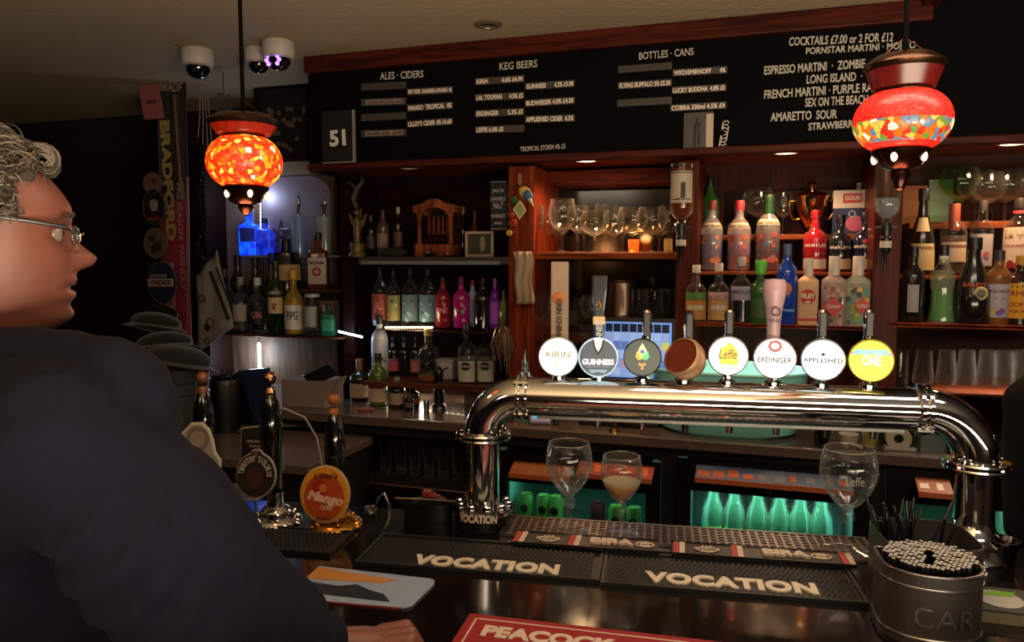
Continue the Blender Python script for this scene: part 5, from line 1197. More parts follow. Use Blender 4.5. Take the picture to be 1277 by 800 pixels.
# ---- taps with illuminated lenses ----
ck = {}
ztop = zt+rf_
def lens(px, py, rpx, lab, face, rim, es, draw, handle, tilt=0, lit=True):
    v = vf-.012; u = U(px, v, py); Z = depth(bw(u, v, 1.45)); r = rpx*Z/F; zc_ = bz(px, py, v)
    t = bthing('beer_tap', lab, 'beer tap', u, vf, ztop-.002, 0, 'beer taps on the font')
    face_r = -math.atan2(bw(u, v).x, bw(u, v).y)-BA   # turn lens squarely to the customers
    RZ = Matrix.Rotation(face_r*.75, 4, 'Z')
    L0 = T((0, v-vf, zc_-(ztop-.002))) @ RZ
    RX = Matrix.Rotation(PI/2, 4, 'X')
    def put(m, nm, mt, **k):
        m.v = [(L0 @ RX) @ p for p in m.v]; return m.build(nm, mt, t, **k)
    # body post
    h0 = zc_-(ztop-.002)
    M().lathe([(.016, 0), (.016, .006), (.009, .010), (.008, max(.014, h0-r*.6)), (.012, h0)], 16, cap=False).build('tap_stem', chrome, t)
    put(M().lathe([(0, -.012), (r*.9, -.012), (r, -.008), (r*1.03, 0), (r*1.03, .006), (r*.97, .009), (r*.95, .007)], 36, cap=False), 'lens_housing', rim)
    fo = put(M().lathe([(0, .0078), (r*.96, .0078)], 36, cap=False), 'lens_face', emit(face, es) if lit else mat(face, .4, 0, 0, 20, .15))
    def ltext(s, x, y, w, h, col, e=0, **k):
        o = text('lettering', s, w*r, h*r, L0 @ T((x*r, -.0084, y*r)), emit(col, e) if e else mat(col, .5), fo, ext=.0005, **k)
    def lshape(pts, col, e=0, nm='printed_shape', lift=.0082):
        m = M(); m.poly([(x*r, y*r) for x, y in pts], .0004); m.v = [L0 @ (p+Vector((0, -lift, 0))) for p in m.v]
        m.build(nm, emit(col, e) if e else mat(col, .5), fo, smooth=0)
    draw(ltext, lshape, r)
    # handle behind
    if handle:
        k, y1, y0, w, hm, ex = handle
        vh = vf+.012; zt_ = bz(px, y1, vh)-(ztop-.002); zb_ = bz(px, y0, vh)-(ztop-.002); rr = w*Z/F/2; H = zt_-zb_; hx = U(px+ex, vh, y1)-u
        if k == 'lever':
            M().tube([(0, .012, h0*.7), (hx*.5, .012, zb_+.0), (hx, .012, zb_+H*.1)], [.007, .008, .010], 10).build('handle_neck', chrome, t)
            M().tube([(hx, .012, zb_), (hx, .012, zb_+H*.4), (hx, .012, zb_+H*.85), (hx, .012, zt_)], [rr*.8, rr*.9, rr*1.05, rr*.7], 16).build('handle', chrome, t)
            M().box((hx-rr*.72, .012-rr*1.12, zb_+H*.12), (hx+rr*.72, .012-rr*.5, zb_+H*.92)).build('handle_inlay', black, t, smooth=0, bev=.002)
        elif k == 'paddle':
            M().tube([(0, .012, h0*.6), (0, .012, zb_)], .008, 10).build('handle_neck', chrome, t)
            M().add([(hx*0+sx*rr*q, .012+d, z) for z, q in ((zb_-.06, .62), (zb_+H*.5, .7), (zb_+H*.80, 1), (zt_, 1.05)) for d in (-.008, .008) for sx in (-1, 1)],
                    [(4*i+a, 4*i+b, 4*i+4+b, 4*i+4+a) for i in range(3) for a, b in ((0, 1), (1, 3), (3, 2), (2, 0))]+[(0, 1, 3, 2), (12, 13, 15, 14)]).build('handle', hm, t, smooth=0, bev=.003)
        elif k == 'board':
            M().tube([(0, .012, h0*.6), (0, .012, zb_)], .008, 10).build('handle_neck', chrome, t)
            M().box((-rr, .004, zb_-.06), (rr, .020, zt_)).build('handle', hm, t, smooth=0, bev=.003)
        elif k == 'glass':
            prof = [(rr*.5, zb_-.05), (rr*.55, zb_), (rr*.58, zb_+H*.25), (rr*.72, zb_+H*.5), (rr*.98, zb_+H*.75), (rr*1.0, zb_+H*.9), (rr*.86, zt_-.002), (0, zt_)]
            M().lathe(prof, 26, o=(0, .012, 0), cap=False).build('handle', hm, t)
    return t, L0, r
def d_kirin(tx, sh, r):
    tx('KIRIN', 0, .12, 1.25, .32, '8a7a3c', .3, bold=.02); tx('ICHIBAN', 0, -.20, .55, .10, 'a09060', .35); tx('一番搾り', 0, -.42, .8, .20, '907c40', .35)
t, L0, r = lens(696, 444, 24, 'leftmost tap with glowing white lens, olive lettering and tall cream board handle', 'f4f8ec', mat('d0d8d4', .2, .6), 1.3, d_kirin, ('board', 326, 424, 22, mat('8a7460', .6), 10))
text('lettering', 'KIRIN ICHIBAN', .085, .011, T((0, .002, .12)) @ Matrix.Rotation(R(90), 4, 'Y'), mat('2c1c14', .6), t, bold=.03)
M().ball((0, .003, .165), 1, 14, 8, (.014, .002, .012)).build('printed_bird', mat('a05a28', .6), t)
def d_guin(tx, sh, r):
    tx('GUINNESS', 0, -.22, 1.62, .30, 'e8e8e8', .8, bold=.04); tx('DRAUGHT STOUT', 0, -.46, 1.2, .09, '90a0b0', .3)
    sh([(-.22, .95), (.22, .95), (.14, .55), (0, .30), (-.14, .55)], 'e8e8e4', .8); sh([(-.34, .98), (-.22, .95), (-.14, .55), (0, .30), (0, .12), (-.22, .45)], '3a2c20')
    sh([(.34, .98), (.22, .95), (.14, .55), (0, .30), (0, .12), (.22, .45)], '3a2c20'); sh([(-.5, -.62), (.5, -.62), (.35, -.82), (0, -.74), (-.35, -.82)], '6a90b0', .5)
t, L0, r = lens(746, 445, 24, 'tap with dark blue round lens and tall black tapering handle', '0e2a44', emit('b8d0dc', .8), .55, d_guin, ('paddle', 343, 430, 19, mat('10141c', .3, coat=.3), 8))
text('lettering', 'GUINNESS', .062, .012, T((0, .003, .09)) @ Matrix.Rotation(R(-90), 4, 'Y'), mat('c0c4c8', .5), t, bold=.03)
M().poly([(-.012, .128), (.012, .128), (.012, .112), (-.012, .112)], .001, o=(0, .002, 0)).build('gold_band', mat('a89068', .3, .8), t, smooth=0)
M().tube([(-.006, .002, .150), (-.002, .002, .160), (.004, .002, .148), (-.004, .002, .142)], .0025, 6).build('harp_badge', mat('b09860', .3, .7), t)
def d_eye(tx, sh, r):
    sh([(0, .78), (.20, .45), (.24, .20), (0, .05), (-.24, .20), (-.20, .45)], 'e8d890', 1.0); sh([(-.02, .25), (.30, .35), (.38, .05), (.22, -.14), (0, -.08)], '30b070', .9)
    sh([(.02, .25), (-.30, .32), (-.36, .02), (-.2, -.14), (0, -.08)], 'e89a30', .9)
    sh([(.13*math.cos(a), .33+.11*math.sin(a)) for a in [k*PI/5 for k in range(10)]], '305a9a', .8, lift=.0088)
    for x, y in ((0, -.42), (-.12, -.36), (.12, -.36), (0, -.58)): sh([(x+.09*math.cos(a), y+.08*math.sin(a)) for a in [k*PI/3 for k in range(6)]], 'c8882c', .7)
lens(801, 445, 23, 'tap with dark round lens showing a gold and green flame emblem', '16302c', mat('5a6a70', .2, .8), .35, d_eye, ('lever', 386, 424, 12, chrome, 6))
# fourth tap: copper faced bowl turned aside
v = vf-.01; u = U(853, v, 445)
t = bthing('beer_tap', 'copper faced round tap knob in cream bowl housing turned away from view', 'beer tap', u, vf, ztop-.002, 0, 'beer taps on the font')
r = 25*depth(bw(u, v, 1.45))/F; h0 = bz(853, 445, v)-ztop
rt = Matrix.Rotation(R(-38), 3, 'Z') @ Matrix.Rotation(R(62), 3, 'X')
cen = Vector((0, -.012, h0))
M().lathe([(0, -r*1.15), (r*.35, -r*1.10), (r*.75, -r*.85), (r*1.0, -r*.35), (r*1.03, r*.10), (r*.98, r*.28), (r*.90, r*.34)], 32, o=cen, mtx=rt, cap=False).build('bowl_housing', mat('a88464', .35, .2, 0, 10, .1), t)
M().lathe([(0, r*.26), (r*.88, r*.26), (r*.92, r*.33)], 32, o=cen, mtx=rt, cap=False).build('copper_face', mat('7a3420', .35, .5, .05, 20, .1), t)
M().lathe([(.018, 0), (.018, .006), (.010, .012), (.009, h0)], 16, cap=False).build('tap_stem', chrome, t)
vh = vf+.012; zz = bz(860, 386, vh)-ztop; z0 = bz(860, 424, vh)-ztop
M().tube([(.008, .014, h0*.7), (.010, .014, z0), (.010, .014, (z0+zz)/2), (.010, .014, zz)], [.009, .009, .011, .008], 14).build('handle', chrome, t)
M().box((.003, .001, z0+.006), (.017, .008, zz-.006)).build('handle_inlay', black, t, smooth=0, bev=.002)
def d_leffe(tx, sh, r):
    sh([(-.42, -.42), (.5, -.46), (.48, .20), (.30, .52), (0, .74), (-.12, .50), (-.40, .42)], 'f4c020', 1.0); tx('Leffe', -.02, .10, .90, .50, '6a4010', .1, shear=.2, bold=.01)
    tx('BLONDE', 0, -.60, .72, .16, '8a7a60', .3)
lens(908, 443, 24, 'tap with glowing white lens and a yellow patch, right of the copper knob', 'dcd8e4', mat('c0c0c8', .2, .6), .95, d_leffe, ('lever', 386, 422, 12, chrome, 2))
def d_erd(tx, sh, r):
    tx('ERDINGER', 0, -.08, 1.62, .27, '080806', 0, bold=.015); tx('Weissbier', 0, -.42, .8, .22, 'b89090', .5, shear=.3)
    sh([(-.34, .58), (-.24, .84), (0, .92), (.24, .84), (.34, .58), (.22, .38), (0, .30), (-.22, .38)], 'b03c40', .3); sh([(.2*math.cos(a), .62+.17*math.sin(a)) for a in [k*PI/6 for k in range(12)]], 'e0d8c8', .8, lift=.0088)
t, L0, r = lens(966, 446, 25, 'tap with glowing white lens and a tall pink-white beer glass handle', 'f4f2ee', mat('c8ccd0', .2, .6), 1.2, d_erd, ('glass', 347, 420, 29, mat('a88c94', .35, 0, 0, 10, .06), 0))
text('lettering', 'ERDINGER', .024, .005, T((0, .012, .125)), mat('4a3040', .6), t, bend=.0225, bold=.02)
M().tube([(.008*math.cos(a), -.0105, .143+.008*math.sin(a)) for a in [k*PI/8 for k in range(17)]], .0014, 6).build('ring_badge', mat('4a3040', .6), t)
def d_app(tx, sh, r):
    tx('APPLESHED', 0, -.02, 1.78, .22, '0a1012', 0, bold=.015); tx('PREMIUM CIDER', 0, -.25, .8, .09, '7a8888', .3)
    sh([(-.07, .20), (.07, .20), (.09, .30), (0, .36), (-.09, .30)], '30383c'); sh([(-.5, .26), (-.48, .24), (0, .50), (.48, .24), (.5, .26), (0, .54)], 'a0b4b4', .4)
lens(1026, 448, 25.5, 'tap with pale glowing lens and thin dark lettering, second from the right', 'd8f2f2', mat('a8c4cc', .2, .6), 1.2, d_app, ('lever', 386, 424, 13, chrome, 0))
def d_one(tx, sh, r):
    sh([(-.75, .30), (.72, .30), (.72, .52), (-.75, .52)], '50b0d8', .8); tx('NORTHERN', 0, .41, 1.1, .12, 'c8e8f0', .8)
    tx('ONE', .02, .02, .8, .50, 'f4f4d8', 1.3, bold=.02); tx('4.3% ABV', 0, -.46, .6, .09, '8a8a30', .3); tx('SESSION IPA', 0, -.64, .8, .09, '8a8a30', .3); tx('BREWING CO', 0, .74, .6, .08, '8a8a30', .3)
    for s in (-1, 1): sh([(s*.72, .42), (s*.95, .36), (s*.84, .26), (s*.95, .20), (s*.72, .28)], 'c88aa0', .7)
lens(1086, 449, 26, 'rightmost tap with glowing yellow lens and a blue ribbon', 'f2e430', mat('c8c458', .2, .6), 1.0, d_one, ('lever', 386, 424, 13, chrome, -2))
# ---- three big goblets on the drip tray ----
def big_goblet(px, top, base, wpx, lab, beer=None, txt=None, vv=1.50):
    z = BARZ+.0075; p = bonz(px, base-8, z); v = min(max(p.y, 1.48), 1.54); u = U(px, v, base)
    w0 = bw(u, v); Z = depth(Vector((w0.x, w0.y, z))); h = bz(px, top+3, v)-z; r = wpx*Z/F/2
    t = bthing('stemmed_beer_glass', lab, 'glass', u, v, z)
    g = glass('f2f4f4', 0, .10)
    M().lathe([(0, .004), (r*.86, 0), (r*.90, .002), (r*.86, .006), (r*.40, .012), (r*.16, h*.09)], 32, cap=False).build('foot', g, t)
    k = 10
    M().lathe([(r*.16, h*.09), (r*.14, h*.14), (r*.14, h*.26), (r*.20, h*.30), (r*.30, h*.33), (r*.22, h*.355), (r*.30, h*.38), (r*.18, h*.41), (r*.22, h*.43)], k, cap=False).build('stem', g, t, smooth=25)
    bowl = [(0, h*.43), (r*.22, h*.435), (r*.50, h*.50), (r*.78, h*.60), (r*.96, h*.72), (r*1.0, h*.80), (r*.97, h*.89), (r*.86, h*1.0)]
    inner = [(q-.0012, z_) for q, z_ in bowl[::-1] if q > .01]+[(0, h*.455)]
    M().lathe(bowl+[(r*.86-.0006, h*1.002)]+inner, 40, cap=False).build('bowl', g, t, 60)
    M().lathe([(r*.87, h*.998), (r*.875, h*1.004), (r*.86, h*1.006), (r*.85, h*1.0)], 40, cap=False).build('rim', glass('ffffff', .1, .3), t)
    if beer:
        M().lathe([(0, h*.46), (r*.20, h*.46), (r*.47, h*.51), (r*.76, h*.61), (r*.84, h*.645), (0, h*.645)], 32, cap=False).build('beer', glass('f0a030', .75, .05), t)
        M().lathe([(r*.84, h*.645), (r*.89, h*.68), (r*.88, h*.69), (0, h*.675)], 32, cap=False).build('foam', mat('b09c78', .8, 0, .6, 120, .15), t)
    if txt: text('lettering', txt, r*.62, h*.085, T((0, 0, h*.76)) , mat('8c8c88', .5), t, bold=.0, bend=r*1.015)
    return t
big_goblet(709, 549, 674, 58, 'empty stemmed beer glass, tallest at the left end of the drip tray', None, 'Leffe')
big_goblet(774, 565, 676, 52, 'stemmed glass with a little amber beer and foam', True)
big_goblet(1054, 556, 698, 68, 'empty stemmed beer glass at the right end of the drip tray', None, 'Leffe')
# ---- hand pulls and pump clips ----
def handpull(px, ytop, ybot, v, wpx, ball, lab):
    u = U(px, v, ytop); p = bw(u, v); Z = depth(Vector((p.x, p.y, 1.4))); k = Z/F
    zt_ = bz(px, ytop, v)-BARZ; zb_ = max(.02, bz(px, ybot, v)-BARZ); w_ = wpx*k/2; H = zt_-zb_
    t = bthing('hand_pull', lab, 'hand pump', u, v)
    M().tube([(0, 0, 0), (0, 0, zb_+.01)], .008, 12).build('steel_rod', steel, t)
    M().lathe([(0, zb_), (w_*.55, zb_), (w_*.75, zb_+H*.25), (w_*1.0, zb_+H*.5), (w_*.88, zb_+H*.68), (w_*.5, zb_+H*.80), (w_*.42, zb_+H*.82)], 24, cap=False).build('handle_grip', mat('0a0a0c', .12, coat=1), t)
    M().lathe([(w_*.44, zb_+H*.80), (w_*.55, zb_+H*.83), (w_*.38, zb_+H*.87)], 20, cap=False).build('ferrule', ball, t)
    M().ball((0, 0, zt_-w_*.58), w_*.6, 20, 12).build('ball_top', ball, t); return t
    return t
handpull(252, 463, 600, 1.56, 26, mat('7a4c34', .35, .2), 'black beer hand pull with brown ball top beside the metal bucket')
HP1 = handpull(336, 463, 610, 1.49, 29, mat('b08060', .12, 1), 'black beer hand pull with shiny copper ball top, middle of three')
HP2 = handpull(416, 490, 625, 1.49, 26, wood('6a3a1c', 'a0683c', .4), 'black beer hand pull with wooden ball top, right of three')
def pump_base(px, y0, yb, v, wpx, mt, t):
    u = U(px, v, yb); p = bw(u, v); k = depth(Vector((p.x, p.y, BARZ)))/F; r = wpx*k/2; H = bz(px, y0, v)-BARZ
    dd = parent_mtx(t).inverted() @ bw(u, v, BARZ); o3 = (dd.x, dd.y, 0)
    M().lathe([(0, 0), (r, 0), (r*1.02, .004), (r*.95, .010), (r*.75, .014), (r*.6, .018)], 32, o=o3, cap=False).build('foot_plate', mt, t)
    M().lathe([(r*.6, .018), (r*.58, .022), (r*.62, .026), (r*.5, .032), (r*.36, H*.55), (r*.3, H)], 28, o=o3, cap=False).build('bell', mt, t)
    for q in range(6):
        a = q*PI/3; M().ball((o3[0]+r*.82*math.cos(a), o3[1]+r*.82*math.sin(a), .014), .005, 8, 6).build('bolt_cap', mt, t)
    return t
pump_base(346, 612, 682, 1.46, 62, chrome, HP1)
pump_base(419, 628, 688, 1.46, 66, brass, HP2)
# clips
def clip(px, py, v, outline, wpx, hpx, facem, edgem, lab, rotz=0, tilt=-8):
    u = U(px, v, py); p = bw(u, v); k = depth(Vector((p.x, p.y, 1.25)))/F; z = bz(px, py, v)
    t = bthing('pump_clip', lab, 'pump clip', u, v, z-hpx*k/2, rotz)
    W_, H_ = wpx*k/2, hpx*k/2; mt = T((0, 0, H_)) @ Matrix.Rotation(R(tilt), 4, 'X')
    def put(m, nm, mm, **kk): m.v = [mt @ q for q in m.v]; return m.build(nm, mm, t, **kk)
    put(M().poly([(x*W_, y*H_) for x, y in outline], .005), 'clip_edge', edgem, smooth=0)
    put(M().poly([(x*W_*.94, y*H_*.94) for x, y in outline], .003, o=(0, -.0025, 0)), 'clip_face', facem, smooth=0)
    put(M().box((-.006, .006, -H_*.6), (.006, .020, H_*.1)), 'clip_bracket', mat('a09890', .5), smooth=0)
    def tt(s, x, y, w, h, col, **kk): text('lettering', s, w*W_, h*H_, mt @ T((x*W_, -.003, y*H_)) @ Matrix.Rotation(kk.pop('rz', 0), 4, 'Y'), mat(col, .55), t, ext=.0006, **kk)
    def sh(pts, col, lift=.0028, nm='printed_shape'): put(M().poly([(x*W_, y*H_) for x, y in pts], .0005, o=(0, -lift-.0005, 0)), nm, mat(col, .5, 0, 0, 18, .15), smooth=0)
    return t, tt, sh
circ = [(math.cos(a), math.sin(a)) for a in [k*2*PI/40 for k in range(40)]]
def cir(x, y, rx, ry, n=24): return [(x+rx*math.cos(k*2*PI/n), y+ry*math.sin(k*2*PI/n)) for k in range(n)]
ring = mat('8c8478', .5)
t, tt, sh = clip(405, 616, 1.43, circ, 66, 72, mat('b87a1a', .4, 0, 0, 20, .2), mat('a89068', .35), "round orange pump clip with a red mango on a brass base")
sh(cir(0, -.08, .80, .80), '9a3c10'); sh(cir(-.18, .18, .34, .32), '8a1c0c', .0034); sh(cir(-.04, .22, .16, .15), 'b8602c', .004)
tt("Lilley's", .05, .62, .95, .26, '1c0e08', bold=.01, shear=.2, rz=R(-4)); tt('Mango', .05, -.16, 1.45, .44, 'c8a084', bold=.05, shear=.25, rz=R(8)); tt('CIDER', .1, -.45, .5, .14, 'c8a084', bold=.02); tt('4% ABV', 0, -.82, .6, .09, '2c1c0c')
t, tt, sh = clip(319, 592, 1.43, [(math.cos(a)*1.0, math.sin(a)*.92+(.12 if abs(a-PI/2) < .3 else 0)) for a in [k*2*PI/40 for k in range(40)]], 54, 62, mat('1c1410', .5, 0, 0, 20, .3), ring, "round dark brown pump clip with pale lettering around its upper edge")
for i, ch in enumerate("TIMOTHY"):
    a = PI*(.96-.070*i); tt(ch, .72*math.cos(a), .66*math.sin(a), .13, .24, '9a9080', bold=.04, rz=PI/2-a)
for i, ch in enumerate("TAYLOR'S"):
    a = PI*(.42-.058*i); tt(ch, .72*math.cos(a), .66*math.sin(a), .13 if ch != "'" else .04, .24, '9a9080', bold=.04, rz=PI/2-a)
sh(cir(0, -.1, .42, .42), '3a1c14'); sh(cir(0, .84, .12, .14), '5a3a2c')
t, tt, sh = clip(323, 562, 1.53, [(-.9, -1), (.9, -1), (.95, .1), (.95, .65), (.35, .7), (.2, 1), (-.1, .95), (-.9, .85)], 56, 66, mat('100e0e', .5), ring, 'black stepped pump clip with small white print behind the round brown clip')
tt('CHAMPION BEER', .05, .35, 1.2, .10, 'a8a098'); tt('TOMORROW', .05, .18, 1.0, .10, 'a8a098'); tt('4.3% VOL', .05, .02, .7, .08, 'a8a098')
t, tt, sh = clip(246, 582, 1.44, [(-1, -1), (1, -1), (1, .18), (.75, .35), (.62, .62), (.42, .86), (.1, 1), (-.35, .98), (-.75, .75), (-1, .4)], 62, 112, mat('8a8478', .5, 0, 0, 14, .15), mat('b8b0a4', .5), 'pale grey arched pump clip half hidden by the navy sleeve')
sh(cir(.0, .62, .5, .28), '6a5c50'); sh(cir(0, .62, .34, .18), '8a7c6c', .0034); sh([(0, -.1), (.95, -.1), (.95, .02), (0, .02)], '9a6a30'); tt('BLONDE', .15, -.30, 1.5, .22, '1c1614', bold=.05); tt('GOLDEN', .4, -.04, .9, .08, '1c1614')
# white brackets / wires beside clips
t = bthing('pump_stay', 'white slotted metal upright between the pump clips', 'bracket', U(347, 1.54, 600), 1.54)
M().box((-.007, -.005, 0), (.007, .005, bz(350, 553, 1.54)-BARZ)).build('slotted_plate', mat('7a7470', .4, .5), t, smooth=0)
M().box((-.02, -.012, .09), (.02, -.006, .115)).build('cross_plate', mat('8a8480', .4, .5), t, smooth=0)
# wire glass drainer behind the clips
t = bthing('glass_drainer', 'white wire drainer behind the navy sleeve and pump clips', 'drainer', U(290, 1.62, 640), 1.62)
m = BF(); u0, u1 = U(255, 1.57, 640), U(345, 1.57, 640)
for k in range(9): v = 1.49+.012*k; m.tube([(u0, v, BARZ+.035+.0*k), (u1, v-.01, BARZ+.035)], .0026, 6)
for uq in (u0, u1): m.tube([(uq, 1.48, BARZ+.035), (uq, 1.585, BARZ+.035)], .003, 6); m.tube([(uq, 1.48, BARZ+.035), (uq, 1.48, BARZ)], .003, 6); m.tube([(uq, 1.58, BARZ+.035), (uq, 1.58, BARZ)], .003, 6)
m.build('wires', mat('8c8884', .3, .7), t, kind='stuff')
# white cable loop
c0 = [BR(352, 508, 1.66), BR(380, 520, 1.68), BR(395, 545, 1.68), BR(402, 580, 1.67), BR(400, 620, 1.67)]
cb = BF().tube(c0, .0022, 6); cb.v = [BM@v for v in cb.v]; tag(M.build(cb, 'cable', mat('8a8480', .5)), 'thin white cable curving down beside the middle hand pull', 'cable')
# ---- half round chrome drip plate + curved tap ----
c = bonz(513, 670)
t = bthing('half_round_tray', 'half round steel drip plate with embossed lettering', 'tray', c.x, 1.545)
k = depth(bw(c.x, 1.5, BARZ))/F; r = 41*k
mt = Matrix.Rotation(R(38), 3, 'X')
pts = [(-r, 0), (r, 0)]+[(r*math.cos(a), -r*.62*math.sin(a)) for a in [PI*q/18 for q in range(1, 18)]]
m = M().poly(pts, .002, o=(0, 0, 0)); m.v = [mt @ v+Vector((0, -.02, .045)) for v in m.v]; m.build('steel_plate', steel, t, smooth=0)
text('embossed_lettering', 'Guinness', r*1.1, .014, T((0, -.02, .045)) @ mt.to_4x4() @ T((0, -.001, -.014)), mat('c8c0b8', .2, .9), t, shear=.3, bold=.02)
M().lathe([(0, 0), (r*.8, 0), (r*.85, .035), (0, .036)], 28, o=(0, 0, 0), cap=False, a0=0, a1=2*PI, dep=.5).build('tray_body', black, t)
t = bthing('curved_faucet', 'thin bent steel faucet behind the half round drip plate', 'faucet', U(474, 1.57, 660), 1.57)
pts = [(U(462, 1.57, 662), 1.57, BARZ), (U(466, 1.57, 640), 1.57, bz(466, 638, 1.57)), (U(472, 1.57, 620), 1.57, bz(473, 620, 1.57)), (U(479, 1.57, 616), 1.57, bz(480, 615, 1.57)), (U(485, 1.57, 625), 1.57, bz(485, 628, 1.57)), (U(486, 1.57, 645), 1.57, bz(486, 648, 1.57))]
BF().tube(pts, .004, 10).build('pipe', steel, t)
BF().lathe([(0, 0), (.014, 0), (.013, .006), (.005, .008)], 16, o=(pts[0][0], 1.57, BARZ), cap=False).build('foot', steel, t)
t = bthing('red_cloth', 'crumpled red packet beside the black font foot', 'packet', U(542, 1.585, 640), 1.59)
m = M()
for q in range(5):
    m.box((-.028+q*.012, -.012, 0), (-.010+q*.012, .012, .045-.006*q), Matrix.Rotation(.3*q, 3, 'Z')@Matrix.Rotation(.12*q, 3, 'X'))
o = m.build('crumpled_wrapper', mat('7a1c1c', .45, 0, .5, 40, .3), t, smooth=0, bev=.003); o['kind'] = 'stuff'
tag(BF().lathe([(.0, 0), (.015, 0), (.017, .03), (.016, .031), (.013, .006), (0, .005)], 18, o=(U(632, 1.56, 660), 1.585, BARZ), cap=False).build('shot_glass', glass('e8e8e8', .0, .14)), 'small clear shot glass beside the black font foot', 'glass')
# ---- straw caddy ----
g2 = mat('5a5654', .42, .7, .04, 40, .15)
def corner(px, py, z): return bonz(px, py, z)
cz = BARZ
u0, u1 = U(1086, 1.33, 720), U(1222, 1.30, 720)
t = bthing('bar_caddy', 'grey metal bar caddy with embossed lettering holding napkins and straws', 'caddy', (u0+u1)/2, 1.22)
# rear tray (rounded left end)
def rr_(u0, u1, v0, v1, rad, n=6):
    P = []
    for cx, cy, a in ((u1-rad, v1-rad, 0), (u0+rad, v1-rad, 90), (u0+rad, v0+rad, 180), (u1-rad, v0+rad, 270)):
        for k in range(n+1): q = R(a+90*k/n); P.append((cx+rad*math.cos(q), cy+rad*math.sin(q)))
    return P
def open_box(P, z0, z1, th, nm, mt, parent, tops=None):
    m = BF(); n = len(P); cx = sum(p[0] for p in P)/n; cy = sum(p[1] for p in P)/n
    def ins(p):
        d = Vector((p[0]-cx, p[1]-cy)); L = d.length; d *= (L-th)/L; return (cx+d.x, cy+d.y)
    Q = [ins(p) for p in P]
    vs = [(x, y, z0) for x, y in P]+[(x, y, z1) for x, y in P]+[(x, y, z1) for x, y in Q]+[(x, y, z0+.004) for x, y in Q]
    fs = [tuple(range(n))[::-1]]+[(a*n+i, a*n+(i+1) % n, (a+1)*n+(i+1) % n, (a+1)*n+i) for a in range(3) for i in range(n)]+[tuple(range(3*n, 4*n))]
    m.add(vs, fs); return m.build(nm, mt, parent)
ztray = bz(1130, 655, 1.36)
open_box(rr_(u0+.005, u1-.002, 1.255, 1.40, .035), cz, ztray, .003, 'rear_compartment', g2, t)
um = u0+.020
# front bucket : U shape with rounded front
fc = BR(1150, 700, 1.20)
zf = bz(1160, 700, 1.20)
uc = U(1160, 1.20, 700); rw = 58*depth(bw(uc, 1.19, 1.2))/F
P = [(uc+rw*math.cos(a), 1.195-rw*.78*max(0, -math.sin(a))+(.058 if math.sin(a) > 0 else 0)*min(1, math.sin(a)*3)) for a in [2*PI*k/48 for k in range(48)]]
open_box(P, cz, zf, .003, 'front_bucket', g2, t)
for zz in (zf-.001, zf-.020, cz+.012):
    m = BF(); loop = [(x+(x-uc)*.008, y-(.0006), zz) for x, y in P]; loop.append(loop[0]); m.tube(loop, .0018, 6, cap=False); m.build('rim_bead', mat('8a8684', .25, .9), t)
base = parent_mtx(t).inverted() @ BM.to_4x4() @ T((uc+.004, 1.195, cz+(zf-cz)*.42)) @ Matrix.Scale(.78, 4, (0, 1, 0))
text('embossed_lettering', 'CAR', rw*1.25, .030, base, mat('8c8886', .25, .8, 0, 20, .1), t, bend=rw*1.03, bold=.0)
# bundle of black straws with white tips in the front bucket
st_ = bthing('straw_bundle', 'tight bundle of black straws with white ends filling the caddy bucket', 'straws', uc, 1.20, cz+.005)
m = BF(); m2 = BF()
for j in range(-9, 10):
    for i in range(-16, 17):
        x = uc+i*.0066+(.0033 if j % 2 else 0); y = 1.20+j*.0057
        ins_ = ((x-uc)/(rw*.93))**2+((y-1.205)/(rw*.74 if y < 1.205 else .050))**2
        if ins_ > .97: continue
        if abs(x-uc+.002-(y-1.2)*.3) < .006 and -.03 < y-1.2 < .015: continue
        h = zf+.010+.003*random.random()-max(0, (1.205-y))*.12
        m.lathe([(.0030, 0), (.0030, h-cz-.006)], 7, o=(x, y, cz+.005)); m2.lathe([(.0027, 0), (.0027, .0012)], 7, o=(x, y, h-.0005))
m.build('straws', mat('0a0a0a', .4), st_, kind='stuff'); m2.build('white_ends', mat('b0aca4', .5), st_, kind='stuff')
# loose black straws in the rear tray
rs = random.Random(11)
for k in range(22):
    u = U(1105, 1.36, 660)+rs.uniform(0, .075); dx = rs.uniform(-.045, .02)+(.085 if k > 18 else 0); H = rs.uniform(.115, .15)
    o = BF().tube([(u, 1.33+rs.uniform(-.03, .03), cz+.006), (u+dx, 1.345+rs.uniform(-.03, .03), cz+.006+H)], .0026, 7); o.v = [BM@v for v in o.v]
    tag(M.build(o, 'straw', mat('0c0c0d', .35)), 'black straw fanned out in the rear tray of the bar caddy', 'straw', 'loose black straws in the caddy')
# coaster stack right
c = bonz(1246, 762); t = bthing('coaster_stack', 'stack of dark green edged beer mats beside the caddy', 'beer mats', c.x, c.y, BARZ, R(-6))
for k in range(6): M().box((-.047+.0006*(k % 2), -.047, .0003+.0034*k), (.047+.0006*(k % 3), .047, .0033+.0034*k)).build('beer_mat', mat('7a7458' if k < 5 else '3a3a30', .7), t, smooth=0)
M().lathe([(0, 0), (.033, 0), (.033, .0006), (0, .0006)], 28, o=(0, 0, .0204), cap=False).build('printed_disc', mat('a8a498', .6), t)
M().poly([(-.03, .01), (.0, .03), (.03, .03), (.02, .01)], .0005, mtx=Matrix.Rotation(-PI/2, 3, 'X'), o=(0, 0, .0214)).build('green_print', mat('6a9a2c', .6), t, smooth=0)
# black cup right of the font foot
t = bthing('steel_cup', 'shiny dark steel cup behind the caddy by the right font foot', 'cup', U(1247, 1.50, 715), 1.50)
M().lathe([(0, 0), (.022, 0), (.026, .03), (.029, .035), (.030, .045), (.027, .045), (.022, .006), (0, .006)], 22, cap=False).build('cup_body', mat('5a5a60', .15, 1), t)
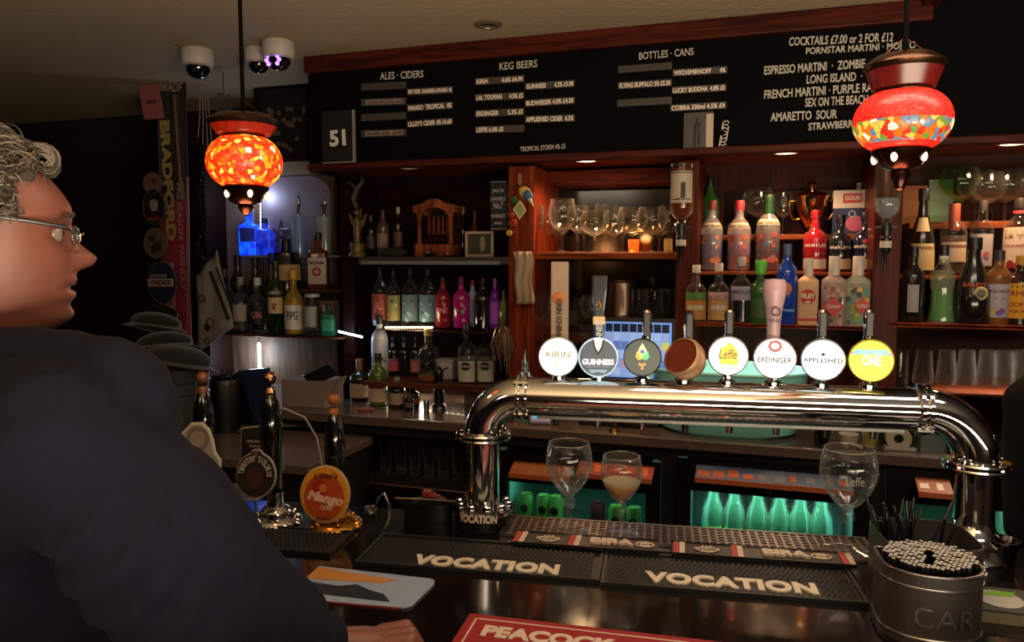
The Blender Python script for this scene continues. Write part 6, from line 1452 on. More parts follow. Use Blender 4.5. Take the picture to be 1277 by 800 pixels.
# red bar towel / menu with PEACOCK
a, b = bonz(588, 771), bonz(830, 802)
u0_, u1_, v1_ = a.x-.012, a.x+.46, (a.y+b.y)/2+.010
t = bthing('red_bar_mat', 'red bar mat with white border and white lettering at the front edge', 'bar mat', (u0_+u1_)/2, v1_-.12, BARZ, R(-3))
Wm, Hm = (u1_-u0_)/2, .12
def flat(m, nm, mm, z, **k): m.v = [Vector((v.x, v.z, z+v.y)) for v in m.v]; return m.build(nm, mm, t, smooth=0, **k)
M().box((-Wm, -Hm, .0005), (Wm, Hm, .004)).build('mat_body', mat('8a1418', .55, 0, .05, 40, .1), t, smooth=0, bev=.0015)
m = M(); e = .014
for p, q in [((-Wm+e, Hm-e-.003), (Wm-e, Hm-e)), ((-Wm+e, -Hm+e), (Wm-e, -Hm+e+.003)), ((-Wm+e, -Hm+e), (-Wm+e+.003, Hm-e)), ((Wm-e-.003, -Hm+e), (Wm-e, Hm-e))]: m.box((p[0], p[1], .004), (q[0], q[1], .0046))
m.build('white_border', mat('c0a898', .6), t, smooth=0)
text('lettering', 'PEACOCK', .20, .034, T((-Wm+.135, Hm-.050, .004)) @ Matrix.Rotation(-PI/2, 4, 'X'), mat('c8b0a0', .6), t, bold=.05)
# landscape card under the man's arm
a, b = bonz(508, 765), bonz(378, 755)
t = bthing('picture_card', 'glossy card with a sand and blue mountain landscape under the sleeve', 'card', (a.x+b.x)/2, 1.205, BARZ)
w2 = (a.x-b.x)/2+.01
P = [(-w2*1.3, -.085), (w2*.75, -.085), (w2*.9, -.075)]+[(w2*.9+.012*math.cos(q), .012+.018*math.sin(q)) for q in (0, .8, 1.57)]+[(-w2*1.3, .045)]
m = M().poly(P, .0025, mtx=Matrix.Rotation(-PI/2, 3, 'X'), o=(0, 0, .0035)); m.build('card_body', mat('8a9ab0', .3), t, smooth=0)
m = M().poly([(-w2*1.3, -.01), (w2*.1, -.005), (w2*.35, .012), (-w2*1.3, .040)], .0005, mtx=Matrix.Rotation(-PI/2, 3, 'X'), o=(0, 0, .0042)); m.build('sand_print', mat('b07a3c', .4), t, smooth=0)
m = M().poly([(-w2*1.3, -.06), (w2*.5, -.07), (w2*.3, -.045), (0, -.035), (-w2*.3, -.018), (-w2*.6, -.03), (-w2*1.3, -.02)], .0005, mtx=Matrix.Rotation(-PI/2, 3, 'X'), o=(0, 0, .0048)); m.build('mountain_print', mat('14202c', .4), t, smooth=0)
m = M().box((-w2*1.3, -.086, .0004), (w2*.76, -.0845, .0034)); m.build('red_edge', mat('8a2c28', .5), t, smooth=0)
# spilt water
t = bthing('water_spill', 'small patch of spilt water beside the left bar mat', 'water', bonz(446, 732).x, bonz(446, 732).y)
m = M(); rq = random.Random(4)
for k in range(16): m.ball((rq.uniform(-.03, .03), rq.uniform(-.018, .018), .0005), 1, 10, 5, (rq.uniform(.004, .012), rq.uniform(.003, .007), .0013))
m.build('droplets', glass('ffffff', .02, .2), t, kind='stuff')
# ---------------- mosaic lanterns ----------------
def mosaic(kind):
    m, nt, b = new_mat('mosaic_'+kind); N = nt.nodes; L = nt.links
    tc = N.new('ShaderNodeTexCoord')
    vo = N.new('ShaderNodeTexVoronoi'); vo.inputs['Scale'].default_value = 105 if kind == 'orange' else 105
    ve = N.new('ShaderNodeTexVoronoi'); ve.feature = 'DISTANCE_TO_EDGE'; ve.inputs['Scale'].default_value = vo.inputs['Scale'].default_value
    L.new(tc.outputs['Object'], vo.inputs['Vector']); L.new(tc.outputs['Object'], ve.inputs['Vector'])
    sp = N.new('ShaderNodeSeparateColor'); L.new(vo.outputs['Color'], sp.inputs[0])
    rp = N.new('ShaderNodeValToRGB'); rp.color_ramp.interpolation = 'CONSTANT'
    if kind == 'orange': cs = [(0, 'e02808'), (.42, 'f04a08'), (.66, 'f88a10'), (.84, 'ffc848'), (.96, 'fff0b0')]
    else: cs = [(0, '107888'), (.14, 'e8b040'), (.28, 'd8600c'), (.42, '3a8828'), (.54, '107888'), (.70, 'f8e8b0'), (.78, 'd02010')]
    e = rp.color_ramp.elements
    while len(e) < len(cs): e.new(.5)
    for q, (p, c) in zip(e, cs): q.position = p; q.color = srgb(c)
    L.new(sp.outputs[0], rp.inputs[0])
    sx = N.new('ShaderNodeSeparateXYZ'); L.new(tc.outputs['Object'], sx.inputs[0])
    gr = N.new('ShaderNodeMapRange'); gr.inputs['From Min'].default_value = .0; gr.inputs['From Max'].default_value = .09 if kind == 'orange' else .05
    L.new(ve.outputs['Distance'], gr.inputs['Value'])
    grout = N.new('ShaderNodeMix'); grout.data_type = 'RGBA'; grout.inputs['A'].default_value = srgb('8a1404')
    L.new(gr.outputs[0], grout.inputs['Factor']); L.new(rp.outputs[0], grout.inputs['B'])
    last = grout.outputs['Result']
    if kind == 'red':   # plain crushed red glass except a band of tiles
        a = N.new('ShaderNodeMath'); a.operation = 'GREATER_THAN'; a.inputs[1].default_value = -.034
        bb = N.new('ShaderNodeMath'); bb.operation = 'LESS_THAN'; bb.inputs[1].default_value = -.002
        c = N.new('ShaderNodeMath'); c.operation = 'MULTIPLY'
        L.new(sx.outputs[2], a.inputs[0]); L.new(sx.outputs[2], bb.inputs[0]); L.new(a.outputs[0], c.inputs[0]); L.new(bb.outputs[0], c.inputs[1])
        no = N.new('ShaderNodeTexNoise'); no.inputs['Scale'].default_value = 220; L.new(tc.outputs['Object'], no.inputs['Vector'])
        r2 = N.new('ShaderNodeValToRGB'); r2.color_ramp.elements[0].position = .35; r2.color_ramp.elements[1].position = .7
        r2.color_ramp.elements[0].color = srgb('b00a08'); r2.color_ramp.elements[1].color = srgb('ee2818'); L.new(no.outputs['Fac'], r2.inputs[0])
        mx = N.new('ShaderNodeMix'); mx.data_type = 'RGBA'; L.new(c.outputs[0], mx.inputs['Factor']); L.new(r2.outputs[0], mx.inputs['A']); L.new(last, mx.inputs['B']); last = mx.outputs['Result']
    L.new(last, b.inputs['Emission Color']); b.inputs['Base Color'].default_value = (.08, .01, .005, 1)
    b.inputs['Emission Strength'].default_value = 2.0 if kind == 'orange' else 1.5
    b.inputs['Roughness'].default_value = .35; b.inputs['Coat Weight'].default_value = .12
    bp = N.new('ShaderNodeBump'); bp.inputs['Strength'].default_value = .5; bp.inputs['Distance'].default_value = .002
    L.new(gr.outputs[0], bp.inputs['Height']); L.new(bp.outputs['Normal'], b.inputs['Normal'])
    return m
def lantern(px, Z, y, lab, kind, pw):
    """y: dict of pixel heights"""
    k = Z/F; c = WD(px, y['mid'], Z); t = thing('mosaic_lantern', lab, 'lantern', c, 0, 'mosaic glass lanterns')
    R0 = y['r']*k; z = lambda q: (y['mid']-q)*k
    zt_, zb_ = z(y['gt']), z(y['gb']); g = []
    for i in range(15):
        a = -1.05+2.1*i/14; g.append((R0*math.cos(a)**.8, (zt_-zb_)/2*math.sin(a)/math.sin(1.05)+(zt_+zb_)/2))
    M().lathe(g, 40, cap=False).build('mosaic_globe', mosaic(kind), t)
    bz_ = mat('4a3020', .25, .9, .1, 80, .3)
    # glowing red glass neck and flared bowl, metal rims
    r1, r2 = g[-1][0], y['rt']*k
    M().lathe([(r1*.98, zt_), (r1*.9, zt_+.004), (r2*.78, z(y['nk'])), (r2*.80, z(y['nk'])+.004), (r2*.96, z(y['tb'])-.006)], 32, cap=False).build('red_glass_neck', emit('7a1608' if kind == 'orange' else '4a0c0a', .35, 'b02c10' if kind == 'orange' else '6a1410', 60), t)
    M().lathe([(r1*1.02, zt_-.003), (r1*1.04, zt_+.001), (r1*.95, zt_+.005)], 32, cap=False).build('lower_ring', bz_, t)
    M().lathe([(r2*.95, z(y['tb'])-.008), (r2*1.0, z(y['tb'])-.004), (r2*1.03, z(y['tb'])), (r2*1.0, z(y['tb'])+.004), (r2*.72, z(y['tt'])-.002), (r2*.4, z(y['tt'])), (.008, z(y['tt'])+.004), (0, z(y['tt'])+.004)], 32, cap=False).build('top_cap', bz_, t)
    rb = y['rb']*k
    M().lathe([(g[0][0]*1.02, zb_+.002), (rb*1.0, zb_-.002), (rb*.92, zb_-.010), (rb*.62, z(y['cb'])), (rb*.30, z(y['cb'])-.005), (rb*.34, z(y['cb'])-.010), (rb*.16, z(y['fb'])+.004), (0, z(y['fb']))], 28, cap=False).build('bottom_cup', mat('2a1410', .22, .85, .1, 60, .3), t)
    for q in range(5):
        a = q*2*PI/5+.55; M().ball((rb*.86*math.cos(a), rb*.86*math.sin(a), (zb_+z(y['cb']))/2), 1, 12, 8, (.005, .005, .008)).build('lit_opening', emit('ffe0b0', 1.6), t)
    top = CEIL-c.z
    M().tube([(0, 0, z(y['tt'])), (0, 0, z(y['tt'])+.03), (0, 0, top)], [.006, .004, .0036], 8).build('hanging_cord', mat('070404', .9, spec=.05), t)
    for s in (-1, 1): M().tube([(s*r2*.9, 0, z(y['tb'])), (s*.004, 0, z(y['tt'])+.022)], .0013, 5).build('hanger_wire', bz_, t)
    M().lathe([(0, top), (.03, top), (.026, top-.012), (0, top-.015)], 20, cap=False).build('ceiling_rose', bz_, t)
    p = c.copy(); p.z = c.z+z(y['fb'])-.03
    point('lantern_glow', p, pw, (1, .38, .14) if kind == 'orange' else (1, .28, .12), .03)
    return t
lantern(305, 1.45, dict(mid=202, r=46, gt=172, gb=232, nk=168, tb=153, tt=143, rt=42, rb=29, cb=252, fb=268), 'glowing orange mosaic glass lantern hanging at the left', 'orange', 1.0)
lantern(1125, 1.18, dict(mid=152, r=57, gt=116, gb=186, nk=112, tb=84, tt=70, rt=46, rb=35, cb=208, fb=238), 'glowing red mosaic glass lantern with coloured tile band hanging at the right', 'red', .7)
# ---------------- side counter, bucket and hats at the left ----------------
t = thing('side_counter', 'dark side counter at the left under the metal bucket', 'counter', (X(300, 2.3), 2.3, 0))
M().box((X(120, 2.3), 2.06, .985), (X(428, 2.3), 2.49, 1.015)).build('worktop', stone, t, world=True, smooth=0, bev=.003)
M().box((X(120, 2.3), 2.10, 0), (X(424, 2.3), 2.48, .984)).build('cabinet_body', mat('0e0908', .6), t, world=True, smooth=0)
t = thing('metal_bucket', 'galvanised metal bucket with loop handle behind the navy sleeve', 'bucket', (X(215, 2.34), 2.32, 1.016))
Zb = depth(Vector((X(215, 2.34), 2.32, 1.2))); r = 44*Zb/F; h = zb(215, 462, 2.24)-1.016
gal = mat('5a6064', .38, .75, .1, 12, .3)
M().lathe([(0, .004), (r*.78, 0), (r*.80, .006), (r, h), (r*1.03, h+.003), (r*1.0, h+.005), (r*.97, h), (r*.77, .01), (0, .01)], 36, cap=False).build('bucket_body', gal, t)
for f in (.80, .62): M().lathe([(r*(.80+.2*f)+.001, h*f-.003), (r*(.80+.2*f)+.004, h*f), (r*(.80+.2*f)+.001, h*f+.003)], 36, cap=False).build('pressed_ridge', gal, t)
M().tube([(r*.99, -.03, h*.95), (r*1.12, -.05, h*.75), (r*1.10, -.06, h*.5), (r*1.0, -.06, h*.38), (r*.92, -.06, h*.42)], .003, 8).build('loop_handle', gal, t)
hm = mat('191614', .9, 0, .4, 40, .4, sheen=.3)
def hat(px, py, Y, w, c, lab, tilt=0):
    p = BK(px, py, Y); k = depth(p)/F; r = w*k/2; t = thing('flat_cap', lab, 'hat', p, R(10)); t.rotation_euler = (R(-12), R(tilt), R(10))
    m_ = mat(c, .9, 0, .4, 40, .4, sheen=.3)
    M().ball((0, 0, 0), 1, 24, 12, (r, r*.8, r*.42)).build('crown', m_, t)
    M().lathe([(r*.9, -r*.1), (r*1.25, -r*.22), (r*1.26, -r*.25), (r*.85, -r*.18)], 28, cap=False, dep=.8).build('brim', m_, t)
    M().lathe([(r*.93, -r*.12), (r*.97, -r*.02), (r*.94, r*.03)], 28, cap=False, dep=.82).build('band', mat('2c2826', .7), t)
hat(222, 447, 2.32, 84, '242428', 'grey felt hat resting in the metal bucket', 6)
hat(205, 428, 2.36, 70, '141212', 'black hat on top of the grey hat', -8)
hat(195, 402, 2.40, 62, '1a1412', 'dark brown hat at the top of the hat pile', 5)
hat(172, 446, 2.40, 50, '101012', 'black cap at the left side of the hat pile', -10)
# scarf
SY = 2.80
t = thing('football_scarf', 'long black and red football scarf hanging from the ceiling corner', 'scarf', BK(215, 262, SY))
c0_, c1_ = BK(194, 96, SY), BK(236, 96, SY)
def cloth(x0a, x1a, ya, x0b, x1b, yb, Y, mt, nm, par, n=10, fold=.006):
    m = M(); nu = 8
    A0, A1, B0, B1 = BK(x0a, ya, Y), BK(x1a, ya, Y), BK(x0b, yb, Y), BK(x1b, yb, Y)
    for j in range(n+1):
        for i in range(nu+1):
            p = A0.lerp(A1, i/nu).lerp(B0.lerp(B1, i/nu), j/n); p.y += fold*math.sin(i*1.1+j*.4)*.5; m.v.append(p)
    m.f = [(j*(nu+1)+i, j*(nu+1)+i+1, (j+1)*(nu+1)+i+1, (j+1)*(nu+1)+i) for j in range(n) for i in range(nu)]; m.mi = [0]*len(m.f)
    o = m.build(nm, mt, par, world=True); s = o.modifiers.new('s', 'SOLIDIFY'); s.thickness = .005; return o
knit = lambda c: mat(c, .95, 0, .5, 150, .2, sheen=.2)
cloth(195, 232, 92, 200, 236, 250, SY, knit('1c0e0e'), 'black_half', t)
cloth(200, 236, 250, 202, 240, 447, SY, knit('8a1230'), 'red_half', t)
cloth(216, 222, 118, 226, 231, 250, SY-.008, knit('7a6058'), 'pale_stripe', t, 8, .004)
cloth(219, 222, 118, 228, 231, 225, SY-.012, knit('2a1412'), 'dark_stripe', t, 8, .004)
cloth(232, 234, 220, 233, 237, 445, SY-.008, knit('8a6060'), 'pale_edge', t, 8, .004)
cloth(196, 236, 84, 196, 235, 96, SY-.012, knit('5a4638'), 'folded_top', t, 3, .01)
def vtext(s, px, y0, y1, w, col, Y=SY-.012, par=t, rev=False, bold=.03):
    a, b = BK(px[0], y0, Y), BK(px[1], y1, Y); c = (a+b)/2; L = (a-b).length; k = depth(c)/F
    ang = math.atan2((b-a).x, -(b-a).z)
    mt = parent_mtx(par).inverted() @ T(c) @ Matrix.Rotation(R(90)-ang, 4, 'Y')
    text('lettering', s, L, w*k, mt, knit(col) if isinstance(col, str) else col, par, bold=bold)
vtext('PRE SEASON  FRIENDLY', (223, 229), 228, 362, 8, '9a7070')
vtext('BRADFORD', (205, 214), 150, 300, 15, '9a8a50', bold=.05)
vtext('LEEDS', (211, 215), 328, 425, 14, 'b08080', bold=.05)
p = BK(213, 108, SY-.012); text('lettering', 'BRADF', 34*depth(p)/F, 12*depth(p)/F, parent_mtx(t).inverted()@T(p)@Matrix.Rotation(R(8), 4, 'Y'), knit('8a7a70'), t, bold=.03)
t = thing('paper_sign', 'pink paper card reading PEACH pinned beside the scarf top', 'sign', BK(189, 148, SY-.03))
m = M(); P4 = [BK(172, 107, SY-.03), BK(197, 104, SY-.03), BK(205, 147, SY-.03), BK(180, 149, SY-.03)]
m.poly([(p.x, p.z) for p in P4], .003, o=(0, SY-.03, 0)); m.build('card', mat('9a5a58', .7), t, world=True, smooth=0)
p = BK(189, 127, SY-.031); text('lettering', 'PEACH', .055, .014, parent_mtx(t).inverted()@T(p), mat('3a1c1c', .6), t, bold=.03)
# badge column of pump clips
def badge(px, py, rx, ry, c, lab, Y=2.74, parts=()):
    p = BK(px, py, Y); k = depth(p)/F; t = thing('pump_clip', lab, 'pump clip', p, 0)
    M().poly([(rx*k*math.cos(a), ry*k*math.sin(a)) for a in [q*PI/14 for q in range(28)]], .006).build('clip_face', mat(c, .5, 0, 0, 30, .3), t, smooth=0)
    M().tube([(rx*k*math.cos(a), 0, ry*k*math.sin(a)) for a in [q*PI/14 for q in range(29)]], .0016, 6).build('clip_edge', mat('5a5048', .5), t)
    for x, y, w_, h_, cc in parts: M().ball((x*rx*k, -.001, y*ry*k), 1, 12, 6, (w_*rx*k, .0015, h_*ry*k)).build('printed_shape', mat(cc, .5, 0, 0, 60, .3), t)
    return t
badge(190, 228, 14, 13, '6a4a48', 'round mauve pump clip above the badges beside the scarf', parts=[(.2, .1, .3, .3, '4a2c2c')])
badge(192, 258, 17, 22, '1c1412', 'dark oval pump clip with pale figure beside the scarf', parts=[(0, .1, .4, .35, '8a7a70'), (0, -.65, .7, .12, '6a2018')])
badge(194, 303, 18, 19, '5a4a42', 'round cream pump clip with dark drawing beside the scarf', parts=[(.2, -.2, .35, .35, '2a2220'), (-.3, .3, .3, .2, '2a2220'), (-.2, -.4, .2, .3, '2a2220')])
t = badge(202, 352, 22, 26, '16223c', 'navy pump clip with a white lettered band beside the scarf', parts=[])
k = depth(BK(202, 352, 2.74))/F
M().box((-20*k, -.004, -5*k), (18*k, -.001, 5*k)).build('white_band', mat('9a8a84', .6), t, smooth=0); text('lettering', 'CASCADE', 30*k, 6*k, T((-1*k, -.004, 0)), mat('5a2020', .6), t, bold=.04)
M().box((-20*k, -.004, 6*k), (12*k, -.001, 11*k)).build('black_band', mat('0c0c10', .6), t, smooth=0); text('lettering', 'SALTAIRE', 26*k, 4*k, T((-4*k, -.004, 8.5*k)), mat('8a8a8a', .6), t, bold=.03)
badge(200, 392, 26, 12, '1c1410', 'dark wide oval pump clip below the navy one')
# garland + printed cloth
t = thing('dark_garland', 'dark tinsel garland hanging between the scarf and the corner bay', 'garland', BK(250, 372, 2.78))
m = M(); rg = random.Random(9)
for k in range(260):
    p = BK(rg.uniform(244, 258), rg.uniform(205, 375), 2.78+rg.uniform(-.01, .02)); d = Vector((rg.uniform(-1, 1), rg.uniform(-1, .3), rg.uniform(-1, 1)))*.016
    m.tube([p, p+d], [.0022, .0008], 4)
m.build('tinsel', mat('0c0b0e', .3, .3), t, world=True, kind='stuff')
t = thing('printed_flag', 'white cloth flag with black cartoon drawing hanging at an angle', 'flag', BK(262, 440, 2.72))
m = M(); A = [BK(245, 345, 2.73), BK(272, 312, 2.73), BK(291, 408, 2.73), BK(247, 440, 2.73)]; n = 8
for j in range(n+1):
    for i in range(n+1):
        p = A[0].lerp(A[1], i/n).lerp(A[3].lerp(A[2], i/n), j/n); p.y += .006*math.sin(i*1.3+j*.5); m.v.append(p)
m.f = [(j*(n+1)+i, j*(n+1)+i+1, (j+1)*(n+1)+i+1, (j+1)*(n+1)+i) for j in range(n) for i in range(n)]; m.mi = [0]*len(m.f)
o = m.build('cloth', mat('8a847c', .9, 0, .3, 60, .15), t, world=True); s = o.modifiers.new('s', 'SOLIDIFY'); s.thickness = .003
ink_ = mat('14110f', .9)
m = M()
for a, b, w_ in [((262, 338), (285, 398), 4), ((270, 334), (289, 385), 2)]: m.tube([BK(*a, 2.716), BK(*b, 2.716)], [w_*.0017]*2, 6)
m.build('black_stripes', ink_, t, world=True)
m = M()
for px, py, r in ((252, 372, .014), (262, 402, .018), (258, 425, .012)): m.tube([BK(px, py, 2.714)+Vector((r*math.cos(a), 0, r*1.1*math.sin(a))) for a in [q*PI/6 for q in range(13)]], .002, 5)
m.ball(BK(258, 408, 2.716), 1, 10, 6, (.014, .002, .018)); m.build('ink_drawing', ink_, t, world=True)
# folder, box, phone, papers on the counters behind the hand pulls
t = thing('blue_folder', 'dark blue folder standing on the counter behind the middle hand pull', 'folder', BK(318, 520, 2.45))
m = M(); P4 = [BK(297, 462, 2.46), BK(331, 459, 2.46), BK(333, 505, 2.46), BK(318, 527, 2.46)]; m.poly([(p.x, p.z) for p in P4], .03, o=(0, 2.46, 0)); m.build('folder_cover', mat('1c2c4c', .35), t, world=True, smooth=0)
m = M(); P4 = [BK(283, 470, 2.48), BK(297, 462, 2.48), BK(320, 527, 2.48), BK(300, 530, 2.48)]; m.poly([(p.x, p.z) for p in P4], .03, o=(0, 2.495, 0)); m.build('folder_back', mat('0c0e14', .5), t, world=True, smooth=0)
t = thing('dark_jar', 'black jar holding pens beside the folder', 'jar', (X(276, 2.40), 2.40, 1.016))
hh = zb(276, 472, 2.40)-1.016
M().lathe([(0, 0), (.05, 0), (.055, hh*.9), (.048, hh), (.044, hh)], 20, cap=False).build('jar_body', black, t)
for q in range(3): M().tube([(.012*q-.01, 0, .02), (.02*q-.02, .01, hh+.04)], .003, 6).build('pen', black, t)
t = thing('white_box', 'pale open paper box on the back counter left of the wooden stoppered bottle', 'box', BK(380, 520, 2.55))
p, q = BK(352, 521, 2.58), BK(402, 476, 2.58)
m = M(); m.box((p.x, 2.58, CT), (q.x+.01, 2.72, q.z)); m.build('box_body', mat('8a7a74', .7), t, world=True, smooth=0, bev=.002)
m = M(); P4 = [BK(402, 476, 2.58), BK(418, 472, 2.58), BK(411, 490, 2.58), BK(405, 500, 2.58)]; m.poly([(v.x, v.z) for v in P4], .08, o=(0, 2.59, 0)); m.build('open_flap', mat('8a7a74', .7), t, world=True, smooth=0)
p = BK(400, 467, 2.60); t = thing('desk_phone', 'black handheld device lying tilted on the pale box', 'phone', p); t.rotation_euler = (R(-55), R(-24), 0)
M().box((-.065, -.03, -.007), (.065, .03, .007)).build('device_body', mat('181818', .35), t, smooth=0, bev=.004)
M().box((-.05, -.02, .0072), (.05, .02, .008)).build('device_screen', mat('4a4e54', .2), t, smooth=0)
for i, (px, py, c) in enumerate([(290, 530, '6a665e'), (360, 528, '8a8478'), (318, 533, '54504a')]):
    p = OZ(px, py, 1.018+.002*i); tag(M().box((-.07, -.05, 0), (.07, .05, .0015), Matrix.Rotation(.3*i+.2, 3, 'Z')).build('paper_sheet', mat(c, .8), smooth=0), ['crumpled grey receipt sheet behind the left hand pull', 'white paper sheet between the middle and right hand pulls', 'dim paper sheet below the blue folder'][i], 'paper').location = p
# ---------------- people ----------------
rh0 = random.Random(3)
rx = Vector((math.cos(YAW), math.sin(YAW), 0)); fy = Vector((-math.sin(YAW), math.cos(YAW), 0)); up = Vector((0, 0, 1))
def lin(tb, z):
    if z <= tb[0][0]: return tb[0][1]
    for (a, p), (b, q) in zip(tb, tb[1:]):
        if z <= b: s = (z-a)/(b-a); return p+(q-p)*s
    return tb[-1][1]
FRONT = [(-.03, .03), (-.015, .055), (-.005, .076), (.003, .088), (.010, .090), (.018, .084), (.023, .085), (.030, .094), (.036, .089), (.040, .082), (.044, .088), (.049, .096), (.056, .092), (.063, .088), (.075, .087), (.095, .085), (.106, .083), (.118, .089), (.127, .093), (.140, .091), (.155, .083), (.170, .072), (.185, .056), (.200, .036), (.212, .014), (.218, 0)]
NOSE = [(.058, 0), (.062, .010), (.067, .024), (.074, .031), (.080, .030), (.088, .021), (.098, .012), (.108, .007), (.118, .002), (.124, 0)]
BACK = [(-.03, .05), (0, .066), (.04, .08), (.08, .100), (.12, .110), (.16, .104), (.19, .082), (.208, .045), (.218, 0)]
WID = [(-.03, .045), (-.01, .048), (.0, .052), (.02, .058), (.05, .066), (.09, .074), (.13, .078), (.16, .074), (.185, .062), (.205, .038), (.218, 0)]
BASEF = [(-.03, .03), (-.015, .055), (-.005, .074), (.006, .085), (.03, .088), (.06, .088), (.08, .086), (.106, .085), (.127, .090), (.140, .090), (.155, .083), (.170, .072), (.185, .056), (.200, .036), (.212, .014), (.218, 0)]
def head_pt(z, th, off=0):
    c, s = math.cos(th), math.sin(th); xf, xb, w = lin(FRONT, z), lin(BACK, z), lin(WID, z)
    n = 2.3
    cc = math.copysign(abs(c)**(2/n), c); ss = math.copysign(abs(s)**(2/n), s)
    x = (xf if c > 0 else xb)*cc; y = w*ss
    if c > 0: x = lin(BASEF, z)*cc+(xf-lin(BASEF, z))*math.exp(-(y/.030)**2); x += lin(NOSE, z)*math.exp(-(abs(y)/(.0125 if z > .085 else .0185))**2.4)
    # eye sockets, cheeks
    if c > 0:
        for q in (-1, 1): x -= .011*math.exp(-((y-q*.032)/.016)**2-((z-.106)/.012)**2); x += .004*math.exp(-((y-q*.042)/.018)**2-((z-.078)/.018)**2)
    p = Vector((x, y, z))
    if off: v = Vector((x, y, z-.10)).normalized(); p += v*off
    return p
def head_mesh(m, mtx, off=0, z0=-.03, z1=.218, nz=84, nt=72):
    vs = [mtx@head_pt(z0+(z1-z0)*(j/nz), 2*PI*i/nt, off) for j in range(nz+1) for i in range(nt)]
    fs = [(j*nt+i, j*nt+(i+1) % nt, (j+1)*nt+(i+1) % nt, (j+1)*nt+i) for j in range(nz) for i in range(nt)]
    fs += [tuple(range(nt))[::-1], tuple(range(nz*nt, (nz+1)*nt))]
    m.add(vs, fs)
def remesh(m, nm, mt, par, vox, smooth_it=3, disp=None):
    o = m.build(nm, mt, par, world=True)
    r = o.modifiers.new('r', 'REMESH'); r.mode = 'VOXEL'; r.voxel_size = vox; r.use_smooth_shade = True
    if smooth_it: s = o.modifiers.new('s', 'SMOOTH'); s.iterations = smooth_it; s.factor = .6
    if disp:
        for sc, st in disp:
            tx = bpy.data.textures.new('folds', 'CLOUDS'); tx.noise_scale = sc; d = o.modifiers.new('d', 'DISPLACE'); d.texture = tx; d.strength = st; d.mid_level = .5
            d.texture_coords = 'LOCAL'
    dg = bpy.context.evaluated_depsgraph_get(); me = bpy.data.meshes.new_from_object(o.evaluated_get(dg)); o.modifiers.clear(); o.data = me
    for p in me.polygons: p.use_smooth = True
    return o
skin = mat('744436', .5, 0, .15, 60, .12); skin.node_tree.nodes['Principled BSDF'].inputs['Subsurface Weight'].default_value = .12
skin.node_tree.nodes['Principled BSDF'].inputs['Subsurface Radius'].default_value = (.02, .008, .004)
hc = WD(-19, 320, .90); HM = T((hc.x, hc.y, 1.602)) @ Matrix.Rotation(YAW+R(33), 4, 'Z')
HQ = HM
def hl(x, y, z): return HM @ Vector((x, y, z))
man = thing('person', 'grey-haired man in glasses and a navy jacket leaning on the bar in profile', 'person', (hc.x, hc.y, 0))
body = M(); head_mesh(body, HM)
body.capsule(hl(-.015, 0, .0), hl(-.035, 0, -.10), .058, .066, 20)
def W3(px, py, Z): return WD(px, py, Z)
sh_ = W3(100, 545, .74); el = W3(262, 738, .82); wr = W3(412, 806, 1.035)
lsh = W3(-60, 470, 1.12)
ch = (sh_+lsh)/2-Vector((0, 0, .10))+rx*-.05
body.capsule(ch, ch-up*.35, .12, .13); body.capsule(sh_-up*.02, el, .034, .034); body.capsule(el, wr, .038, .028); body.capsule(sh_-up*.02, ch, .036, .08); body.capsule(lsh, ch, .06, .08)
lel = lsh+rx*.20-up*.20+fy*.02; lwr = Vector((*(BM@Vector((U(120, 1.25, 700), 1.28, 0))).xy, BARZ+.05))
body.capsule(lsh, lel, .045, .038); body.capsule(lel, lwr, .038, .028)
body.capsule(ch-up*.35, ch-up*.50, .13, .13)
for s, l in ((-1, 0), (1, 0)):
    hip = ch-up*.5+fy*.09*s; kn = hip-up*.42; an = Vector((hip.x, hip.y, .09))
    body.capsule(hip, kn, .085, .055); body.capsule(kn, an, .055, .04); body.capsule(an-up*.045, an-up*.05+rx*.14, .035, .03)
# right hand resting on the bar, fingers curled
def hand(m, wr, fx, side, n0):
    pal = wr+fx*.055-up*.006
    m.capsule(wr, pal, .025, .021)
    for k in range(4):
        o = side*(.030-.020*k); L = (.042, .046, .043, .034)[k]
        kn = pal+o+fx*.020+up*.004; m.capsule(pal+o*.6, kn, .014, .0105, 10)
        a = kn+fx*L*.80+up*.003; b = a+fx*.012-up*.022; c_ = b-fx*.016-up*.004
        m.capsule(kn, a, .0100, .0088, 10); m.capsule(a, b, .0088, .0080, 10); m.capsule(b, c_, .0080, .0070, 10)
    tb = wr+fx*.02+side*.026; t2 = tb+fx*.032+side*.016-up*.008; t3 = t2+fx*.028-up*.006
    m.capsule(tb, t2, .0125, .0100, 10); m.capsule(t2, t3, .0100, .0085, 10)
fx = (rx*.96+fy*.28).normalized(); sd = (fy*.96-rx*.28).normalized()
hand(body, wr, fx, sd, 0); hand(body, lwr, (rx*.9-fy*.4).normalized(), -fy, 0)
# ear
e = hl(-.012, -.077, .098); er = (HM.to_3x3())
body.ball(e, 1, 18, 10, (.016, .008, .031), er@Matrix.Rotation(.2, 3, 'Y')); e2 = hl(-.012, .077, .098); body.ball(e2, 1, 18, 10, (.016, .008, .031), er)
remesh(body, 'body', skin, man, .0032, 2)
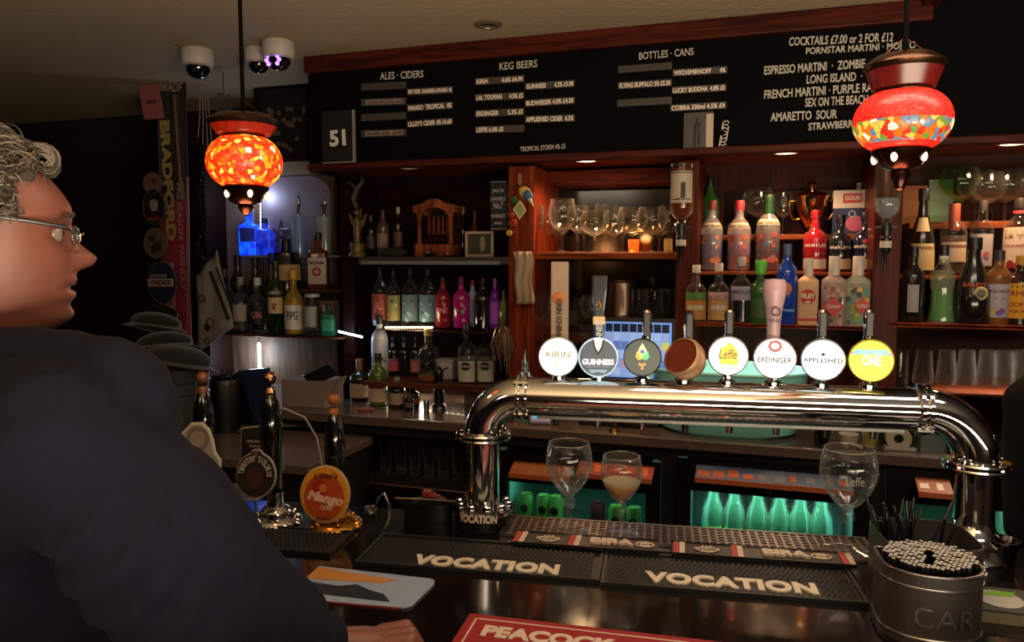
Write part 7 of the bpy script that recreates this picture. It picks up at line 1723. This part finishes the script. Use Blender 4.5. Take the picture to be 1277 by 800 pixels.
# eyes
for q in (-1, 1):
    c = hl(.068, q*.031, .106); M().ball(c, .0125, 18, 12).build('eye', mat('7a6c64', .2), man, world=True)
    d = (HM.to_3x3()@Vector((1, q*.15, 0))).normalized(); M().ball(c+d*.0078, .0058, 12, 8).build('iris', mat('2c2018', .1), man, world=True)
    m = M(); m.tube([hl(.080-.012*abs(k)/3*(1 if True else 0)-.004*(k*k)/9, q*(.030+.006*k), .1145-.001*abs(k)) for k in range(-2, 4)], .0026, 8); m.build('eyelid', skin, man, world=True)
    m = M()
    for k in range(60): x = .012+.040*k/59; p_ = head_pt(.1285-.004*(x/.05)**2+rh0.uniform(-.0025, .0025), math.asin(min(.98, x/.078))*.72); a = hl(p_.x, q*x, p_.z); m.tube([a, a+HM.to_3x3()@Vector((.002, q*.006, .0015))], [.0009, .0004], 4)
    m.build('eyebrow', mat('4a3c34', .9), man, world=True, kind='stuff')
m = M(); lipc = mat('8a4c42', .45)
for zz, x0, rr in ((.0465, .0885, .0042), (.0325, .0875, .0046)):
    m.tube([hl(x0-.30*abs(y_)**1.25*3, y_, zz-.001*abs(y_)*40*.1) for y_ in [(-.022+.044*k/10) for k in range(11)]], [rr*(.35+.65*math.sin(PI*k/10)) for k in range(11)], 8)
m.build('lips', lipc, man, world=True)
# hair
hair1 = mat('3c342d', .85, 0, .5, 300, .5); hair2 = mat('6e6358', .7, 0, .2, 200, .4)
def scalp(p):
    if p.z > .186 and p.x < .066: return True
    if p.z > .165 and p.x < .052: return True
    if p.z > .120 and p.x < .034: return True
    if p.z > .072 and p.x < .012 and not (p.x > -.03 and p.z < .125): return True
    return p.z > .02 and p.x < -.04
m = M(); cap_pts = {}
nz, nt = 60, 64
vs = []; ok = []
for j in range(nz+1):
    for i in range(nt):
        z = .01+.208*j/nz; th = 2*PI*i/nt; p = head_pt(z, th); s = scalp(p)
        n = noise.noise(p*38)*.006+noise.noise(p*90)*.003
        off = (.009+n+.008*max(0, (p.z-.15)/.07)) if s else -.006
        vs.append(HM@head_pt(z, th, off)); ok.append(s)
fs = [(j*nt+i, j*nt+(i+1) % nt, (j+1)*nt+(i+1) % nt, (j+1)*nt+i) for j in range(nz) for i in range(nt)]
fs = [f for f in fs if any(ok[q] for q in f)]
m.add(vs, fs); m.add([HM@head_pt(.2175, 2*PI*i/nt, .022) for i in range(nt)], [tuple(range(nt))])
rh = random.Random(21)
m.build('hair', hair1, man, world=True, smooth=180)
ma, mb = M(), M()
cnt = 0
while cnt < 4200:
    z = rh.uniform(.03, .217); th = rh.uniform(0, 2*PI); p = head_pt(z, th, .009+.008*max(0, (z-.15)/.07)+rh.uniform(-.001, .004))
    if not scalp(head_pt(z, th)): continue
    cnt += 1
    nrm = Vector((p.x, p.y, p.z-.10)).normalized()
    fl_ = Vector((-.6 if z > .1 else -.3, 0, -.25 if z < .19 else .0)); fl_ = (fl_-nrm*fl_.dot(nrm)); fl_ += Vector((rh.uniform(-.5, .5), rh.uniform(-.5, .5), rh.uniform(-.5, .5))); fl_ = (fl_-nrm*fl_.dot(nrm)*.8).normalized()
    L = rh.uniform(.018, .034); w_ = rh.uniform(-.006, .006); sd_ = nrm.cross(fl_)
    pts = [p+fl_*L*s+nrm*(.006*math.sin(PI*s))+sd_*w_*math.sin(2*PI*s) for s in (0, .25, .5, .75, 1)]
    (ma if rh.random() < .55 else mb).tube([HM@q for q in pts], [.0008, .0012, .0011, .0009, .0003], 3, cap=False)
# front curl
for k in range(90):
    cx_, cz_, cy_ = .070+rh.uniform(-.004, .004), .192+rh.uniform(-.004, .006), rh.uniform(-.045, .02); rr = rh.uniform(.010, .018)
    pts = [Vector((cx_+rr*math.sin(a)*.9-.012*(1-a/4.5), cy_+.0006*a, cz_+rr*math.cos(a)*.9)) for a in [q*.45-.6 for q in range(11)]]
    (ma if k % 2 else mb).tube([HM@q for q in pts], [.0006+.0007*math.sin(PI*min(1, q/10+.1)) for q in range(11)], 4, cap=False)
ma.build('hair_curls', mat('3a322b', .7, 0, .1, 200, .3), man, world=True, kind='stuff'); mb.build('grey_curls', hair2, man, world=True, kind='stuff')
# spectacles
spc = thing('spectacles', 'dark rimmed spectacles worn by the man', 'glasses', hl(.096, 0, .100))
m = M()
for q in (-1, 1):
    m.tube([hl(.098-.004*q*0-.10*abs(y_-q*.033)**1.3*0-.012*((abs(y_)-.01)/.05), y_, z_) for y_, z_ in [(q*(.034+.024*math.cos(a)), .1030+.0115*math.sin(a)) for a in [k*PI/10 for k in range(21)]]], .0014, 6, cap=False)
m.tube([hl(.099, -.011, .105), hl(.103, 0, .107), hl(.099, .011, .105)], .0014, 6)
m.build('rims', mat('8c8a88', .2, .9), spc, world=True)
for q in (-1, 1):
    M().tube([hl(.086, q*.058, .110), hl(.082, q*.068, .1125), hl(.04, q*.079, .119), hl(-.005, q*.082, .124), hl(-.025, q*.08, .112)], [.002, .0026, .0022, .0022, .0018], 8).build('temple_arm', mat('10121c', .25), spc, world=True)
    n = 20; M().add([hl(.097-.012*((abs(y_)-.01)/.05), y_, z_) for y_, z_ in [(q*(.034+.0235*math.cos(a)), .1030+.011*math.sin(a)) for a in [k*2*PI/n for k in range(n)]]], [tuple(range(n))]).build('lens', glass('e8ecf0', .0, .12), spc, world=True)
# jacket
J = M(); navy = mat('060819', .92, 0, .3, 160, .25, spec=.25)
J.capsule(ch-up*.02, ch-up*.30, .175, .185, 24); J.capsule(ch-up*.30, ch-up*.50, .185, .18, 24)
J.capsule(sh_+rx*-.014, ch+up*.02, .080, .15, 20); J.capsule(lsh, ch, .085, .15, 20)
nk = hl(-.045, -.015, -.085); J.capsule(nk+up*.012, ch+up*.05, .082, .15, 20); J.capsule(nk+Vector((0, 0, .028)), sh_+fy*.05+up*.018, .060, .070, 20)
J.capsule(sh_+rx*-.012, (sh_+el)/2, .078, .078, 20); J.capsule((sh_+el)/2, el, .082, .074, 20)
cuff = el.lerp(wr, .86); J.capsule(el, el.lerp(wr, .45), .074, .060, 20); J.capsule(el.lerp(wr, .45), cuff, .060, .040, 20)
J.capsule(lsh, lel, .08, .07, 18); J.capsule(lel, lel.lerp(lwr, .85), .07, .045, 18)
# sleeve folds: raised creases across the sleeve
def ringfold(c, ax, r, th, a0, a1):
    ax = ax.normalized(); u = ax.cross(up).normalized(); v = ax.cross(u)
    J.tube([c+(u*math.cos(a)+v*math.sin(a))*r+ax*.02*math.sin(a*1.5) for a in [a0+(a1-a0)*k/16 for k in range(17)]], [th*math.sin(PI*(k+1)/18)+.003 for k in range(17)], 8)
ax = el-sh_
for f, r, th in ((.20, .078, .016), (.42, .076, .020), (.62, .074, .022), (.82, .072, .024), (1.0, .068, .024)): ringfold(sh_.lerp(el, f), ax, r, th, rh.uniform(-1, 0)+.5, rh.uniform(3.6, 5))
ax = wr-el
for f, r, th in ((.18, .064, .015), (.36, .056, .012), (.6, .048, .009)): ringfold(el.lerp(wr, f), ax, r, th, 0, 5.5)
remesh(J, 'jacket', navy, man, .0075, 5, [(.16, .034), (.06, .012)])
cm = M(); c0 = hl(-.040, -.01, -.035)
ccn = HM.to_3x3()
TR = M()
for s in (-1, 1):
    hip = ch-up*.5+fy*.09*s; kn = hip-up*.42; an = Vector((hip.x, hip.y, .10)); TR.capsule(hip, kn, .105, .075); TR.capsule(kn, an, .075, .058)
TR.capsule(ch-up*.46, ch-up*.52, .15, .15)
remesh(TR, 'trousers', mat('0c0c10', .85, 0, .3, 90, .2), man, .012, 4)
# person in black at the right edge, behind the bar
pp = WD(1384, 320, 1.90); p2 = thing('person', 'person in black clothing cut off by the right edge behind the bar', 'person', (pp.x, pp.y, 0))
PM = T((pp.x, pp.y, 1.56)) @ Matrix.Rotation(YAW+R(120), 4, 'Z')
b2 = M(); head_mesh(b2, PM, nz=50, nt=48); ctr = Vector((pp.x, pp.y, 1.30))
b2.capsule(PM@Vector((-.01, 0, 0)), PM@Vector((-.02, 0, -.1)), .055, .06)
L2 = WD(1294, 505, 1.90); R2 = WD(1474, 505, 1.96); eL = WD(1287, 655, 1.87); eR = WD(1484, 655, 1.92)
for a, b, r1, r2 in ((L2, ctr, .05, .1), (R2, ctr, .05, .1), (ctr, ctr-up*.4, .11, .12), (L2, eL, .045, .04), (R2, eR, .045, .04)): b2.capsule(a, b, r1, r2)
for e_, nm in ((eL, 0), (eR, 1)):
    w2_ = e_+(fy*-.10)+up*-.16+rx*(.06 if nm == 0 else -.06); b2.capsule(e_, w2_, .038, .028); hand(b2, w2_, (-fy*.7-up*.3).normalized(), rx*(1 if nm else -1), 0)
for s in (-1, 1):
    hip = ctr-up*.42+rx*.09*s; kn = hip-up*.42; an = Vector((hip.x, hip.y, .09)); b2.capsule(hip, kn, .08, .055); b2.capsule(kn, an, .055, .04); b2.capsule(an-up*.045, an-up*.05-fy*.13, .035, .03)
remesh(b2, 'body', skin, p2, .005, 2)
m = M(); head_mesh(m, PM@T((0, 0, .012)), .012, .10, .218, 30, 40); m.build('hair', mat('1c1410', .8, 0, .4, 100, .3), p2, world=True)
j2 = M(); bk = mat('050506', .95, 0, .3, 120, .25, spec=.2)
j2.capsule(L2, ctr, .078, .14); j2.capsule(R2, ctr, .078, .14); j2.capsule(ctr, ctr-up*.45, .15, .17); j2.capsule(L2, eL, .075, .062); j2.capsule(R2, eR, .075, .062)
j2.capsule(PM@Vector((-.02, 0, -.09)), ctr, .068, .13)
for e_, nm in ((eL, 0), (eR, 1)):
    w2_ = e_+(fy*-.10)+up*-.16+rx*(.06 if nm == 0 else -.06); j2.capsule(e_, e_.lerp(w2_, .8), .062, .045)
remesh(j2, 'black_top', bk, p2, .009, 4, [(.1, .012)])
t2_ = M()
for s in (-1, 1):
    hip = ctr-up*.42+rx*.09*s; kn = hip-up*.42; an = Vector((hip.x, hip.y, .10)); t2_.capsule(hip, kn, .10, .075); t2_.capsule(kn, an, .075, .055)
remesh(t2_, 'trousers', bk, p2, .012, 3)
